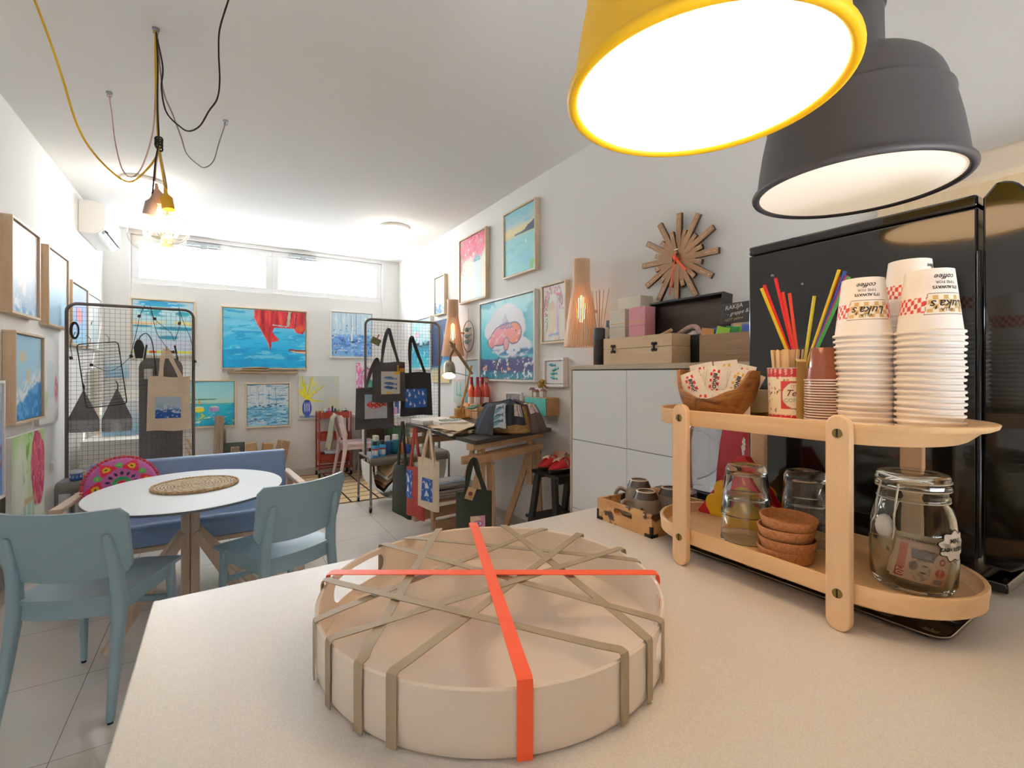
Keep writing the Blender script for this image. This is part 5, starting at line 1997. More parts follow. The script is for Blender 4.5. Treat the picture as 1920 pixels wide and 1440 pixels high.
def k_pale_fish(U, V):
    c = np.ones((U.size, 3)) * rgb('#cfd8e0') * (.92 + .12 * fb(U * 9, V * 9, 1))[:, None]
    for y in (.2, .45, .72):
        m = fishmask(U, V, .5, y, .8, .2, .3)
        c = mx(c, '#7fa3bf', m)
        c = mx(c, '#4f6f8c', m * ss(0, .05, V - y))
    return c


def k_stripes(U, V):
    c = np.ones((U.size, 3)) * rgb('#ddc9c4')
    c = mx(c, '#d8cf86', lessthan(np.abs(U - .3), .12, .05) * ss(.3, .7, V))
    for x, k in ((.45, '#2f3f66'), (.72, '#3f6f9c'), (.85, '#2f5f9a')):
        c = mx(c, k, lessthan(np.abs(U - x - .04 * np.sin(V * 9)), .03, .015))
    return mx(c, '#4a7fb0', ss(.68, .74, fb(U * 9, V * 12, 3)))


draped('slate tote spilling off the basket towards the folded totes', 183, 52, .02, .24, .01, M_slate, 1, None, .07)
draped('slate tote draped with its pale fish print uppermost on the basket', 212, 38, .02, .25, .05, M_slate, 2, k_pale_fish, .03, (.12, .95, .22, .97))
draped('navy tote draped over the front of the basket, with a striped print', 246, 40, .03, .25, .075, M_navy, 3, k_stripes, .012, (.48, .92, .30, .68))
draped('brown grey tote draped towards the stool, with a striped print at the rim', 296, 46, .03, .25, .02, M_brownish, 4, k_stripes, .06, (.1, .9, .2, .5))
draped('black tote rolled into the top of the basket', 80, 150, .0, .25, .19, M_black_cloth, 5)

# desk lamp made of branches
lp = thing('desk_lamp', 'driftwood desk lamp with a metal shade on the black table', 'desk lamp', (2.05, 4.30, ZT))
M_branch = wood('branch', '#a98960', '#7d6040', 'z', 6, .7)
M_branch_l = wood('branch_light', '#d9a866', '#b98344', 'x', 6, .6)
build(MB().prism(rrect(.17, .14, .012, 3), 0, .02), 'base', M_branch_l, lp, bev=.003)
build(MB().box((-.045, -.035, .02), (-.015, .035, .10)).box((.015, -.035, .02), (.045, .035, .10)).box((-.015, -.03, .02), (.015, .03, .06)), 'block', M_branch_l, lp, bev=.003)
build(MB().bar((0, 0, .03), (.105, -.06, .53), .026, .022), 'lower_arm', M_branch_l, lp, bev=.004)
build(MB().tube([(.11, -.065, .44), (.04, -.035, .55), (-.045, .03, .70), (-.075, .05, .735)], [.013, .015, .016, .012], 8), 'upper_arm', M_branch, lp, sm=60)
build(MB().tube([(-.04, .03, .69), (-.06, .055, .75), (-.085, .06, .77)], [.016, .014, .006], 7).tube([(-.04, .03, .68), (-.05, .02, .75)], [.014, .008], 7).tube([(-.045, .03, .70), (-.075, .06, .62), (-.075, .06, .57)], [.012, .011, .01], 7), 'twig', M_branch, lp, sm=60)
shd = [(.012, .165), (.03, .16), (.052, .135), (.062, .09), (.068, 0), (.066, 0), (.060, .09), (.05, .13), (.03, .152), (0, .156)]
b = MB().lathe(shd, 32)
b.xf(Matrix.Translation((-.085, .07, .425)) @ Matrix.Rotation(R(27), 4, Vector((-.91, .42, 0))))
build(b, 'lamp_shade', P('aged_zinc', '#a79a8a', .38, metal=.75, var=.25, vscale=18), lp, sm=50)
b = MB().sphere((-.083, .085, .46), .036, 16)
build(b, 'bulb', lamp_mat('warm_bulb', '#ffdcae', 40), lp, sm=60)
build(MB().tube(smooth_path([(.03, -.02, .02), (.12, -.06, .0), (.14, -.05, .2), (.11, -.06, .42)], 6), .0022, 5), 'cable', P('cord_black', '#1c1c1c', .6), lp)
build(MB().tube([(.08, -.05, .42), (-.03, .03, .455)], .003, 6), 'stay_rod', M_iron, lp)

b = MB().lathe([(0, 0), (.034, 0), (.044, .11), (.041, .11), (.032, .006), (0, .006)], 24)
single(b, 'metal_pot', P('brass_green', '#8f8440', .4, metal=.6), 'small brass coloured pot behind the desk lamp', 'pot', (2.12, 4.42, ZT), sm=40)
bd = thing('bird_ornament', 'mint wooden bird on a wire stand on the black table', 'ornament', (2.03, 4.00, ZT))
build(MB().lathe([(0, 0), (.02, 0), (.02, .004), (0, .004)], 14), 'base', M_iron, bd)
build(MB().cyl((0, 0, 0), (0, 0, .10), .0022, n=6), 'rod', M_iron, bd)
rings = []
for i in range(10):
    u = i / 9
    c = Vector((-.055 + .12 * u, .03 - .07 * u, .115 + .028 * u))
    r = .003 + .021 * max(0, math.sin(min(1, max(0, (u - .12) / .85)) * PI)) ** .8
    rings.append([c + Vector((.3 * math.cos(q), .5 * math.cos(q), .9 * math.sin(q))) * r for q in [TAU * j / 10 for j in range(10)]])
build(MB().loft(rings), 'body', P('mint_wood', '#7fae9c', .6, var=.25, vscale=60), bd, sm=60)
b = MB().cyl((.065, -.04, .143), (.085, -.052, .15), .005, .001, 6)
build(b, 'beak', P('beak', '#a98a4a', .6), bd)

# wine crate with rose bottles standing on it
wc = thing('wine_crate', 'pine crate carrying rose wine bottles on the black table', 'crate', (2.235, 4.265, ZT))
M_crate = wood('crate_pine', '#e0ba92', '#c99e74', 'x', 5, .6)
b = MB()
for z0, z1 in ((.0, .07), (.074, .146)):
    b.box((-.085, -.15, z0), (-.073, .15, z1)).box((.073, -.15, z0), (.085, .15, z1))
    b.box((-.073, -.15, z0), (.073, -.138, z1)).box((-.073, .138, z0), (.073, .15, z1))
build(b, 'sides', M_crate, wc, bev=.002)
build(MB().box((-.072, -.137, .10), (.072, .137, .112)), 'bottom', M_crate, wc)
M_rose = P('rose_wine', '#d0463a', .12, coat=.6)
M_rose2 = P('rose_wine_pale', '#e06a3e', .12, coat=.6)
M_foil = P('foil_red', '#b82038', .35, metal=.3)
for k, (x, y, m, l) in enumerate(((2.178, 4.29, M_rose2, 'pale rose wine bottle beside the desk lamp'), (2.198, 4.20, M_rose, 'rose wine bottle second from the desk lamp'), (2.283, 4.26, M_rose2, 'rose wine bottle in the back row of the pine crate'), (2.282, 4.168, M_rose, 'rose wine bottle with a round medal, farthest from the desk lamp'))):
    t = thing('wine_bottle', l, 'wine bottle', (x, y, ZT + .1125), 0, 'rose wine bottles')
    build(MB().lathe([(0, 0), (.034, 0), (.036, .006), (.036, .16), (.030, .19), (.016, .215), (.0145, .24), (0, .24)], 24), 'bottle', m, t, sm=50)
    build(MB().lathe([(.0155, .225), (.0155, .295), (.014, .30), (0, .30)], 20), 'capsule', M_foil, t, sm=40)
    build(MB().lathe([(.0366, .03), (.0366, .10)], 16, a0=R(170), a1=R(290)), 'label', P('label_white', '#efe8e2', .6), t, sm=60)
    if k == 3:
        b = MB().cyl((-.014, -.028, .265), (-.018, -.036, .265), .022, n=20)
        build(b, 'medal', P('medal_gold', '#b9a67a', .4, metal=.7), t)

# small grey picture standing by the wall, teal box shelf with tiny houses
fp = thing('photo_frame', 'small white frame with a grey picture behind the basket', 'photo frame', (2.30, 3.66, 1.10), R(-90))
b = MB()
for x0, x1, z0, z1 in ((-.14, .14, -.14, -.12), (-.14, .14, .12, .14), (-.14, -.12, -.12, .12), (.12, .14, -.12, .12)):
    b.box((x0, -.02, z0), (x1, 0, z1))
build(b, 'frame', M_wframe, fp, bev=.002)
build(MB().box((-.122, -.010, -.122), (.122, -.004, .122)), 'picture', P('grey_photo', '#a39fa6', .6, var=.4, vscale=22), fp)
tbx = thing('box_shelf', 'teal fronted wooden box mounted on the wall above the basket', 'box shelf', (2.338, 3.19, 1.065))
M_boxwood = wood('box_wood', '#b58a5c', '#8f6a42', 'z', 5, .6)
build(MB().box((-.13, -.15, 0), (-.002, .15, .012)).box((-.13, -.15, .136), (-.002, .15, .148)).box((-.13, -.15, .012), (-.002, -.138, .136)).box((-.13, .138, .012), (-.002, .15, .136)), 'box', M_boxwood, tbx, bev=.002)
build(MB().box((-.138, -.146, .004), (-.131, .146, .144)), 'front_panel', P('teal_paint', '#5cc2bc', .5, var=.15, vscale=30), tbx, bev=.001)
for k, (y, h, l) in enumerate(((3.31, .055, 'tiny driftwood house nearest the grey picture'), (3.25, .04, 'tiny driftwood house in the middle of the teal box'), (3.15, .05, 'tiny driftwood house under the golden flower'))):
    t = thing('house_ornament', l, 'ornament', (2.255, y, 1.2135), 0, 'tiny houses on the teal box')
    build(MB().box((-.018, -.02, 0), (.018, .02, h)), 'walls', P('house_white', '#d9d6cf', .7, var=.2, vscale=60), t, bev=.002)
    b = MB().loft([[(-.02, -.024, h), (-.02, .024, h), (-.02, 0, h + .022)], [(.02, -.024, h), (.02, .024, h), (.02, 0, h + .022)]])
    build(b, 'roof', P('house_roof', '#a8726a', .7), t, sm=0)
fl = thing('flower_ornament', 'golden dried flower ornament on the teal box', 'ornament', (2.29, 3.20, 1.2135))
build(MB().cyl((0, 0, 0), (0, 0, .08), .004, n=6), 'stem', M_branch, fl)
random.seed(4)
b = MB()
for k in range(34):
    a = random.uniform(0, TAU)
    e = random.uniform(-.6, 1.4)
    d = Vector((math.cos(a) * math.cos(e), math.sin(a) * math.cos(e), math.sin(e)))
    b.cyl(Vector((0, 0, .10)), Vector((0, 0, .10)) + d * .045, .007, .012, 5)
build(b, 'petals', P('gold_dry', '#b98a3e', .7), fl)

# oval wire hanging on the wall
ov = thing('wall_hanging', 'oval wire hanging with three little blue birds on the wall', 'wall ornament', (2.322, 4.64, 1.815), R(-90))
build(MB().tube([(.135 * math.cos(a), -.006, .17 * math.sin(a)) for a in [TAU * i / 36 for i in range(36)]], .0045, 6, closed=True), 'hoop', M_wire, ov, sm=60)
build(MB().cyl((0, -.006, -.17), (0, -.006, .30), .0015, n=5).tube([(-.02, -.006, -.165), (-.04, -.006, -.23), (-.035, -.006, -.31)], .003, 5), 'string', M_wire, ov)
M_bird = P('blue_grey_bird', '#8fb3b8', .4, metal=.3)
for z in (.07, 0, -.06):
    b = MB().sphere((0, -.025, z), .034, 12, (1.0, .7, .8))
    b.bar((-.09, -.02, z + .012), (-.02, -.02, z + .004), .02, .008).bar((.02, -.02, z + .004), (.09, -.02, z + .016), .02, .008)
    build(b, 'bird', M_bird, ov, sm=60)

# ---------------------------------------------------------------- step stool with red shoes
M_blackwood = P('black_stain', '#2a2a2c', .45)
st = thing('step_stool', 'black wooden step stool beside the white cabinet', 'stool', (2.135, 2.735, 0))
build(MB().box((-.165, -.165, .675), (.165, .165, .70)), 'seat', M_blackwood, st, bev=.003)
build(MB().box((-.15, -.14, .64), (.15, -.12, .675)).box((-.15, .12, .64), (.15, .14, .675)), 'apron', M_blackwood, st, bev=.002)
for sx in (-1, 1):
    build(MB().bar((sx * .145, .11, .675), (sx * .16, .25, 0), .028, .055, (0, 1, 0)), 'leg', M_blackwood, st, bev=.003)
    build(MB().bar((sx * .145, -.09, .675), (sx * .16, -.15, 0), .028, .05, (0, 1, 0)), 'leg', M_blackwood, st, bev=.003)
build(MB().box((-.165, .08, .325), (.165, .25, .347)), 'step', M_blackwood, st, bev=.003)
build(MB().bar((-.14, -.12, .15), (.14, -.11, .50), .012, .028, (0, 1, 0)).bar((.14, -.135, .15), (-.14, -.125, .50), .012, .028, (0, 1, 0)), 'cross_brace', M_blackwood, st)
M_shoe = P('red_leather', '#c8202c', .5)
M_sole = P('sole_black', '#232326', .6)
M_insole = P('insole_tan', '#d7b7a0', .7)
M_cream = P('cream_leather', '#f0dcc0', .5)


def sole_out(k, n=28):
    pts = []
    for i in range(n):
        a = TAU * i / n
        x = math.cos(a)
        w = .040 + .008 * (-x) if x < 0 else .036
        pts.append((x * .125 * k, math.sin(a) * w * k * (1 - .12 * math.cos(2 * a))))
    return pts


def shoe(label, loc, rz, ry):
    t = thing('shoe', label, 'shoe', loc, rz, 'red shoes on the stool')
    t.scale = (1.2, 1.2, 1.3)
    build(MB().loft([[(x, y, 0) for x, y in sole_out(.95)], [(x, y, .022) for x, y in sole_out(1)]]), 'sole', M_sole, t, bev=.003)
    build(MB().loft([[(x, y, .0222) for x, y in sole_out(.94)], [(x, y, .026) for x, y in sole_out(.94)]]), 'insole', M_insole, t)
    # toe box: half dome over the front part
    N = 16

    def up(u, v):
        a = PI / 2 + PI * u
        x = -.125 * .98
        px, py = math.cos(a), math.sin(a)
        r = 1 - v
        X = px * .118 * (r if px < 0 else r)
        Y = py * (.041 + .004 * (-px))
        z = .024 + .048 * math.sin(v * PI / 2) ** .8
        return (-.004 + X * (1 - .5 * v) - .03 * v, Y * math.cos(v * PI / 2) ** .55, z)
    b = MB()
    b.surf(up, 20, 10)
    o = build(b, 'upper', M_shoe, t, sm=70)
    so = o.modifiers.new('thick', 'SOLIDIFY')
    so.thickness = .003
    b = MB().lathe([(.040, .024), (.043, .055), (.045, .085), (.043, .085), (.038, .024)], 20, a0=R(-100), a1=R(100))
    b.xf(Matrix.Translation((.080, 0, 0)) @ Matrix.Diagonal((1.1, 1, 1, 1)))
    build(b, 'heel_counter', M_insole, t, sm=60)
    b = MB().ribbon(smooth_path([(.01, -.04, .03), (.012, -.03, .062), (.012, 0, .078), (.012, .03, .062), (.01, .04, .03)], 4), (1, 0, 0), .018, .003)
    build(b, 'strap', M_shoe, t, sm=60)
    b = MB()
    star = [(-.092, 0), (-.07, .010), (-.062, .026), (-.048, .011), (-.03, .012), (-.042, 0), (-.03, -.012), (-.048, -.011), (-.062, -.026), (-.07, -.010)]
    vs = [(x, y, .0775 - 5.4 * (x + .035) ** 2 - 11 * y * y) for x, y in star]
    b.add([(-.055, 0, .0775)] + vs, [(0, 1 + i, 1 + (i + 1) % 10) for i in range(10)])
    o = build(b, 'motif', M_cream, t, sm=0)
    so = o.modifiers.new('thick', 'SOLIDIFY')
    so.thickness = .004
    return t


shoe('red shoe with a cream motif, on the side of the stool towards the trestle', (2.11, 2.835, .7005), R(14), 0)
shoe('red shoe with a cream motif, on the side of the stool towards the cabinet', (2.12, 2.70, .7005), R(4), 0)
# ================================================================ white cabinet and what stands on it
CX, CY0, CY1, CZ = 1.88, .885, 2.335, 1.46
cb = thing('sideboard', 'glossy white sideboard with handleless doors along the clock wall', 'sideboard', (0, 0, 0))
M_gloss = P('gloss_white', '#f5f6f6', .12, coat=.5)
M_oakedge = wood('oak_edge', '#cdb492', '#b49a78', 'z', 5, .5)
M_toptan = P('top_taupe', '#b9a58e', .45)
build(MB().box((CX + .022, CY0, .04), (XR - .003, CY1 - .018, CZ - .028)), 'body', P('carcass_grey', '#6f7072', .6), cb)
build(MB().box((CX - .002, CY1 - .018, .0), (XR - .003, CY1, CZ - .028)), 'side_panel', M_oakedge, cb, bev=.001)
build(MB().box((CX - .004, CY0, CZ - .027), (XR - .003, CY1 + .004, CZ)), 'top_board', M_toptan, cb, bev=.002)
build(MB().box((CX + .05, CY0, 0), (XR - .03, CY1 - .03, .04)), 'plinth', P('plinth_grey', '#7d7c7a', .6), cb)
ys = [CY1 - .020, 1.85, 1.366, CY0]
zs = [.05, .573, 1.0, CZ - .031]
for i in range(3):
    for j in range(3):
        build(MB().box((CX, ys[i + 1] + .002, zs[j] + .002), (CX + .02, ys[i] - .002, zs[j + 1] - .002)), 'door', M_gloss, cb, bev=.0015)

# reed diffuser
df = thing('reed_diffuser', 'black reed diffuser bottle on the sideboard', 'diffuser', (1.945, 2.14, CZ))
build(MB().lathe([(0, 0), (.033, 0), (.034, .004), (.034, .155), (0, .155)], 28), 'bottle', P('diffuser_dark', '#2d2726', .3), df, sm=40)
build(MB().lathe([(.0355, .156), (.0355, .218), (.03, .222), (.012, .222), (.012, .21), (0, .21)], 28), 'cap', P('diffuser_cap', '#3a3a3e', .5), df, sm=40)
b = MB()
for k, (dx, dy) in enumerate(((-.01, .05), (.0, .025), (.01, .005), (-.015, -.02), (.01, -.03), (0, -.085))):
    b.cyl((dx * .3, dy * .1, .12), (dx, dy, .45), .0016, n=5)
build(b, 'reeds', P('reed', '#9a8a7a', .8), df)

# pale wooden box with two clasps
wb_ = thing('wooden_box', 'pale wooden box with two dark clasps on the sideboard', 'box', (1.99, 1.828, CZ))
M_pale = wood('pale_box', '#dcc09c', '#cbaa82', 'y', 4, .5)
build(MB().box((-.07, -.247, 0), (.072, .247, .088)), 'base', M_pale, wb_, bev=.002)
build(MB().box((-.07, -.247, .0895), (.072, .247, .152)), 'lid', M_pale, wb_, bev=.002)
for y in (.165, -.135):
    b = MB()
    for dz in (-.016, .016):
        b.cyl((-.075, y - .010, .089 + dz), (-.070, y - .010, .089 + dz), .009, n=12).cyl((-.075, y + .010, .089 + dz), (-.070, y + .010, .089 + dz), .009, n=12)
        b.box((-.076, y - .014, .085 + dz), (-.070, y + .014, .093 + dz))
    b.box((-.078, y - .004, .07), (-.072, y + .004, .108))
    build(b, 'clasp', P('clasp_dark', '#2a2422', .4, metal=.6), wb_, bev=.001)

# tall perfume style boxes
M_ivory = P('ivory_card', '#e6ddcb', .55)
M_rosebox = P('rose_card', '#d8919c', .55)


def tallbox(label, x, y, w, d, h, m, z=CZ, rz=0, lab='#c9a65a'):
    t = thing('gift_box', label, 'gift box', (x, y, z), rz, 'tall boxes on the sideboard')
    build(MB().box((-d / 2, -w / 2, 0), (d / 2, w / 2, h * .68)), 'box', m, t, bev=.002)
    build(MB().box((-d / 2, -w / 2, h * .682), (d / 2, w / 2, h)), 'lid', m, t, bev=.002)
    b = MB().box((-d / 2 - .0008, -.03, h * .32), (-d / 2 - .0002, .03, h * .36)).box((-d / 2 - .0008, -.006, h * .22), (-d / 2 - .0002, .006, h * .45))
    b.box((-.03, -w / 2 - .0008, h * .32), (.03, -w / 2 - .0002, h * .36)).box((-.006, -w / 2 - .0008, h * .22), (.006, -w / 2 - .0002, h * .45))
    b.box((-d / 2 - .0008, -w / 2 + .01, h * .74), (-d / 2 - .0002, w / 2 - .01, h * .755))
    build(b, 'gold_print', P('gold_print', lab, .35, metal=.5), t)
    return t


tallbox('ivory gift box with gold print, in front of the taller ivory one', 2.12, 2.125, .135, .085, .34, M_ivory)
tallbox('tallest ivory gift box at the back of the sideboard', 2.24, 2.13, .19, .11, .43, M_ivory)
tallbox('pink gift box with gold print beside the open black case', 2.10, 1.945, .125, .085, .335, M_rosebox)
b = MB().box((2.18, 2.27, CZ), (2.19, 2.33, CZ + .30))
single(b, 'greeting_card', P('slate_card', '#39485a', .6, var=.4, vscale=30), 'dark blue card standing behind the reed diffuser', 'card', bev=.001)
bt = thing('lotion_bottle', 'small white bottle in front of the dark blue card', 'bottle', (2.08, 2.235, CZ))
build(MB().lathe([(0, 0), (.028, 0), (.03, .006), (.028, .15), (.012, .175), (0, .175)], 20), 'bottle', P('frosty_white', '#e3e6e8', .25), bt, sm=40)
build(MB().lathe([(.016, .17), (.026, .19), (.03, .22), (.022, .24), (0, .245)], 20), 'stopper', P('stopper_cream', '#e9e1d2', .4), bt, sm=60)

# open black case: deep tray with its lid standing open behind it
cs_ = thing('display_case', 'open black wooden case with a dark grained lid on the sideboard', 'case', (2.17, 1.725, CZ))
M_blk = P('case_black', '#26272a', .45)
M_lidwood = wood('dark_grain', '#5a4a44', '#3a302e', 'y', 5, .45)
build(MB().box((-.09, -.245, .0), (.08, .245, .012)).box((-.09, -.245, .012), (-.078, .245, .15)).box((.068, -.245, .012), (.08, .245, .15)).box((-.078, -.245, .012), (.068, -.233, .15)).box((-.078, .233, .012), (.068, .245, .15)), 'tray', M_blk, cs_, bev=.002)
k0 = MB()
k0.m(0).box((-.005, -.245, 0), (.008, .245, .012)).box((-.07, -.245, 0), (.008, -.233, .212)).box((-.07, .233, 0), (.008, .245, .212)).box((-.07, -.233, .20), (.008, .233, .212)).box((-.07, -.233, 0), (.008, .233, .012))
k0.m(1).box((-.004, -.233, .012), (.006, .233, .20))
k0.xf(Matrix.Translation((.07, 0, .152)) @ Matrix.Rotation(R(6), 4, 'Y'))
build(k0, 'lid', [M_blk, M_lidwood], cs_, bev=.0015)
# crumpled wrapping and a glazed piece lying in the case
random.seed(6)
b = MB().sphere((0, 0, 0), .06, 14, (.9, 1.5, .75))
b.V = [(x + random.uniform(-.008, .008), y + random.uniform(-.01, .01), max(-.02, z + random.uniform(-.008, .008))) for x, y, z in b.V]
single(b, 'wrapping_paper', P('tissue', '#e6ddd2', .6, bmp=.4, bscale=60), 'crumpled pale wrapping paper in the black case', 'paper', (2.14, 1.60, CZ + .125), sm=0)
b = MB().tube(smooth_path([(0, .10, .0), (0, .05, .02), (0, .0, .04), (0, -.04, .034), (0, -.06, .0)], 6), [.007 + .006 * min(1, i / 10) for i in range(25)], 12)
single(b, 'ceramic_horn', P('pink_ceramic', '#c9a49a', .25, var=.3, vscale=30), 'glazed pink curved ornament lying on the wrapping paper', 'ornament', (2.11, 1.62, CZ + .155), sm=60)
b = MB().tube(smooth_path([(0, .14, -.01), (0, .07, .01), (0, .01, .03)], 6), [.010] * 13, 4)
single(b, 'paper_cone', P('kraft_wrap', '#c8a07a', .8), 'brown paper wrap in front of the curved ornament', 'paper', (2.075, 1.70, CZ + .155), sm=0)

# tea box with sachets, blackboard sign
tx = thing('tea_box', 'brown wooden box of tea sachets on the sideboard', 'tea box', (2.02, 1.33, CZ))
M_brownbox = wood('brown_box_wood', '#a98664', '#8b6a4b', 'y', 4, .5)
build(MB().box((-.05, -.15, 0), (.05, .13, .008)).box((-.05, -.15, .008), (-.042, .13, .135)).box((.042, -.15, .008), (.05, .13, .135)).box((-.042, -.15, .008), (.042, -.142, .135)).box((-.042, .122, .008), (.042, .13, .135)), 'box', M_brownbox, tx, bev=.0015)
for k, (y, c, a, l) in enumerate(((1.435, '#c98a3f', 8, 'orange tea sachet in the brown box'), (1.41, '#3f5fae', -6, 'blue tea sachet next to the orange one'), (1.375, '#4a62b8', 4, 'blue tea sachet behind the lime one'), (1.355, '#9ccb3a', 14, 'lime green tea sachet next to the blue ones'), (1.315, '#2f9a4a', 10, 'green tea sachet between the lime ones'), (1.275, '#86c83a', -4, 'lime green tea sachet nearest the fridge'), (1.225, '#3a55b0', 5, 'blue tea sachet nearest the fridge'))):
    b = MB()
    b.surf(lambda u, v: (.004 * math.sin(PI * u) * math.sin(PI * v), (u - .5) * .065, (v - .5) * .07), 6, 6)
    b.surf(lambda u, v: (-.004 * math.sin(PI * u) * math.sin(PI * v) - .0005, (.5 - u) * .065, (v - .5) * .07), 6, 6)
    o = single(b, 'tea_sachet', P('sachet_%d' % k, c, .4), l, 'tea sachet', (1.995 + .012 * (k % 3), y, CZ + .132), group='tea sachets in the brown box', sm=60)
    o.rotation_euler = (R(a), 0, R(4))
sg = thing('chalkboard_sign', 'small chalkboard sign reading RAKIJA on a wooden clip', 'sign', (2.135, 1.375, CZ + .195))
build(MB().box((-.004, -.115, 0), (.004, .085, .10)), 'board', P('chalkboard', '#4c4645', .8, var=.1, vscale=30), sg, bev=.001)
M_chalk = P('chalk_white', '#ece9e4', .9)
M_chalky = P('chalk_yellow', '#cdbf86', .9)
for txt, sz, y0, z0, m, sh in (('RAKIJA', .030, .010, .079, M_chalk, .15), ('- grappe &', .026, -.010, .050, M_chalk, .3), ('NOT yellow', .019, .010, .020, M_chalky, .25)):
    b = MB()
    letters(b, txt, sz, lambda x, y: (-.0048, y0 - x, z0 + y + .10 * (x)), sh)
    build(b, 'chalk_writing', m, sg, sm=0)
build(MB().box((-.006, -.03, -.195), (.006, .015, .0)), 'clip', wood('clip_pine', '#e0c39a', '#cfae80', 'z', 6, .6), sg, bev=.001)

# ---------------------------------------------------------------- wall clock
ck = thing('wall_clock', 'starburst wall clock of wooden sticks with orange hands', 'clock', (XR - .002, 1.85, 2.085), R(-90))
M_walnut = wood('walnut_sticks', '#bd946c', '#9c7450', 'x', 6, .5)
M_walnut_d = P('walnut_edge', '#4a3426', .6)
M_numeral = P('numeral_cream', '#e6d6bd', .6)
for k in range(24):
    long_ = k % 2 == 0
    a = TAU * k / 24 + .03
    L0, L1, w = .03, (.268 if long_ else .168), (.033 if long_ else .027)
    y0 = -.038 - .0006 * k - (.003 if long_ else 0)
    b = MB()
    b.m(0).box((L0, y0, -w / 2), (L1, y0 + .002, w / 2))
    b.m(1).box((L0, y0 + .002, -w / 2), (L1, y0 + .020, w / 2))
    o = build(b, 'stick', [M_walnut, M_walnut_d], ck, sm=0)
    o.rotation_euler = (0, -(PI / 2 - a), 0)
    num = k // 2 if long_ else k * 5 // 2
    vs, fs = text_vf(str(12 if num == 0 else num) if long_ else '%d' % (k * 5 // 2), .022)
    b = MB().add([(L1 - .020 - y, y0 - .0008, x * -1 * -1) for x, y, z in vs], fs)
    if long_:
        b.box((L1 - .085, y0 - .0008, -.0012), (L1 - .04, y0 - .0002, .0012))
    build(b, 'numeral', M_numeral, o, sm=0)
build(MB().cyl((0, -.002, 0), (0, -.030, 0), .03, n=32), 'hub', M_walnut, ck, bev=.002)
M_orange = P('hand_orange', '#f0602f', .5)


def hand(name, deg, L, w, y, back=.03):
    b = MB().add([(-w / 2, y, -back), (w / 2, y, -back), (w * .5, y, L), (-w * .5, y, L), (-w / 2, y + .002, -back), (w / 2, y + .002, -back), (w * .5, y + .002, L), (-w * .5, y + .002, L)], [(0, 1, 2, 3), (4, 7, 6, 5), (0, 4, 5, 1), (1, 5, 6, 2), (2, 6, 7, 3), (3, 7, 4, 0)])
    o = build(b, name, M_orange, ck)
    o.rotation_euler = (0, R(deg), 0)


hand('hour_hand', 138, .11, .014, -.064)
hand('minute_hand', 190, .215, .009, -.068)
build(MB().cyl((0, -.030, 0), (0, -.074, 0), .010, n=16), 'spindle', M_orange, ck)
build(MB().box((-.014, -.0560, .05), (.014, -.0555, .058)), 'maker_mark', M_numeral, ck)
# ================================================================ the counter
ZK = 1.035
ct = thing('bar_counter', 'white laminate bar counter under the pendant lamps', 'counter', (0, 0, 0))
M_lam, nt, bs = _new('counter_laminate')
n1 = noise(nt, 700, 2)
rc = ramp(nt, n1.outputs[0], [(.35, '#e3dfda'), (.65, '#efece8')])
nt.links.new(rc.outputs[0], bs.inputs['Base Color'])
bs.inputs['Roughness'].default_value = .34
bump(nt, bs, n1.outputs[0], .05, .001)
b = MB().prism([(-.093, -.75), (1.868, -.75), (1.868, 1.03), (-.093, .971)], ZK - .038, ZK)
build(b, 'worktop', M_lam, ct, bev=.002)
b = MB().prism([(-.05, -.70), (1.86, -.70), (1.86, .98), (-.05, .93)], 0, ZK - .0385)
build(b, 'base', P('counter_base', '#e6e2dd', .5), ct)

# ---------------------------------------------------------------- round tray with elastic bands
ty = thing('round_tray', 'round white tray criss-crossed by elastic bands on the counter', 'tray', (.342, .605, ZK))
M_tray = P('tray_white', '#efe5d9', .28, coat=.2)
Rt, Ht = .242, .072
b = MB()
N = 144
b.lathe([(0, .0), (Rt - .012, .0), (Rt - .004, .002), (Rt - .001, .008), (Rt, .02), (Rt, Ht - .002), (Rt - .0025, Ht), (Rt - .005, Ht - .002), (Rt - .005, .02), (Rt - .007, .009), (Rt - .014, .005), (0, .005)], N)
tray_o = build(b, 'tray_body', M_tray, ty, sm=40)
cut = MB()
for a in (R(129.5), R(-50.5)):
    k = cut.mark()
    pts = rrect(.135, .034, .0165, 8)
    cut.prism([(x, y) for x, y in pts], -.06, .06)
    Mx = Matrix.Rotation(a, 4, 'Z') @ Matrix.Translation((Rt - .004, 0, .044)) @ Matrix.Rotation(PI / 2, 4, 'Z') @ Matrix.Rotation(PI / 2, 4, 'X')
    cut.xf(Mx, k)
cut_o = build(cut, 'slot', M_tray, ty, sm=0)
md = tray_o.modifiers.new('slots', 'BOOLEAN')
md.object = cut_o
md.operation = 'DIFFERENCE'
bpy.context.view_layer.update()
me = bpy.data.meshes.new_from_object(tray_o.evaluated_get(bpy.context.evaluated_depsgraph_get()))
tray_o.modifiers.clear()
old = tray_o.data
tray_o.data = me
bpy.data.meshes.remove(old)
bpy.data.objects.remove(cut_o)
me.polygons.foreach_set('use_smooth', [True] * len(me.polygons))
me.set_sharp_from_angle(angle=R(35))
M_taupe = P('band_taupe', '#a3937a', .5, bmp=.1, bscale=400)
M_coral = P('band_coral', '#ff6236', .45, bmp=.1, bscale=400)
bands = [(101.6, -15.0, 0), (176.9, 36.0, 0), (55.6, -72.7, 0), (114.0, -62.0, 0), (-154.3, 86.0, 0), (-143.8, 18.1, 0), (-168.3, -5.2, 0), (152.3, -84.5, 0), (147.1, -30.8, 1), (69.8, -112.2, 1)]
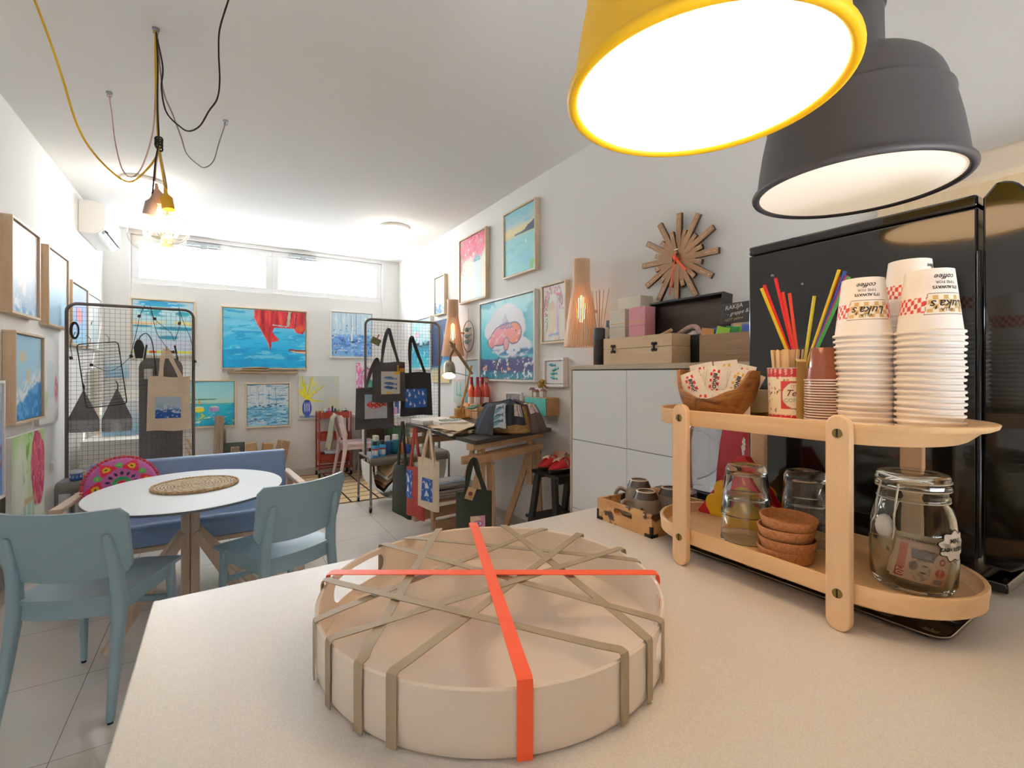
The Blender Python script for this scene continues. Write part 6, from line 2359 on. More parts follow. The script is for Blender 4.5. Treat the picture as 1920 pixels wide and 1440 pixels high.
for i, (a0, a1, kind) in enumerate(bands):
    w = .016 if kind else .0125
    z = Ht + .0012 + .0009 * i
    p0 = Vector((Rt * math.cos(R(a0)), Rt * math.sin(R(a0)), 0))
    p1 = Vector((Rt * math.cos(R(a1)), Rt * math.sin(R(a1)), 0))
    d = (p1 - p0).normalized()
    up = Vector((0, 0, 1))
    side = d.cross(up)
    t0, t1 = Vector((-math.sin(R(a0)), math.cos(R(a0)), 0)), Vector((-math.sin(R(a1)), math.cos(R(a1)), 0))
    n0, n1_ = p0.normalized(), p1.normalized()
    s0 = t0 if t0.dot(side) > 0 else -t0
    s1 = t1 if t1.dot(side) > 0 else -t1
    e = .0022
    path = [p0 + n0 * e + up * .003, p0 + n0 * e + up * (z - .006), p0 + n0 * (e * .6) + up * (z - .0015), p0 - n0 * .004 + up * z]
    sides = [s0, s0, s0, (s0 + side).normalized()]
    for q in (.06, .12, .5, .88, .94):
        path.append(p0.lerp(p1, q) + up * z)
        sides.append(side)
    path += [p1 - n1_ * .004 + up * z, p1 + n1_ * (e * .6) + up * (z - .0015), p1 + n1_ * e + up * (z - .006), p1 + n1_ * e + up * .003]
    sides += [(s1 + side).normalized(), s1, s1, s1]
    b = MB()
    b.ribbon(path, sides, w, .0012)
    build(b, 'elastic_band', M_coral if kind else M_taupe, ty, sm=50)

# ---------------------------------------------------------------- two tier oval stand
sd = thing('serving_stand', 'two tier oval wooden serving stand on the counter', 'serving stand', (.903, .473, ZK))
M_maple = wood('maple', '#ecc798', '#dfb27e', 'y', 3, .42)
M_maplez = wood('maple_z', '#eccaa2', '#e2b98c', 'z', 3, .42)
M_brass = P('brass_screw', '#8f7a45', .4, metal=.8)


def stadium(r, L, n=20):
    return [(r * math.cos(PI * i / n), L / 2 + r * math.sin(PI * i / n)) for i in range(n + 1)] + [(-r * math.cos(PI * i / n), -L / 2 - r * math.sin(PI * i / n)) for i in range(n + 1)]


def stadium2(r, e, L, n=20):
    return [(x, y - e * max(0, (-y - L / 2) / r)) for x, y in stadium(r, L, n)]


def tier(z0, z1, zf, name, flare=0):
    L = .28
    b = MB()
    if flare:
        prof = [(.1215, -.026, z0), (.1235, -.022, z0 + .003), (.1238, -.006, z1 - .013), (.1240, .004, z1 - .0105), (.1245, .010, z1 - .007), (.1250, .012, z1 - .001), (.1240, .011, z1), (.119, .004, z1 - .001), (.1165, -.006, zf + .006), (.112, -.014, zf)]
    else:
        prof = [(.118, 0, z0), (.1235, 0, z0 + .004), (.124, 0, (z0 + z1) / 2), (.126, 0, z1 - .002), (.1245, 0, z1), (.119, 0, z1 - .001), (.1165, 0, zf + .006), (.112, 0, zf)]
    rings = [[(x, y, z) for x, y in stadium2(r, e, L)] for r, e, z in prof]
    b.loft(rings, cap=False)
    b.prism(stadium2(.113, -.019 if flare else 0, L), z0 + .0005, zf)
    return build(b, name, M_maple, sd, sm=45)


tier(.039, .071, .050, 'lower_tier')
tier(.272, .303, .283, 'upper_tier', .006)
for sx in (-1, 1):
    for sy in (-1, 1):
        x = sx * .1325
        y = sy * .139
        w = .0165
        pts = arc((0, .298), w, 0, PI, 10) + arc((0, w), w, PI, TAU, 10)
        b = MB()
        Mx = Matrix.Translation((x, y, 0)) @ Matrix(((0, 0, 1, 0), (1, 0, 0, 0), (0, 1, 0, 0), (0, 0, 0, 1)))
        b.prism(pts, -.0065, .0065, Mx)
        o = build(b, 'post', M_maplez, sd, bev=.002)
        for z in (.055, .288):
            k = MB().cyl((x + sx * .0050, y, z), (x + sx * .0078, y, z), .0068, n=18)
            q = build(k, 'screw', M_brass, o)
            k = MB().box((x + sx * .0078 - .0003, y - .0012, z - .006), (x + sx * .0078 + .0003, y + .0012, z + .006))
            build(k, 'slot', M_rubber, q)
ZU, ZL = ZK + .2835, ZK + .0505

# ---------------------------------------------------------------- olive wood bowl and sugar sachets
bw = thing('wooden_bowl', 'rough edged olive wood bowl of sugar sachets on the upper tier', 'bowl', (.885, .612, ZU))
M_olivew, nt, bs = _new('olive_wood')
tc = nt.nodes.new('ShaderNodeTexCoord')
mp = nt.nodes.new('ShaderNodeMapping')
mp.inputs['Scale'].default_value = (9, 9, 22)
mp.inputs['Rotation'].default_value = (.4, .3, 0)
nt.links.new(tc.outputs['Object'], mp.inputs[0])
wv = nt.nodes.new('ShaderNodeTexNoise')
wv.inputs['Scale'].default_value = 1.6
wv.inputs['Detail'].default_value = 5
wv.inputs['Distortion'].default_value = 1.6
nt.links.new(mp.outputs[0], wv.inputs[0])
rc = ramp(nt, wv.outputs[0], [(.3, '#5c3a1d'), (.45, '#96663a'), (.55, '#a87842'), (.7, '#7a4f2a')])
nt.links.new(rc.outputs[0], bs.inputs['Base Color'])
bs.inputs['Roughness'].default_value = .4


def rim_h(a):
    # dips towards the viewer, high at the two ends
    d = math.cos(a - R(196))
    return .098 - 0.047 * ss(.30, .78, np.array(d)) + .004 * math.sin(5 * a) + .006 * math.sin(3 * a + 1)


def bowl_r(v):
    return .080 * math.sqrt(1 - .64 * (1 - v) ** 2)


b = MB()
b.surf(lambda u, v: (bowl_r(v) * math.cos(TAU * u), bowl_r(v) * math.sin(TAU * u), float(rim_h(TAU * u)) * v), 72, 16, cu=True)
b.surf(lambda u, v: ((bowl_r(1 - v) - .007) * math.cos(TAU * u), (bowl_r(1 - v) - .007) * math.sin(TAU * u), .006 + (float(rim_h(TAU * u)) - .006) * (1 - v)), 72, 16, cu=True)
k = MB()
b.loft([[(bowl_r(1) * math.cos(TAU * i / 72), bowl_r(1) * math.sin(TAU * i / 72), float(rim_h(TAU * i / 72))) for i in range(72)], [((bowl_r(1) - .007) * math.cos(TAU * i / 72), (bowl_r(1) - .007) * math.sin(TAU * i / 72), float(rim_h(TAU * i / 72))) for i in range(72)]], cap=False)
b.prism([(.0475 * math.cos(TAU * i / 40), .0475 * math.sin(TAU * i / 40)) for i in range(40)], 0, .004)
b.prism([(.0405 * math.cos(TAU * i / 40), .0405 * math.sin(TAU * i / 40)) for i in range(40)], .004, .0065)
build(b, 'bowl_body', M_olivew, bw, sm=60)
TO_EYE = math.atan2(-.612, -.885)


def sachet_paint(red):
    k = '#d8242a' if red else '#dfae34'

    def f(U, V):
        c = np.ones((U.size, 3)) * rgb('#f4efe8') * (.97 + .04 * fb(U * 14, V * 14, 2))[:, None]
        i, j = np.floor(U * 10), np.floor((V - .12) / .76 * 7)
        ch = ((i + j) % 2 == 0) & (i >= 3) & (i <= 6) & (V > .12) & (V < .88)
        c = mx(c, k, ch.astype(float))
        c = mx(c, '#f7f3ee', ((np.abs(U - .5) < .085) & (V > .2) & (V < .8)).astype(float))
        c = mx(c, '#8a8784', ((np.abs(U - .13) < .012) & (V > .15) & (V < .85) & (np.sin(V * 160) > 0)).astype(float))
        return c
    return f


sach = [(-.052, .064, 22, 1, -.012), (-.006, .076, -6, 1, .0), (.040, .070, -16, 0, .004), (-.030, .024, 4, 1, -.026), (.008, .026, 0, 1, -.030), (.040, .030, 0, 0, -.026), (-.030, .082, 12, 1, .02), (.020, .088, 6, 0, .024), (.062, .066, -26, 1, .022), (-.060, .058, 30, 0, .026), (.050, .080, -14, 1, .034)]
names = ['tilted red chequered sugar sachet at the side of the wooden box clasp', 'red chequered sugar sachet upright in the middle of the bowl', 'yellow chequered sugar sachet in the upper row of the bowl', 'red chequered sugar sachet low in the bowl, beside the sideboard side', 'red chequered sugar sachet low in the middle of the bowl', 'yellow chequered sugar sachet low in the bowl', 'sugar sachet peeking out behind the upright red one', 'white sugar sachet standing highest in the bowl', 'sugar sachet fanned out nearest the candle', 'sugar sachet fanned out farthest from the candle', 'sugar sachet at the back of the fan nearest the candle']
eye_dir = Vector((math.cos(TO_EYE), math.sin(TO_EYE), 0))
rgt = Vector((0, 0, 1)).cross(-eye_dir) * -1
rgt = Vector((-eye_dir.y, eye_dir.x, 0))
for i, (x, z, a, red, dep) in enumerate(sach):
    t = thing('sugar_sachet', names[i], 'sachet', Vector((.885, .612, ZU + z)) + rgt * x * .92 - eye_dir * dep, 0, 'sugar sachets in the bowl')
    t.rotation_euler = (R(-8), 0, TO_EYE + PI / 2)
    w, h = .046, .062
    tilt = Matrix.Rotation(R(-a), 4, 'Y')
    b = MB()
    pigment(b, sachet_paint(red), w, h, 40, 54, lambda p, q: (p, -.0028 * math.sin(PI * (p / w + .5)) * math.sin(PI * (q / h + .5)) - .0004, q))
    b.surf(lambda u, v: ((.5 - u) * w, .0028 * math.sin(PI * u) * math.sin(PI * v), (v - .5) * h), 8, 8, colfn=lambda u, v: (.95, .93, .9))
    b.xf(tilt)
    o = build(b, 'packet', painted('painted_paper', .7), t, sm=60)
    if i < 6:
        b = MB()
        letters(b, 'BINGO', .0105, lambda p, q: (q * 1.0, -.0040, -p * 1.0), .1, .0003)
        b.xf(tilt)
        build(b, 'lettering', P('print_dark', '#2a2430', .7), t, sm=0)

# candle in a glass behind the bowl
cd = thing('candle', 'cream candle in a glass jar behind the olive wood bowl', 'candle', (1.005, .605, ZU))
M_clear = glassy('clear_glass', '#f8fbfa', dens=.03)
build(MB().lathe([(0, .0), (.033, .0), (.036, .004), (.036, .075), (.034, .075), (.034, .006), (0, .006)], 32), 'glass', M_clear, cd, sm=40)
build(MB().lathe([(0, .008), (.0325, .008), (.0325, .055), (0, .055)], 32), 'wax', P('wax_cream', '#eed6b6', .5), cd, sm=40)

# ---------------------------------------------------------------- tin of stirrers, glass of straws
tn = thing('tin', 'floral red and cream tin of wooden stirrers', 'tin', (.892, .470, ZU))
random.seed(31)
flecks = [(random.uniform(0, TAU), random.uniform(.022, .083), random.choice(['#3a2a3a', '#c9485a', '#d8b43a', '#7f9a6a', '#b9709a']), random.uniform(.0012, .0022)) for _ in range(170)]
AT = math.atan2(-.470, -.892) + R(16)


def tinc(a, z, i):
    c = '#f3e6c8'
    da = (a - AT + PI) % TAU - PI
    s = da * .033
    if z > .0855 or z < .017:
        c = '#c42430'
        if ((a * 20) % 1 - .5) ** 2 + ((z * 260 + (int(a * 20) % 2) * .5) % 1 - .5) ** 2 < .05:
            c = '#f6ead8'
        return tuple(rgb(c))
    rr = math.hypot(s / 1.0, (z - .052) * .85)
    if abs(s) < .022 and .028 < z < .078:
        c = '#cf2a2a'
    if rr < .0205:
        c = '#8a5a4a'
    if rr < .0195:
        return tuple(rgb('#f3e8cf'))
    if c == '#f3e6c8':
        for fa, fz, fc, fr in flecks:
            d = ((a - fa + PI) % TAU - PI) * .033
            if abs(d) < .004 and d * d + (z - fz) ** 2 < fr * fr:
                return tuple(rgb(fc))
    return tuple(rgb(c))


rt = lambda z: .0325 + .003 * (z / .1)
pr = [(rt(z), z) for z in [.1 * i / 56 for i in range(57)]]
build(MB().lathe(pr, 150, col=tinc), 'tin_body', painted('painted_tin', .3, coat=.3), tn, sm=60)
build(MB().lathe([(0, .001), (.0325, .001)], 40).lathe([(.0355, .1), (.0362, .101), (.035, .102), (.034, .1), (.032, .003), (0, .003)], 40), 'rim', P('tin_metal', '#d9d2c6', .35, metal=.6), tn, sm=60)


def on_tin(x, y, z0, off=.0006):
    z = z0 + y
    a = AT + x / .034
    r = rt(z) + off
    return (r * math.cos(a), r * math.sin(a), z)


for txt, sz, z0, m, sh, x0 in (('Tea', .016, .056, P('tin_brown', '#6a3a2a', .6), .4, -.004), ('COFFEE', .0095, .043, P('tin_sage', '#a9bfa9', .6), 0, -.001), ("IT'S", .0075, .068, P('tin_pink', '#d99a94', .6), 0, -.001)):
    b = MB()
    letters(b, txt, sz, lambda x, y: on_tin(x + x0, y, z0), sh, .0002)
    build(b, 'lettering', m, tn, sm=0)
# brass clip hooked over the rim of the tin
a = math.atan2(-.470, -.892) + R(30)
ca, sa = math.cos(a), math.sin(a)
side = Vector((-sa, ca, 0))
b = MB().ribbon([Vector((ca * r, sa * r, z)) for r, z in ((.030, .085), (.031, .112), (.034, .116), (.0375, .112), (.0375, .003))], side, .0165, .0012)
o = single(b, 'brass_clip', P('brass_strip', '#cfae6c', .4, metal=.45), 'flat brass strip hooked over the front of the floral tin', 'clip', (.892, .470, ZU), sm=30)
M_stir = wood('stirrer', '#e8c79c', '#d4ab78', 'z', 8, .7)
random.seed(17)


def stirrer_mesh():
    b = MB()
    w = .0032
    pts = [(-w, 0), (w, 0)] + [(w * math.cos(q), .128 + w * math.sin(q)) for q in [PI * i / 6 for i in range(7)]]
    b.prism(pts, -.0007, .0007, Matrix(((1, 0, 0, 0), (0, 0, 1, 0), (0, 1, 0, 0), (0, 0, 0, 1))))
    return b


st0 = None
for k in range(34):
    q = random.uniform(0, TAU)
    r = random.uniform(.006, .026)
    loc = (.892 + r * math.cos(q) * .7, .470 + r * math.sin(q) * .7, ZU + .004)
    if st0 is None:
        o = st0 = build(stirrer_mesh(), 'wooden_stirrer', M_stir)
    else:
        o = st0.copy()
        COL.objects.link(o)
    o.location = loc
    lean = math.atan2(r * .42, .12)
    o.rotation_euler = Vector((math.cos(q) * math.sin(lean), math.sin(q) * math.sin(lean), math.cos(lean))).to_track_quat('Z', 'Y').to_euler()
    tag(o, 'flat wooden coffee stirrer standing in the floral tin', 'stirrer', 'wooden stirrers in the tin')

gs = thing('drinking_glass', 'plain glass of coloured straws behind the floral tin', 'glass', (1.0, .503, ZU))
build(MB().lathe([(0, 0), (.028, 0), (.0295, .003), (.031, .142), (.0298, .142), (.028, .006), (0, .005)], 32), 'glass', M_clear, gs, sm=40)
straws = [((-.018, .012), (-.050, .062), .268, '#f2cf1e', 'yellow straw leaning outermost towards the clock'), ((-.016, .010), (-.042, .060), .275, '#e8323a', 'red straw tucked behind the outermost yellow one'), ((-.014, .008), (-.028, .042), .288, '#f03038', 'tallest red straw of the bunch'), ((-.010, .005), (-.020, .030), .258, '#ee4a3e', 'red straw next to the tallest red one'), ((-.006, .002), (-.014, .018), .255, '#f0553f', 'red straw nearest the single yellow one'), ((.004, -.004), (.004, -.026), .245, '#dfd23a', 'single yellow straw between the two bunches'), ((.012, -.006), (.034, -.062), .294, '#ecc81c', 'yellow straw leaning towards the paper cups'), ((.012, -.010), (.038, -.072), .290, '#2f50b8', 'blue straw leaning towards the paper cups'), ((.010, -.014), (.032, -.078), .280, '#b8307a', 'magenta straw leaning towards the paper cups'), ((.008, -.016), (.026, -.084), .276, '#3fae4a', 'green straw leaning towards the paper cups'), ((.016, -.004), (.046, -.058), .282, '#d8402f', 'red straw behind the yellow one leaning towards the paper cups')]
for k, ((x0, y0), (x1, y1), h, c, l) in enumerate(straws):
    # the pale rim of the glass holds them; they cross at its bottom
    p0 = Vector((1.0 - x1 * .25, .503 - y1 * .25, ZU + .012))
    p1 = Vector((1.0 + x1 * .9, .503 + y1 * .9, ZU + h))
    v = p1 - p0
    b = MB().cyl(Vector((0, 0, 0)), v, .0032, n=10, cap=False).cyl(v, Vector((0, 0, 0)), .0027, n=10, cap=False)
    single(b, 'drinking_straw', P('straw_%s' % c, c, .35), l, 'straw', p0, group='coloured straws', sm=60)

# ---------------------------------------------------------------- brown plastic cups, upside down
M_brownc = P('brown_plastic', '#8a4a32', .18, coat=.5)
M_cupin = P('cup_inside_cream', '#e6d5c8', .35)


def brown_cup(full):
    t = bpy.data.objects.new('plastic_cup', None)
    COL.objects.link(t)
    t.empty_display_size = .02
    if full:
        pr = [(.0265, .0015), (.0255, .010), (.0240, .022), (.0228, .0225), (.0185, .054), (.0175, .0555), (0, .0555)]
    else:
        pr = [(.0265, .0015), (.0258, .0060)]
    build(MB().lathe(pr, 36), 'cup_wall', M_brownc, t, sm=50)
    build(MB().tube([(.0275 * math.cos(TAU * i / 36), .0275 * math.sin(TAU * i / 36), .0012) for i in range(36)], .0012, 6, closed=True), 'rim', M_cupin, t, sm=60)
    return t


ORD = ['topmost', 'second', 'third', 'fourth', 'fifth', 'sixth', 'seventh', 'eighth', 'ninth', 'tenth', 'eleventh', 'twelfth', 'thirteenth', 'fourteenth', 'fifteenth', 'sixteenth', 'seventeenth', 'eighteenth', 'nineteenth', 'twentieth', 'twenty-first']


def ordl(what, k, n, where):
    if k == 0:
        return '%s, topmost of the stack %s' % (what, where)
    if k == n - 1:
        return '%s, lowest of the stack %s' % (what, where)
    return '%s, %s from the top of the stack %s' % (what, ORD[k], where)


bc_full, bc_low = brown_cup(True), brown_cup(False)
NB = 19
BX, BY = .872, .402
for k in range(NB):
    z = ZU + (NB - 1 - k) * .0044
    if k == 0:
        o = bc_full
    elif k == 1:
        o = bc_low
    else:
        o = dup(bc_low)
    o.location = (BX + .0006 * math.sin(k * 2.1), BY + .0006 * math.cos(k * 1.7), z)
    tag(o, ordl('upturned brown plastic cup', k, NB, 'beside the tin'), 'plastic cup', 'brown plastic cups')

# ---------------------------------------------------------------- paper cups, upside down in three stacks
M_cup = P('paper_cup_white', '#f4efe9', .5)
RB, RTOP, HC = .0385, .0285, .094


def cup_r(z):
    return RB + (RTOP - RB) * (z - .003) / (HC - .003)


def cup_paint(a, z, i):
    """Chequered belt with a tan plaque; a is measured from the plaque's middle."""
    c = '#f4efe9'
    if .030 < z < .052:
        i, j = int(math.floor(a / .135)), int(math.floor((z - .030 + .004 * math.sin(3 * a)) / .0073))
        if (i + j) % 2 == 0:
            c = '#d63a2a'
    if abs(a) < .86:
        w = .80 - .10 * (z - .028) / .03
        if .0265 < z < .0575 and abs(a) < w + .05:
            c = '#8a6a4a'
        if .0275 < z < .0565 and abs(a) < w + .03:
            c = '#f4efe9'
        if .029 < z < .055 and abs(a) < w:
            i, j = int(math.floor(a / .19)), int(math.floor((z - .029) / .0065))
            c = '#d2ad6a' if (i + j) % 2 == 0 else '#f0e6d2'
    return tuple(rgb(c))


def paper_cup(full):
    t = bpy.data.objects.new('paper_cup', None)
    COL.objects.link(t)
    t.empty_display_size = .03
    if full:
        zs_ = [.003 + (HC - .003) * i / 84 for i in range(85)]
        b = MB()
        b.lathe([(cup_r(z), z) for z in zs_], 200, col=lambda a, z, i: cup_paint((a + PI) % TAU - PI, z, i))
        build(b, 'cup_wall', painted('painted_cup', .5), t, sm=60)
        build(MB().lathe([(cup_r(HC), HC), (cup_r(HC) - .0012, HC + .0004), (cup_r(HC) - .002, HC - .004), (0, HC - .004)], 48), 'cup_base', M_cup, t, sm=40)

        def on_cup(x, y, z0):
            z = z0 - y
            a = -x / cup_r(z)
            r = cup_r(z) + .0005
            return (r * math.cos(a), r * math.sin(a), z)
        dk = P('cup_print_dark', '#2f2a28', .6)
        for txt, sz, z0, sh, off, x0 in (("Luka's", .0175, .0415, .35, .0002, .0), ('VILLA', .0062, .0335, 0, .0001, .004), ("IT'S ALWAYS", .0058, .0660, 0, .0002, .002), ('TIME FOR', .0058, .0735, 0, 0, .002), ('coffee', .0105, .0815, .35, .0001, .002)):
            b = MB()
            letters(b, txt, sz, lambda x, y: on_cup(x + x0, y, z0), sh, off)
            build(b, 'lettering', dk, t, sm=0)
    else:
        build(MB().lathe([(cup_r(.003), .003), (cup_r(.013), .013)], 48), 'cup_wall', M_cup, t, sm=60)
    build(MB().tube([(.0392 * math.cos(TAU * i / 48), .0392 * math.sin(TAU * i / 48), .0026) for i in range(48)], .0026, 8, closed=True), 'rim', M_cup, t, sm=60)
    return t


pc_full, pc_low = paper_cup(True), paper_cup(False)
used = [False, False]
for si, (x, y, n, da, where) in enumerate(((.893, .352, 18, 14, 'beside the brown cups'), (.903, .271, 18, 40, 'nearest the fridge hinge'), (.985, .322, 22, 75, 'behind the other two'))):
    base = math.atan2(-y, -x)
    for k in range(n):
        j = 0 if k == 0 else 1
        src = pc_full if j == 0 else pc_low
        o = src if not used[j] else dup(src)
        used[j] = True
        z = ZU + (n - 1 - k) * .0088
        o.location = (x + .0008 * math.sin(k * 1.9 + si), y + .0008 * math.cos(k * 1.3 + si), z)
        o.rotation_euler = (0, 0, base + R(da))
        tag(o, ordl('upturned white paper cup', k, n, where), 'paper cup', 'paper cups in the stack %s' % where)

# ---------------------------------------------------------------- lower tier: jar, cork bowls, tumblers, napkin holder
M_jar = real_glass('jar_glass', '#f4faf4')
jr = thing('glass_jar', 'clip top glass jar of banknotes on the lower tier', 'jar', (.905, .292, ZL))
outer = [(0, .0015), (.040, .0015), (.048, .004), (.0525, .015), (.054, .05), (.0535, .09), (.051, .112), (.046, .126), (.0425, .131), (.0425, .136), (.0452, .138), (.0452, .142), (.043, .144), (.043, .150)]
inner = [(.0395, .150), (.0395, .131), (.043, .124), (.048, .110), (.0505, .09), (.051, .05), (.0495, .017), (.044, .008), (0, .007)]
build(MB().lathe(outer + inner, 48), 'jar_body', M_jar, jr, sm=50)
lid = [(0, .1515), (.043, .1515), (.0465, .154), (.0465, .159), (.044, .161), (.0445, .168), (.043, .172), (.036, .174), (0, .173)]
build(MB().lathe(lid, 48), 'lid', M_jar, jr, sm=50)
build(MB().lathe([(.0405, .1502), (.046, .1502), (.046, .1514), (.0405, .1514)], 48), 'gasket', P('gasket', '#cfc8b6', .6), jr)
M_wirej = P('jar_wire', '#b9b2a2', .3, metal=.9)
an = math.atan2(-.292, -.905) + R(-36)
u_, v_ = Vector((math.cos(an), math.sin(an), 0)), Vector((-math.sin(an), math.cos(an), 0))
J = lambda r, s, z: u_ * r + v_ * s + Vector((0, 0, z))
b = MB().tube([(.0436 * math.cos(TAU * i / 48), .0436 * math.sin(TAU * i / 48), .134) for i in range(48)], .0012, 6, closed=True)
b.tube([(.0452 * math.cos(TAU * i / 48), .0452 * math.sin(TAU * i / 48), .1625) for i in range(48)], .0012, 6, closed=True)
b.tube([J(.044, -.012, .134), J(.052, -.012, .115), J(.058, -.017, .095), J(.060, -.017, .080), J(.060, .017, .080), J(.058, .017, .095), J(.052, .012, .115), J(.044, .012, .134)], .0014, 6)
b.tube([J(.045, -.013, .160), J(.052, -.014, .13), J(.055, -.014, .100), J(.056, 0, .090), J(.055, .014, .100), J(.052, .014, .13), J(.045, .013, .160)], .0014, 6)
build(b, 'wire_clasp', M_wirej, jr, sm=60)
b = MB()
b.sphere(J(.0545, 0, .095), .012, 12, (1, 1, 1.5))
build(b, 'clasp_pad', P('frosted_pad', '#d9ddda', .4), jr, sm=60)
# paper sticker
as_ = math.atan2(-.292, -.905) + R(58)
b = MB()
pts = [((.020 + .0022 * math.sin(9 * q)) * 1.15 * math.cos(q), (.020 + .0022 * math.sin(9 * q)) * math.sin(q)) for q in [TAU * i / 54 for i in range(54)]]


def on_jar(x, y, off):
    a = as_ + x / .054
    return ((.0541 + off) * math.cos(a), (.0541 + off) * math.sin(a), .078 + y)


b.m(1).add([on_jar(x * 1.07, y * 1.07, .0002) for x, y in pts] + [on_jar(0, 0, .0002)], [(i, (i + 1) % 54, 54) for i in range(54)])
b.m(0).add([on_jar(x, y, .0004) for x, y in pts] + [on_jar(0, 0, .0004)], [(i, (i + 1) % 54, 54) for i in range(54)])
stk = build(b, 'sticker', [P('paper_white', '#eceae6', .8), M_rubber], jr, sm=60)
b = MB()
letters(b, 'MINI', .0085, lambda x, y: on_jar(x, y + .007, .0007), 0, .0003)
letters(b, 'CASH RESERVE', .0072, lambda x, y: on_jar(x, y - .005, .0007), 0, .0003)
build(b, 'lettering', M_rubber, stk, sm=0)


def note_paint(U, V):
    c = grad(U + .1 * (fb(U * 6, V * 6, 3) - .5), [(0, '#f0dcc2'), (.12, '#e9bfa4'), (.3, '#e8b7a2'), (.55, '#e9c6ae'), (1, '#e3a88e')])
    c = mx(c, '#cf6a5a', ((U > .08) & (U < .22) & (V > .05) & (V < .95)) * (.6 + .4 * fb(U * 3, V * 30, 4)))
    c = mx(c, '#b8433a', (U > .06) * (U < .22) * (V > .06) * (V < .3))
    head = lessthan(ell(U, V, .5, .34, .18, .30), 1, .04)
    c = mx(c, '#d8bfae', head)
    c = mx(c, '#8f7f7c', head * ss(.45, .6, fb(U * 12, V * 10, 8)) * .6)
    c = mx(c, '#7a6f76', lessthan(ell(U, V, .36, .42, .08, .12), 1, .2) * .7)
    c = mx(c, '#8f8a92', inpoly(U, V, [(.30, .62), (.68, .60), (.76, .86), (.26, .88)]) * (.5 + .5 * ss(.3, .6, fb(U * 16, V * 16, 9))))
    c = mx(c, '#4a4650', lessthan(np.abs(V - .62), .012, .008) * (U > .3) * (U < .7))
    for x, y in ((.56, .46), (.55, .28)):
        c = mx(c, '#4a4048', lessthan(ell(U, V, x, y, .06, .02), 1, .3))
    c = mx(c, '#a83a3a', lessthan(np.abs(ell(U, V, .85, .66, .05, .09) - .75), .3, .1))
    c = mx(c, '#c8514a', lessthan(ell(U, V, .85, .36, .09, .12), 1, .1) * (np.abs(U - .85) > .01))
    c = mx(c, '#9a7f78', inpoly(U, V, [(.76, .06), (.92, .06), (.92, .17), (.76, .17)]) * .8)
    return c


def note_back(U, V):
    c = grad(V + .2 * (fb(U * 8, V * 8, 3) - .5), [(0, '#d9b894'), (1, '#e3cda8')])
    c = mx(c, '#9a7a66', lessthan(ell(U, V, .15, .7, .04, .06), 1, .2))
    return mx(c, '#b98f72', ss(.5, .6, fb(U * 10, V * 16, 6)) * (V < .5) * .5)


def banknote(label, paint, an_, r, w, h, z, roll, txt=None, bend=.05):
    t = thing('banknote', label, 'banknote', (.905, .292, ZL + .0085 + z), an_ + PI / 2, 'banknotes in the jar')

    def place(x, q):
        return (x, -r + bend * (x / w) ** 2 * .5, q + h / 2)
    b = MB()
    pigment(b, paint, w, h, 72, 48, lambda x, q: place(x, q))
    pigment(b, note_back, w, h, 6, 4, lambda x, q: (place(x, q)[0], place(x, q)[1] + .0004, place(x, q)[2]))
    Mr = Matrix.Rotation(R(roll), 4, 'Y')
    b.xf(Mr)
    build(b, 'note', painted('painted_paper', .7), t, sm=60)
    if txt:
        for s_, sz, x0, z0, c, rot in txt:
            b = MB()
            letters(b, s_, sz, lambda x, y: ((x0 + (y if rot else x)), place(x0 + (y if rot else x), 0)[1] - .0005, z0 + (-x if rot else y)), 0, .0001)
            b.xf(Mr)
            build(b, 'lettering', P('note_' + c, c, .7), t, sm=0)
    return t


ae = math.atan2(-.292, -.905)
banknote('pink banknote with a portrait, foremost in the jar', note_paint, ae + R(14), .026, .066, .058, .004, 9, [('20', .012, -.0235, .011, '#f2d8c8', True), ('J1787564A', .004, .004, .050, '#5a4a5a', False)])
banknote('pink banknote tucked behind the foremost one', note_paint, ae + R(8), .021, .066, .058, .006, 9)
banknote('tan banknote with bank lettering, highest in the jar', note_back, ae + R(22), .013, .066, .066, .006, 7, [('HRVATSKA NARODNA BANKA', .0050, .0, .057, '#5a4034', False)])
banknote('pale folded note sticking up at the back of the jar', note_back, ae + R(50), -.004, .036, .076, .006, -28)

# cork bowls
M_cork = P('cork', '#bb7f52', .85, bmp=.3, bscale=500, var=.22, vscale=260)
cork = bpy.data.objects.new('cork_bowl', None)
COL.objects.link(cork)
build(MB().lathe([(0, 0), (.036, 0), (.040, .003), (.0455, .021), (.0448, .0225), (.0425, .022), (.038, .0075), (.034, .0060), (0, .0060)], 56), 'bowl', M_cork, cork, sm=50)
for k in range(4):
    o = cork if k == 0 else dup(cork)
    o.location = (.843 + (.001, -.0012, .0004, .002)[k], .448 + (.002, -.001, .0015, -.001)[k], ZL + .0178 * k)
    o.rotation_euler = (R((0, 0, 0, 2.5)[k]), 0, 0)
    tag(o, ['cork bowl, lowest of the stack on the lower tier', 'cork bowl, second from the bottom on the lower tier', 'cork bowl, third from the bottom on the lower tier', 'cork bowl, topmost and tilted, on the lower tier'][k], 'cork bowl', 'cork bowls')

# upturned tumblers
M_tumb = real_glass('tumbler_glass', '#fbfdfb')


def tumbler(label, loc, rb, rtop, h, foot):
    t = thing('tumbler', label, 'glass tumbler', loc, 0, 'upturned tumblers')
    o_ = [(rb, 0), (rb - .001, .001)] + [(rb + (rtop - rb) * i / 5, h * .9 * i / 5) for i in range(1, 6)] + [(rtop - .004, h), (rtop - .010, h + .002), (rtop - .014, h - .002), (0, h - .003)]
    i_ = [(0, h - foot), (rtop - .008, h - foot), (rtop - .004, h - foot - .004), (rb - .0022, .001), (rb, 0)]
    build(MB().lathe(o_ + i_, 40), 'glass', M_tumb, t, sm=50)
    return t


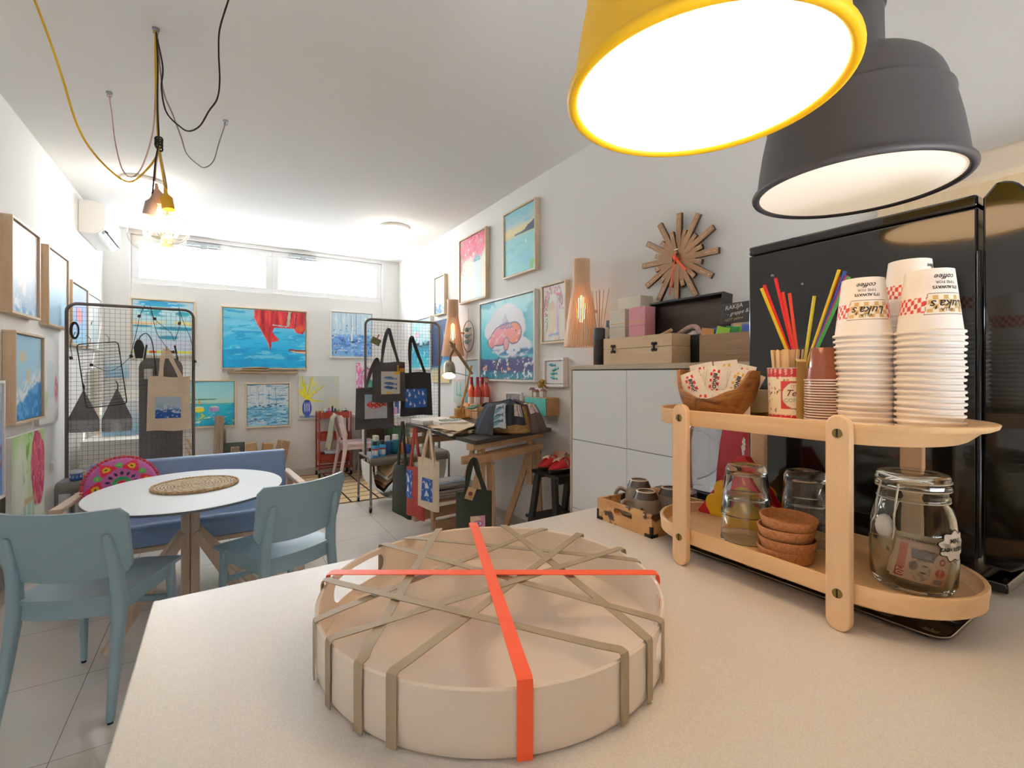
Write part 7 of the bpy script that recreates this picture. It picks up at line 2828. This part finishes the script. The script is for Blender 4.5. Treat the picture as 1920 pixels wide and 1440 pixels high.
tumbler('upturned glass tumbler under the other, nearest the crate of mugs', (.878, .545, ZL), .0465, .038, .094, .012)
tumbler('upturned glass tumbler stacked on top, nearest the crate of mugs', (.878, .545, ZL + .050), .0455, .037, .094, .014)
tumbler('upturned glass tumbler under the other, beside the cork bowls', (.955, .473, ZL), .041, .0365, .088, .012)
tumbler('upturned glass tumbler stacked on top, beside the cork bowls', (.955, .473, ZL + .044), .0405, .036, .092, .014)

# napkin holder: red triangle with a yellow scalloped plate
nh = thing('napkin_holder', 'red triangular napkin holder with yellow scalloped plates', 'napkin holder', (.975, .612, ZL), R(-90) + R(6))
M_redp = P('holder_red', '#d4202c', .3, coat=.3)
M_yel = P('holder_yellow', '#e6b01e', .35)
Mp = Matrix(((1, 0, 0, 0), (0, 0, 1, 0), (0, 1, 0, 0), (0, 0, 0, 1)))
build(MB().prism([(-.105, 0), (.105, 0), (.008, .142), (-.008, .142)], -.006, -.002, Mp).prism([(-.105, 0), (.105, 0), (.008, .142), (-.008, .142)], .014, .018, Mp), 'napkins', M_redp, nh)
sc = [(-.07, 0)] + [(-.062 + .02 * math.cos(q), .028 + .022 * math.sin(q)) for q in np.linspace(4.0, 1.6, 8)] + [(-.042 + .02 * math.cos(q), .062 + .022 * math.sin(q)) for q in np.linspace(3.6, 1.2, 8)] + [(.0 + .026 * math.cos(q), .082 + .024 * math.sin(q)) for q in np.linspace(2.8, .35, 8)] + [(.042 + .02 * math.cos(q), .062 + .022 * math.sin(q)) for q in np.linspace(1.9, -.5, 8)] + [(.062 + .02 * math.cos(q), .028 + .022 * math.sin(q)) for q in np.linspace(1.5, -.9, 8)] + [(.07, 0)]
build(MB().prism(sc, -.010, -.0065, Mp), 'scalloped_plate', M_yel, nh, bev=.001)
build(MB().prism(sc, .0185, .022, Mp), 'scalloped_plate', M_yel, nh, bev=.001)
build(MB().box((-.06, -.0065, 0), (.06, .0185, .003)), 'foot', M_yel, nh)

# black patterned tray lying under the stand
bt_ = thing('serving_tray', 'black tray with a silver leaf pattern under the stand', 'tray', (.912, .452, ZK), R(1))
M_btray = P('tray_black', '#1f1a1a', .25, coat=.4)
o1 = rrect(.125, .415, .020, 6)
o2 = rrect(.140, .430, .024, 6)
b = MB().loft([[(x, y, .0005) for x, y in o1], [(x, y, .006) for x, y in o2]], cap=False)
b.loft([[(x, y, .002) for x, y in o1], [(x, y, .0075) for x, y in o2]], cap=False)
b.loft([[(x, y, .006) for x, y in o2], [(x, y, .0075) for x, y in o2]], cap=False)
b.prism(o1, .0005, .002)
build(b, 'tray_body', M_btray, bt_, sm=30)
b = MB()
random.seed(9)
for px in (-.045, -.015, .015, .045):
    for iy in range(8):
        y0 = -.19 + .054 * iy + (.027 if px in (-.015, .045) else 0)
        if y0 > .2:
            continue
        for s in range(9):
            q = R(-70 + 17.5 * s)
            L = .013 if s % 2 == 0 else .010
            b.add([(px, y0, .0025), (px + L * math.cos(q) - .0012 * math.sin(q), y0 + L * math.sin(q) + .0012 * math.cos(q), .0025), (px + (L + .003) * math.cos(q), y0 + (L + .003) * math.sin(q), .0025), (px + L * math.cos(q) + .0012 * math.sin(q), y0 + L * math.sin(q) - .0012 * math.cos(q), .0025)], [(0, 1, 2, 3)])
build(b, 'leaf_pattern', P('pattern_silver', '#b5a68e', .4, metal=.5), bt_, sm=0)
b = MB().tube([(x, y, .0078) for x, y in o2], .0009, 5, closed=True)
build(b, 'silver_edge', P('edge_silver', '#b9b4ae', .35, metal=.8), bt_)

# ---------------------------------------------------------------- crate of upturned mugs, saucers
cr = thing('wooden_crate', 'small distressed wooden crate of upturned mugs on the counter', 'crate', (.9375, .832, ZK), R(0))
M_dist, nt, bs = _new('distressed_wood')
n1 = noise(nt, 18, 5, .6, stretch=(1, .35, 1))
n2 = noise(nt, 16, 4, .6)
rc = ramp(nt, n1.outputs[0], [(.3, '#b98552'), (.7, '#dcae78')])
rm = ramp(nt, n2.outputs[0], [(.56, '#000000'), (.60, '#ffffff')])
mm = nt.nodes.new('ShaderNodeMix')
mm.data_type = 'RGBA'
nt.links.new(rm.outputs[0], mm.inputs[0])
nt.links.new(rc.outputs[0], mm.inputs[6])
mm.inputs[7].default_value = (*lin('#4a342a'), 1)
nt.links.new(mm.outputs[2], bs.inputs['Base Color'])
bs.inputs['Roughness'].default_value = .6
HX, HY, HZ, tk = .105, .090, .054, .008
b = MB()
# long side towards the chairs has a hand hole
hole = rrect(.062, .017, .0084, 6, 0, .034)
for sgn in (-1, 1):
    x0, x1 = (sgn * HX, sgn * (HX - tk))
    outer_ = [(-HY, 0), (HY, 0), (HY, HZ), (-HY, HZ)]
    ring_o = []
    for (hx, hz) in hole:
        # push each hole point out to the panel outline
        sx_ = (HY / abs(hx)) if hx else 1e9
        kz = ((HZ - .034) / (hz - .034)) if hz > .034 + 1e-6 else ((.034) / (.034 - hz) if hz < .034 - 1e-6 else 1e9)
        k_ = min(sx_, kz)
        ring_o.append((hx * k_, .034 + (hz - .034) * k_))
    b.loft([[(x0, y, z) for y, z in ring_o], [(x0, y, z) for y, z in hole], [(x1, y, z) for y, z in hole], [(x1, y, z) for y, z in ring_o], [(x0, y, z) for y, z in ring_o]], cap=False)
b.box((-HX + tk, -HY, 0), (HX - tk, -HY + tk, HZ)).box((-HX + tk, HY - tk, 0), (HX - tk, HY, HZ)).box((-HX + tk, -HY + tk, .001), (HX - tk, HY - tk, .006))
build(b, 'crate_body', M_dist, cr, sm=30)
M_bracket = P('bracket_black', '#2b2828', .6)
for sx_ in (-1, 1):
    for sy_ in (-1, 1):
        b = MB()
        cx_, cy_ = sx_ * (HX + .0012), sy_ * (HY + .0012)
        b.box((min(cx_, cx_ - sx_ * .0012), min(cy_, cy_ - sy_ * .007), 0), (max(cx_, cx_ - sx_ * .0012), max(cy_, cy_ - sy_ * .007), .026))
        b.box((min(cx_, cx_ - sx_ * .007), min(cy_, cy_ - sy_ * .0012), 0), (max(cx_, cx_ - sx_ * .007), max(cy_, cy_ - sy_ * .0012), .026))
        b.box((min(cx_, cx_ - sx_ * .0012), min(cy_, cy_ - sy_ * .022), 0), (max(cx_, cx_ - sx_ * .0012), max(cy_, cy_ - sy_ * .022), .008))
        b.box((min(cx_, cx_ - sx_ * .022), min(cy_, cy_ - sy_ * .0012), 0), (max(cx_, cx_ - sx_ * .022), max(cy_, cy_ - sy_ * .0012), .008))
        build(b, 'corner_bracket', M_bracket, cr, bev=.0006)
M_mug = P('mug_taupe', '#8f8478', .32, coat=.2)
M_mugd = P('mug_dark', '#4f413b', .2, coat=.4)


def cap_mug():
    t = bpy.data.objects.new('mug', None)
    COL.objects.link(t)
    build(MB().lathe([(.036, 0), (.0375, .004), (.037, .02), (.034, .045), (.0305, .058)], 40), 'body', M_mug, t, sm=50)
    build(MB().lathe([(.0305, .058), (.024, .0735), (.0235, .0745)], 40), 'dark_base', M_mugd, t, sm=50)
    build(MB().lathe([(.0235, .0745), (.0225, .0765), (.020, .0768), (.0195, .0755)], 40), 'foot_ring', P('mug_ring', '#d8c6ae', .5), t, sm=50)
    build(MB().lathe([(.0195, .0755), (.019, .0735), (0, .0735)], 40), 'foot', M_mugd, t, sm=50)
    build(MB().tube(smooth_path([(-.034, 0, .046), (-.050, 0, .052), (-.061, 0, .038), (-.054, 0, .018), (-.036, 0, .014)], 6), .0052, 8), 'handle', M_mug, t, sm=60)
    # little dark figure on the side
    b = MB()
    fig = [(-.002, -.014), (.003, -.014), (.004, -.004), (.006, .002), (.004, .008), (.005, .013), (.001, .016), (-.003, .011), (-.002, .005), (-.005, -.002)]
    b.add([((.0372 - .0012) * math.cos(a_ := R(-121) + x / .036), (.0372 - .0012) * math.sin(a_), .027 - z) for x, z in fig], [tuple(range(len(fig)))])
    b.V = [(x * 1.02, y * 1.02, z) for x, y, z in b.V]
    build(b, 'emblem', M_mugd, t, sm=0)
    return t


mg0 = cap_mug()
for k, (x, y, rz_, l) in enumerate(((.905, .825, -32, 'upturned taupe mug nearest the hand hole of the crate'), (.985, .815, -30, 'upturned taupe mug nearest the serving stand'), (.945, .885, -36, 'upturned taupe mug at the back of the crate'))):
    o = mg0 if k == 0 else dup(mg0)
    o.location = (x, y, ZK + .0065 + (.012 if k == 2 else 0))
    o.rotation_euler = (0, 0, R(rz_))
    tag(o, l, 'mug', 'taupe mugs in the crate')
b = MB().lathe([(0, 0), (.036, 0), (.036, .011), (0, .011)], 30)
single(b, 'coaster', M_mugd, 'dark coaster under the mug at the back of the crate', 'coaster', (.945, .885, ZK + .0065), sm=40) if False else None
M_sauc = P('saucer_dark', '#574b46', .25, coat=.4)
for k in range(5):
    b = MB().lathe([(0, .002), (.035, .002), (.060, .010), (.061, .0115), (.058, .0112), (.034, .004), (0, .004)], 44)
    z = .0065 * k
    single(b, 'saucer', M_sauc, ['dark saucer, lowest of the pile beside the coffee machine', 'dark saucer, second from the bottom of the pile beside the coffee machine', 'dark saucer, middle of the pile beside the coffee machine', 'dark saucer, second from the top of the pile beside the coffee machine', 'dark saucer, topmost of the pile beside the coffee machine'][k], 'saucer', (1.118, .912, ZK + z), group='dark saucers', sm=50)

# ---------------------------------------------------------------- coffee machine seen through the stand
cm = thing('coffee_machine', 'red coffee machine with a clear water tank behind the stand', 'coffee machine', (1.27, .83, ZK))
M_cmred = P('machine_red', '#b0182c', .25, coat=.4)
M_cmblk = P('machine_black', '#1c1c1e', .3)
M_tank = real_glass('tank_plastic', '#dfe5f0', .04)
pr_ = [(.035, 0), (.115, 0), (.115, .16), (.095, .225), (.06, .262), (.0, .27), (.0, .255), (.03, .225), (.045, .15)]
Mq = Matrix(((1, 0, 0, 0), (0, 0, 1, 0), (0, 1, 0, 0), (0, 0, 0, 1)))
b = MB().prism([(-.075, .0), (-.03, 0), (-.03, .27), (-.045, .275), (-.055, .262)], -.105, .0, Matrix(((0, 0, 1, 0), (1, 0, 0, 0), (0, 1, 0, 0), (0, 0, 0, 1))))
b = MB()
side_p = [(-.125, 0), (.02, 0), (.012, .10), (.002, .18), (-.018, .27), (-.13, .27), (-.108, .18), (-.112, .10)]
b.prism(side_p, -.06, .10, Matrix(((0, 0, 1, 0), (1, 0, 0, 0), (0, 1, 0, 0), (0, 0, 0, 1))))
build(b, 'housing', M_cmred, cm, bev=.006)
b = MB()
rings = []
for z, k_ in ((.03, .92), (.10, 1.0), (.16, 1.02), (.205, .98), (.225, .80), (.24, .78)):
    rings.append([(x * k_ - .01, y * k_ + .065, z) for x, y in rrect(.12, .13, .045, 6)])
b.loft(rings)
build(b, 'water_tank', M_tank, cm, sm=50)
b = MB().loft([[(x - .01, y + .065, z) for x, y in rrect(.105, .115, .04, 6)] for z in (.241, .262)])
build(b, 'tank_lid', M_cmblk, cm, bev=.003)
build(MB().loft([[(x - .01, y + .06, z) for x, y in rrect(.135, .15, .03, 5)] for z in (0, .028)]), 'base', M_cmblk, cm, bev=.003)
# white silhouette on the red side
fig = [(-.004, -.030), (.004, -.030), (.003, -.014), (.008, -.006), (.006, .004), (.009, .010), (.006, .017), (.008, .026), (.001, .034), (-.003, .022), (-.006, .016), (-.002, .010), (-.008, .0), (-.006, -.012)]
b = MB().add([(-.0608, -.072 - x * .8, .175 + z * .8) for x, z in fig], [tuple(range(len(fig)))])
build(b, 'emblem', P('print_white', '#f0eef0', .6), cm, sm=0)

# ---------------------------------------------------------------- black fridge
fg = thing('mini_fridge', 'glossy black retro mini fridge on the counter', 'fridge', (1.11, 0, ZK))
M_fr = P('fridge_black', '#141314', .09, coat=.6, bmp=.012, bscale=60)
Y0, Y1, ZF = .268, .682, .685
build(MB().box((0, Y0, .022), (.50, Y1, ZF - .0225)), 'body', M_fr, fg, bev=.004)
build(MB().box((-.001, Y0, ZF - .0215), (.50, Y1, ZF)), 'top_cap', M_fr, fg, bev=.005)
b = MB()
prof = [(Y0 - .008, .045)]
prof += [(Y0 - .055 + .045 * math.cos(a) - 0, ZF - .045 + .06 * math.sin(a)) for a in [PI / 2 * i / 8 + 0 for i in range(9)]]
prof = [(Y0 - .006, .046), (Y0 - .006, ZF - .010)] + [(Y0 - .022 - .050 * math.sin(q) ** .8 if q > 0 else Y0 - .022, ZF + .012 - .11 * (1 - math.cos(q)) ** 1.1) for q in [PI / 2 * i / 10 for i in range(11)]] + [(Y0 - .072, ZF - .15), (Y0 - .072, .14), (Y0 - .068, .09), (Y0 - .056, .058), (Y0 - .040, .046)]
b.loft([[(x, y, z) for y, z in prof] for x in (.0, .50)])
dr_ = build(b, 'door', M_fr, fg, bev=.004, sm=50)
build(MB().cyl((-.004, Y0 - .003, .06), (-.004, Y0 - .003, ZF - .10), .0035, n=10), 'hinge', P('hinge_dark', '#3a3a3c', .25, metal=.7), fg, sm=60)
build(MB().tube(smooth_path([(.44, Y0 - .073, .50), (.44, Y0 - .10, .49), (.44, Y0 - .10, .36), (.44, Y0 - .073, .35)], 4), .008, 8), 'handle', M_steel, dr_, sm=60)
build(MB().box((.01, Y0 - .035, .004), (.49, Y1 - .01, .0215)), 'plinth', M_fr, fg, bev=.003)
for x in (.04, .46):
    for y in (Y0 + .03, Y1 - .04):
        build(MB().cyl((x, y, 0), (x, y, .005), .015, n=12), 'foot', M_rubber, fg)
for y, z, r in ((.622, .605, .0045), (.555, .575, .003)):
    build(MB().sphere((-.001, y, z), r, 8), 'button', M_steel, fg, sm=60)
# ================================================================ pendant lamps
def pendant(label, x, y, zrim, shade_m, diff_m, h_cord, inside):
    t = thing('pendant_lamp', label, 'pendant lamp', (x, y, zrim), 0, 'dome pendants over the counter')
    pr = [(.172, .006)] + [(.1765 + .0075 * math.cos(a), .001 + .0075 * math.sin(a)) for a in [PI + PI * 1.5 * i / 12 for i in range(13)]]
    pr += [(.1745, .014), (.170, .05), (.164, .09), (.157, .125), (.1540, .138), (.1555, .143), (.1545, .148), (.1495, .151), (.1465, .160), (.1435, .174), (.138, .189), (.130, .203), (.118, .218), (.103, .231), (.088, .241), (.073, .249), (.060, .255), (.053, .258), (.0545, .262), (.0505, .267), (.0495, .350), (.053, .353), (.054, .362), (.053, .372), (.049, .375), (.040, .41), (.020, .45), (.008, .472), (0, .473)]
    b = MB().lathe(pr, 72)
    build(b, 'lamp_shade', shade_m, t, sm=40)
    build(MB().lathe([(0, -.001), (.1725, -.001), (.173, .002), (0, .003)], 72), 'diffuser', diff_m, t, sm=40)
    build(MB().cyl((0, 0, .47), (0, 0, ZC - zrim - .02), .0035, n=8), 'cord', inside, t, sm=60)
    build(MB().lathe([(0, -.001), (.05, -.001), (.05, -.02), (0, -.024)], 30, o=(0, 0, ZC - zrim)), 'ceiling_rose', shade_m, t, sm=40)
    return t


pendant('yellow dome pendant lamp with a bright diffuser over the tray', .5665, .4175, 1.797, P('silicone_yellow', '#efbb10', .5), lamp_mat('pendant_bright', '#ffcd90', 3.4), 1, P('cord_yellow', '#d9a514', .6))
pendant('dark grey dome pendant lamp in front of the black fridge', 1.095, .449, 1.787, P('silicone_grey', '#504d50', .5), lamp_mat('pendant_soft', '#f0d8b8', .42), 1, P('cord_grey', '#4a484a', .6))

# ---------------------------------------------------------------- wooden slat wall lamps
M_slat = wood('birch_slat', '#ecc7a2', '#dbaf86', 'z', 5, .5)
M_slat_in = P('birch_slat_inner', '#e8b88a', .6)


def sconce(label, y):
    t = thing('wall_lamp', label, 'wall lamp', (XR - .145, y, 1.60), 0, 'slatted wooden wall lamps')
    zs_ = [(.0, .125), (.10, .112), (.22, .095), (.33, .078), (.40, .065), (.44, .060), (.47, .060), (.62, .060)]
    b = MB()
    n = 44
    for k in range(n):
        a = TAU * k / n
        dirv = Vector((math.cos(a), math.sin(a), 0))
        tv = Vector((-math.sin(a), math.cos(a), 0))
        rings = []
        for z, r in zs_:
            w = r * .052
            c = dirv * r + Vector((0, 0, z))
            rings.append([c - tv * w - dirv * .0015, c + tv * w - dirv * .0015, c + tv * w + dirv * .0015, c - tv * w + dirv * .0015])
        b.loft(rings)
    build(b, 'slats', M_slat, t, sm=30)
    b = MB()
    for z, r in ((.03, .117), (.42, .060), (.60, .057)):
        b.tube([((r - .004) * math.cos(TAU * i / 40), (r - .004) * math.sin(TAU * i / 40), z) for i in range(40)], .003, 6, closed=True)
    b.cyl((0, 0, .43), (0, 0, .615), .054, n=32)
    build(b, 'ring', M_slat, t, sm=60)
    build(MB().cyl((.07, 0, .26), (.143, 0, .26), .012, n=10).lathe([(0, -.0), (.001, 0)], 4), 'wall_arm', M_slat, t)
    build(MB().sphere((0, 0, .27), .038, 16, (.8, .8, 2.6)), 'bulb', lamp_mat('sconce_bulb', '#ffc68a', 4.5), t, sm=60)
    return t


sconce('slatted wooden wall lamp above the sideboard beside the reed diffuser', 2.60)
sconce('slatted wooden wall lamp behind the desk lamp', 4.78)

# ---------------------------------------------------------------- cluster of hanging bulbs
cl = thing('pendant_cluster', 'cluster of bare bulbs hung on looped coloured cords', 'pendant lamp', (-.262, 2.886, ZC))
O = Vector((-.262, 2.886, ZC))
cords_ = {
    'yellow': ('#d2a312', .0042, [[(-0.266, 2.883, 3.086), (-0.264, 2.882, 2.846), (-0.253, 2.875, 2.611), (-0.255, 2.877, 2.493), (-0.299, 2.88, 2.398), (-0.365, 2.886, 2.327), (-0.439, 2.885, 2.368), (-0.513, 2.872, 2.459), (-0.554, 2.85, 2.56), (-0.585, 2.811, 2.703), (-0.616, 2.771, 2.832), (-0.658, 2.738, 2.976), (-0.70, 2.70, 3.105)], [(-0.267, 2.896, 3.093), (-0.261, 2.892, 2.721), (-0.254, 2.888, 2.542), (-0.238, 2.878, 2.406), (-0.227, 2.871, 2.322)]]),
    'black': ('#2c2624', .0036, [[(-0.266, 2.907, 3.095), (-0.237, 2.889, 2.924), (-0.242, 2.892, 2.819), (-0.221, 2.867, 2.695), (-0.163, 2.808, 2.613), (-0.123, 2.759, 2.58), (-0.078, 2.696, 2.59), (-0.041, 2.638, 2.644), (-0.008, 2.582, 2.684), (0.002, 2.541, 2.752), (-0.002, 2.508, 2.854), (0.002, 2.47, 2.941), (0.034, 2.403, 3.039), (0.06, 2.33, 3.105)], [(-0.261, 2.868, 3.073), (-0.254, 2.864, 2.917), (-0.256, 2.866, 2.709), (-0.25, 2.861, 2.548), (-0.263, 2.87, 2.45), (-0.276, 2.878, 2.288)]]),
    'pink': ('#c9a69c', .0034, [[(-0.265, 2.918, 3.097), (-0.27, 2.921, 2.758), (-0.288, 2.979, 2.607), (-0.35, 3.159, 2.498), (-0.414, 3.317, 2.491), (-0.474, 3.472, 2.585), (-0.521, 3.594, 2.776), (-0.544, 3.656, 2.955), (-0.561, 3.702, 3.062), (-0.564, 3.706, 3.105)], [(-0.263, 2.917, 3.097), (-0.261, 2.915, 2.732), (-0.253, 2.899, 2.547), (-0.267, 2.92, 2.441), (-0.27, 2.921, 2.367)]]),
    'grey': ('#94887f', .0034, [[(-0.262, 2.928, 3.099), (-0.24, 2.926, 2.837), (-0.209, 3.072, 2.78), (-0.181, 3.231, 2.734), (-0.163, 3.372, 2.704), (-0.114, 3.483, 2.695), (-0.078, 3.579, 2.718), (-0.032, 3.633, 2.791), (-0.003, 3.685, 2.931), (0.027, 3.702, 3.052), (0.037, 3.712, 3.106)], [(-0.26, 2.903, 3.084), (-0.257, 2.902, 2.726), (-0.251, 2.897, 2.542), (-0.238, 2.901, 2.441), (-0.222, 2.892, 2.33), (-0.22, 2.914, 2.143)]])}
for nm, (c, r, paths) in cords_.items():
    b = MB()
    for p in paths:
        b.tube(smooth_path([Vector(q) - O for q in p], 6), r, 8)
    build(b, 'cord', P('cord_' + nm + '_textile', c, .8), cl, sm=60)
b = MB()
for k in range(4):
    b.tube([Vector((-.251, 2.874, 2.555 - .012 * k)) - O + Vector((.015 * math.cos(a + k), .010 * math.sin(a), .017 * math.sin(a + k * .8))) for a in [TAU * i / 18 for i in range(18)]], .0038, 6, closed=True)
build(b, 'knot', P('cord_black_textile', '#2c2624', .8), cl, sm=60)
b = MB()
for p in ((-.265, 2.90, 3.10), (-.564, 3.706, 3.10), (.037, 3.712, 3.10), (-.70, 2.70, 3.10), (.06, 2.33, 3.10)):
    q = Vector(p) - O
    b.cyl(q + Vector((0, 0, .009)), q + Vector((0, 0, .0)), .016, n=14).tube([q + Vector((.010 * math.cos(a), 0, -.012 + .010 * math.sin(a))) for a in [PI / 2 + 1.6 * PI * i / 10 for i in range(11)]], .0022, 6)
build(b, 'ceiling_hook', M_steel, cl, sm=60)
M_bulbglass = glassy('globe_glass', '#fffdf8', dens=.05)
M_fil = lamp_mat('filament', '#ffe2b8', 60)
sockets = [((-.273, 2.888, 2.292), (-.293, 2.9, 2.185), '#b59a92', (-.30, 2.905, 2.085), .078), ((-.266, 2.93, 2.355), (-.257, 2.93, 2.25), '#d9b096', (-.25, 2.94, 2.15), .070), ((-.226, 2.859, 2.316), (-.211, 2.849, 2.211), '#e0aa1a', (-.195, 2.838, 2.115), .072), ((-.22, 2.914, 2.128), (-.222, 2.914, 2.042), '#ecd9b2', (-.222, 2.914, 1.955), .066)]
for k, (p, q, c, g, gr) in enumerate(sockets):
    p, q, g = Vector(p) - O, Vector(q) - O, Vector(g) - O
    d = (q - p).normalized()
    L = (q - p).length
    b = MB().tube([p, p + d * L * .25, p + d * L * .38, p + d * L * .45, q], [.006, .009, .018, .025, .026], 20)
    so = build(b, 'lamp_holder', P('holder_%d' % k, c, .5), cl, sm=50)
    ax = (g - q).normalized()
    rot = Vector((0, 0, -1)).rotation_difference(ax).to_matrix().to_4x4()
    dist = (g - q).length
    prof = [(.013, 0), (.013, -.012), (.018, -(dist - gr) - .004)]
    a0 = math.asin(.30)
    prof = [(.013, .0)] + [(gr * math.sin(a), -(dist - gr * math.cos(a) if True else 0)) for a in [math.asin(.24) + (PI - math.asin(.24)) * i / 18 for i in range(19)]]
    b = MB().lathe(prof, 32)
    b.xf(Matrix.Translation(q) @ rot)
    bu = build(b, 'bulb', M_bulbglass, cl, sm=70)
    b = MB()
    for j in range(6):
        a = TAU * j / 6
        b.tube([(.010 * math.cos(a), .010 * math.sin(a), -.035), (.020 * math.cos(a + .3), .020 * math.sin(a + .3), -dist * .72), (.010 * math.cos(a + .6), .010 * math.sin(a + .6), -dist * 1.1)], .0014, 5)
    b.xf(Matrix.Translation(q) @ rot)
    build(b, 'filament', M_fil, bu, sm=60)
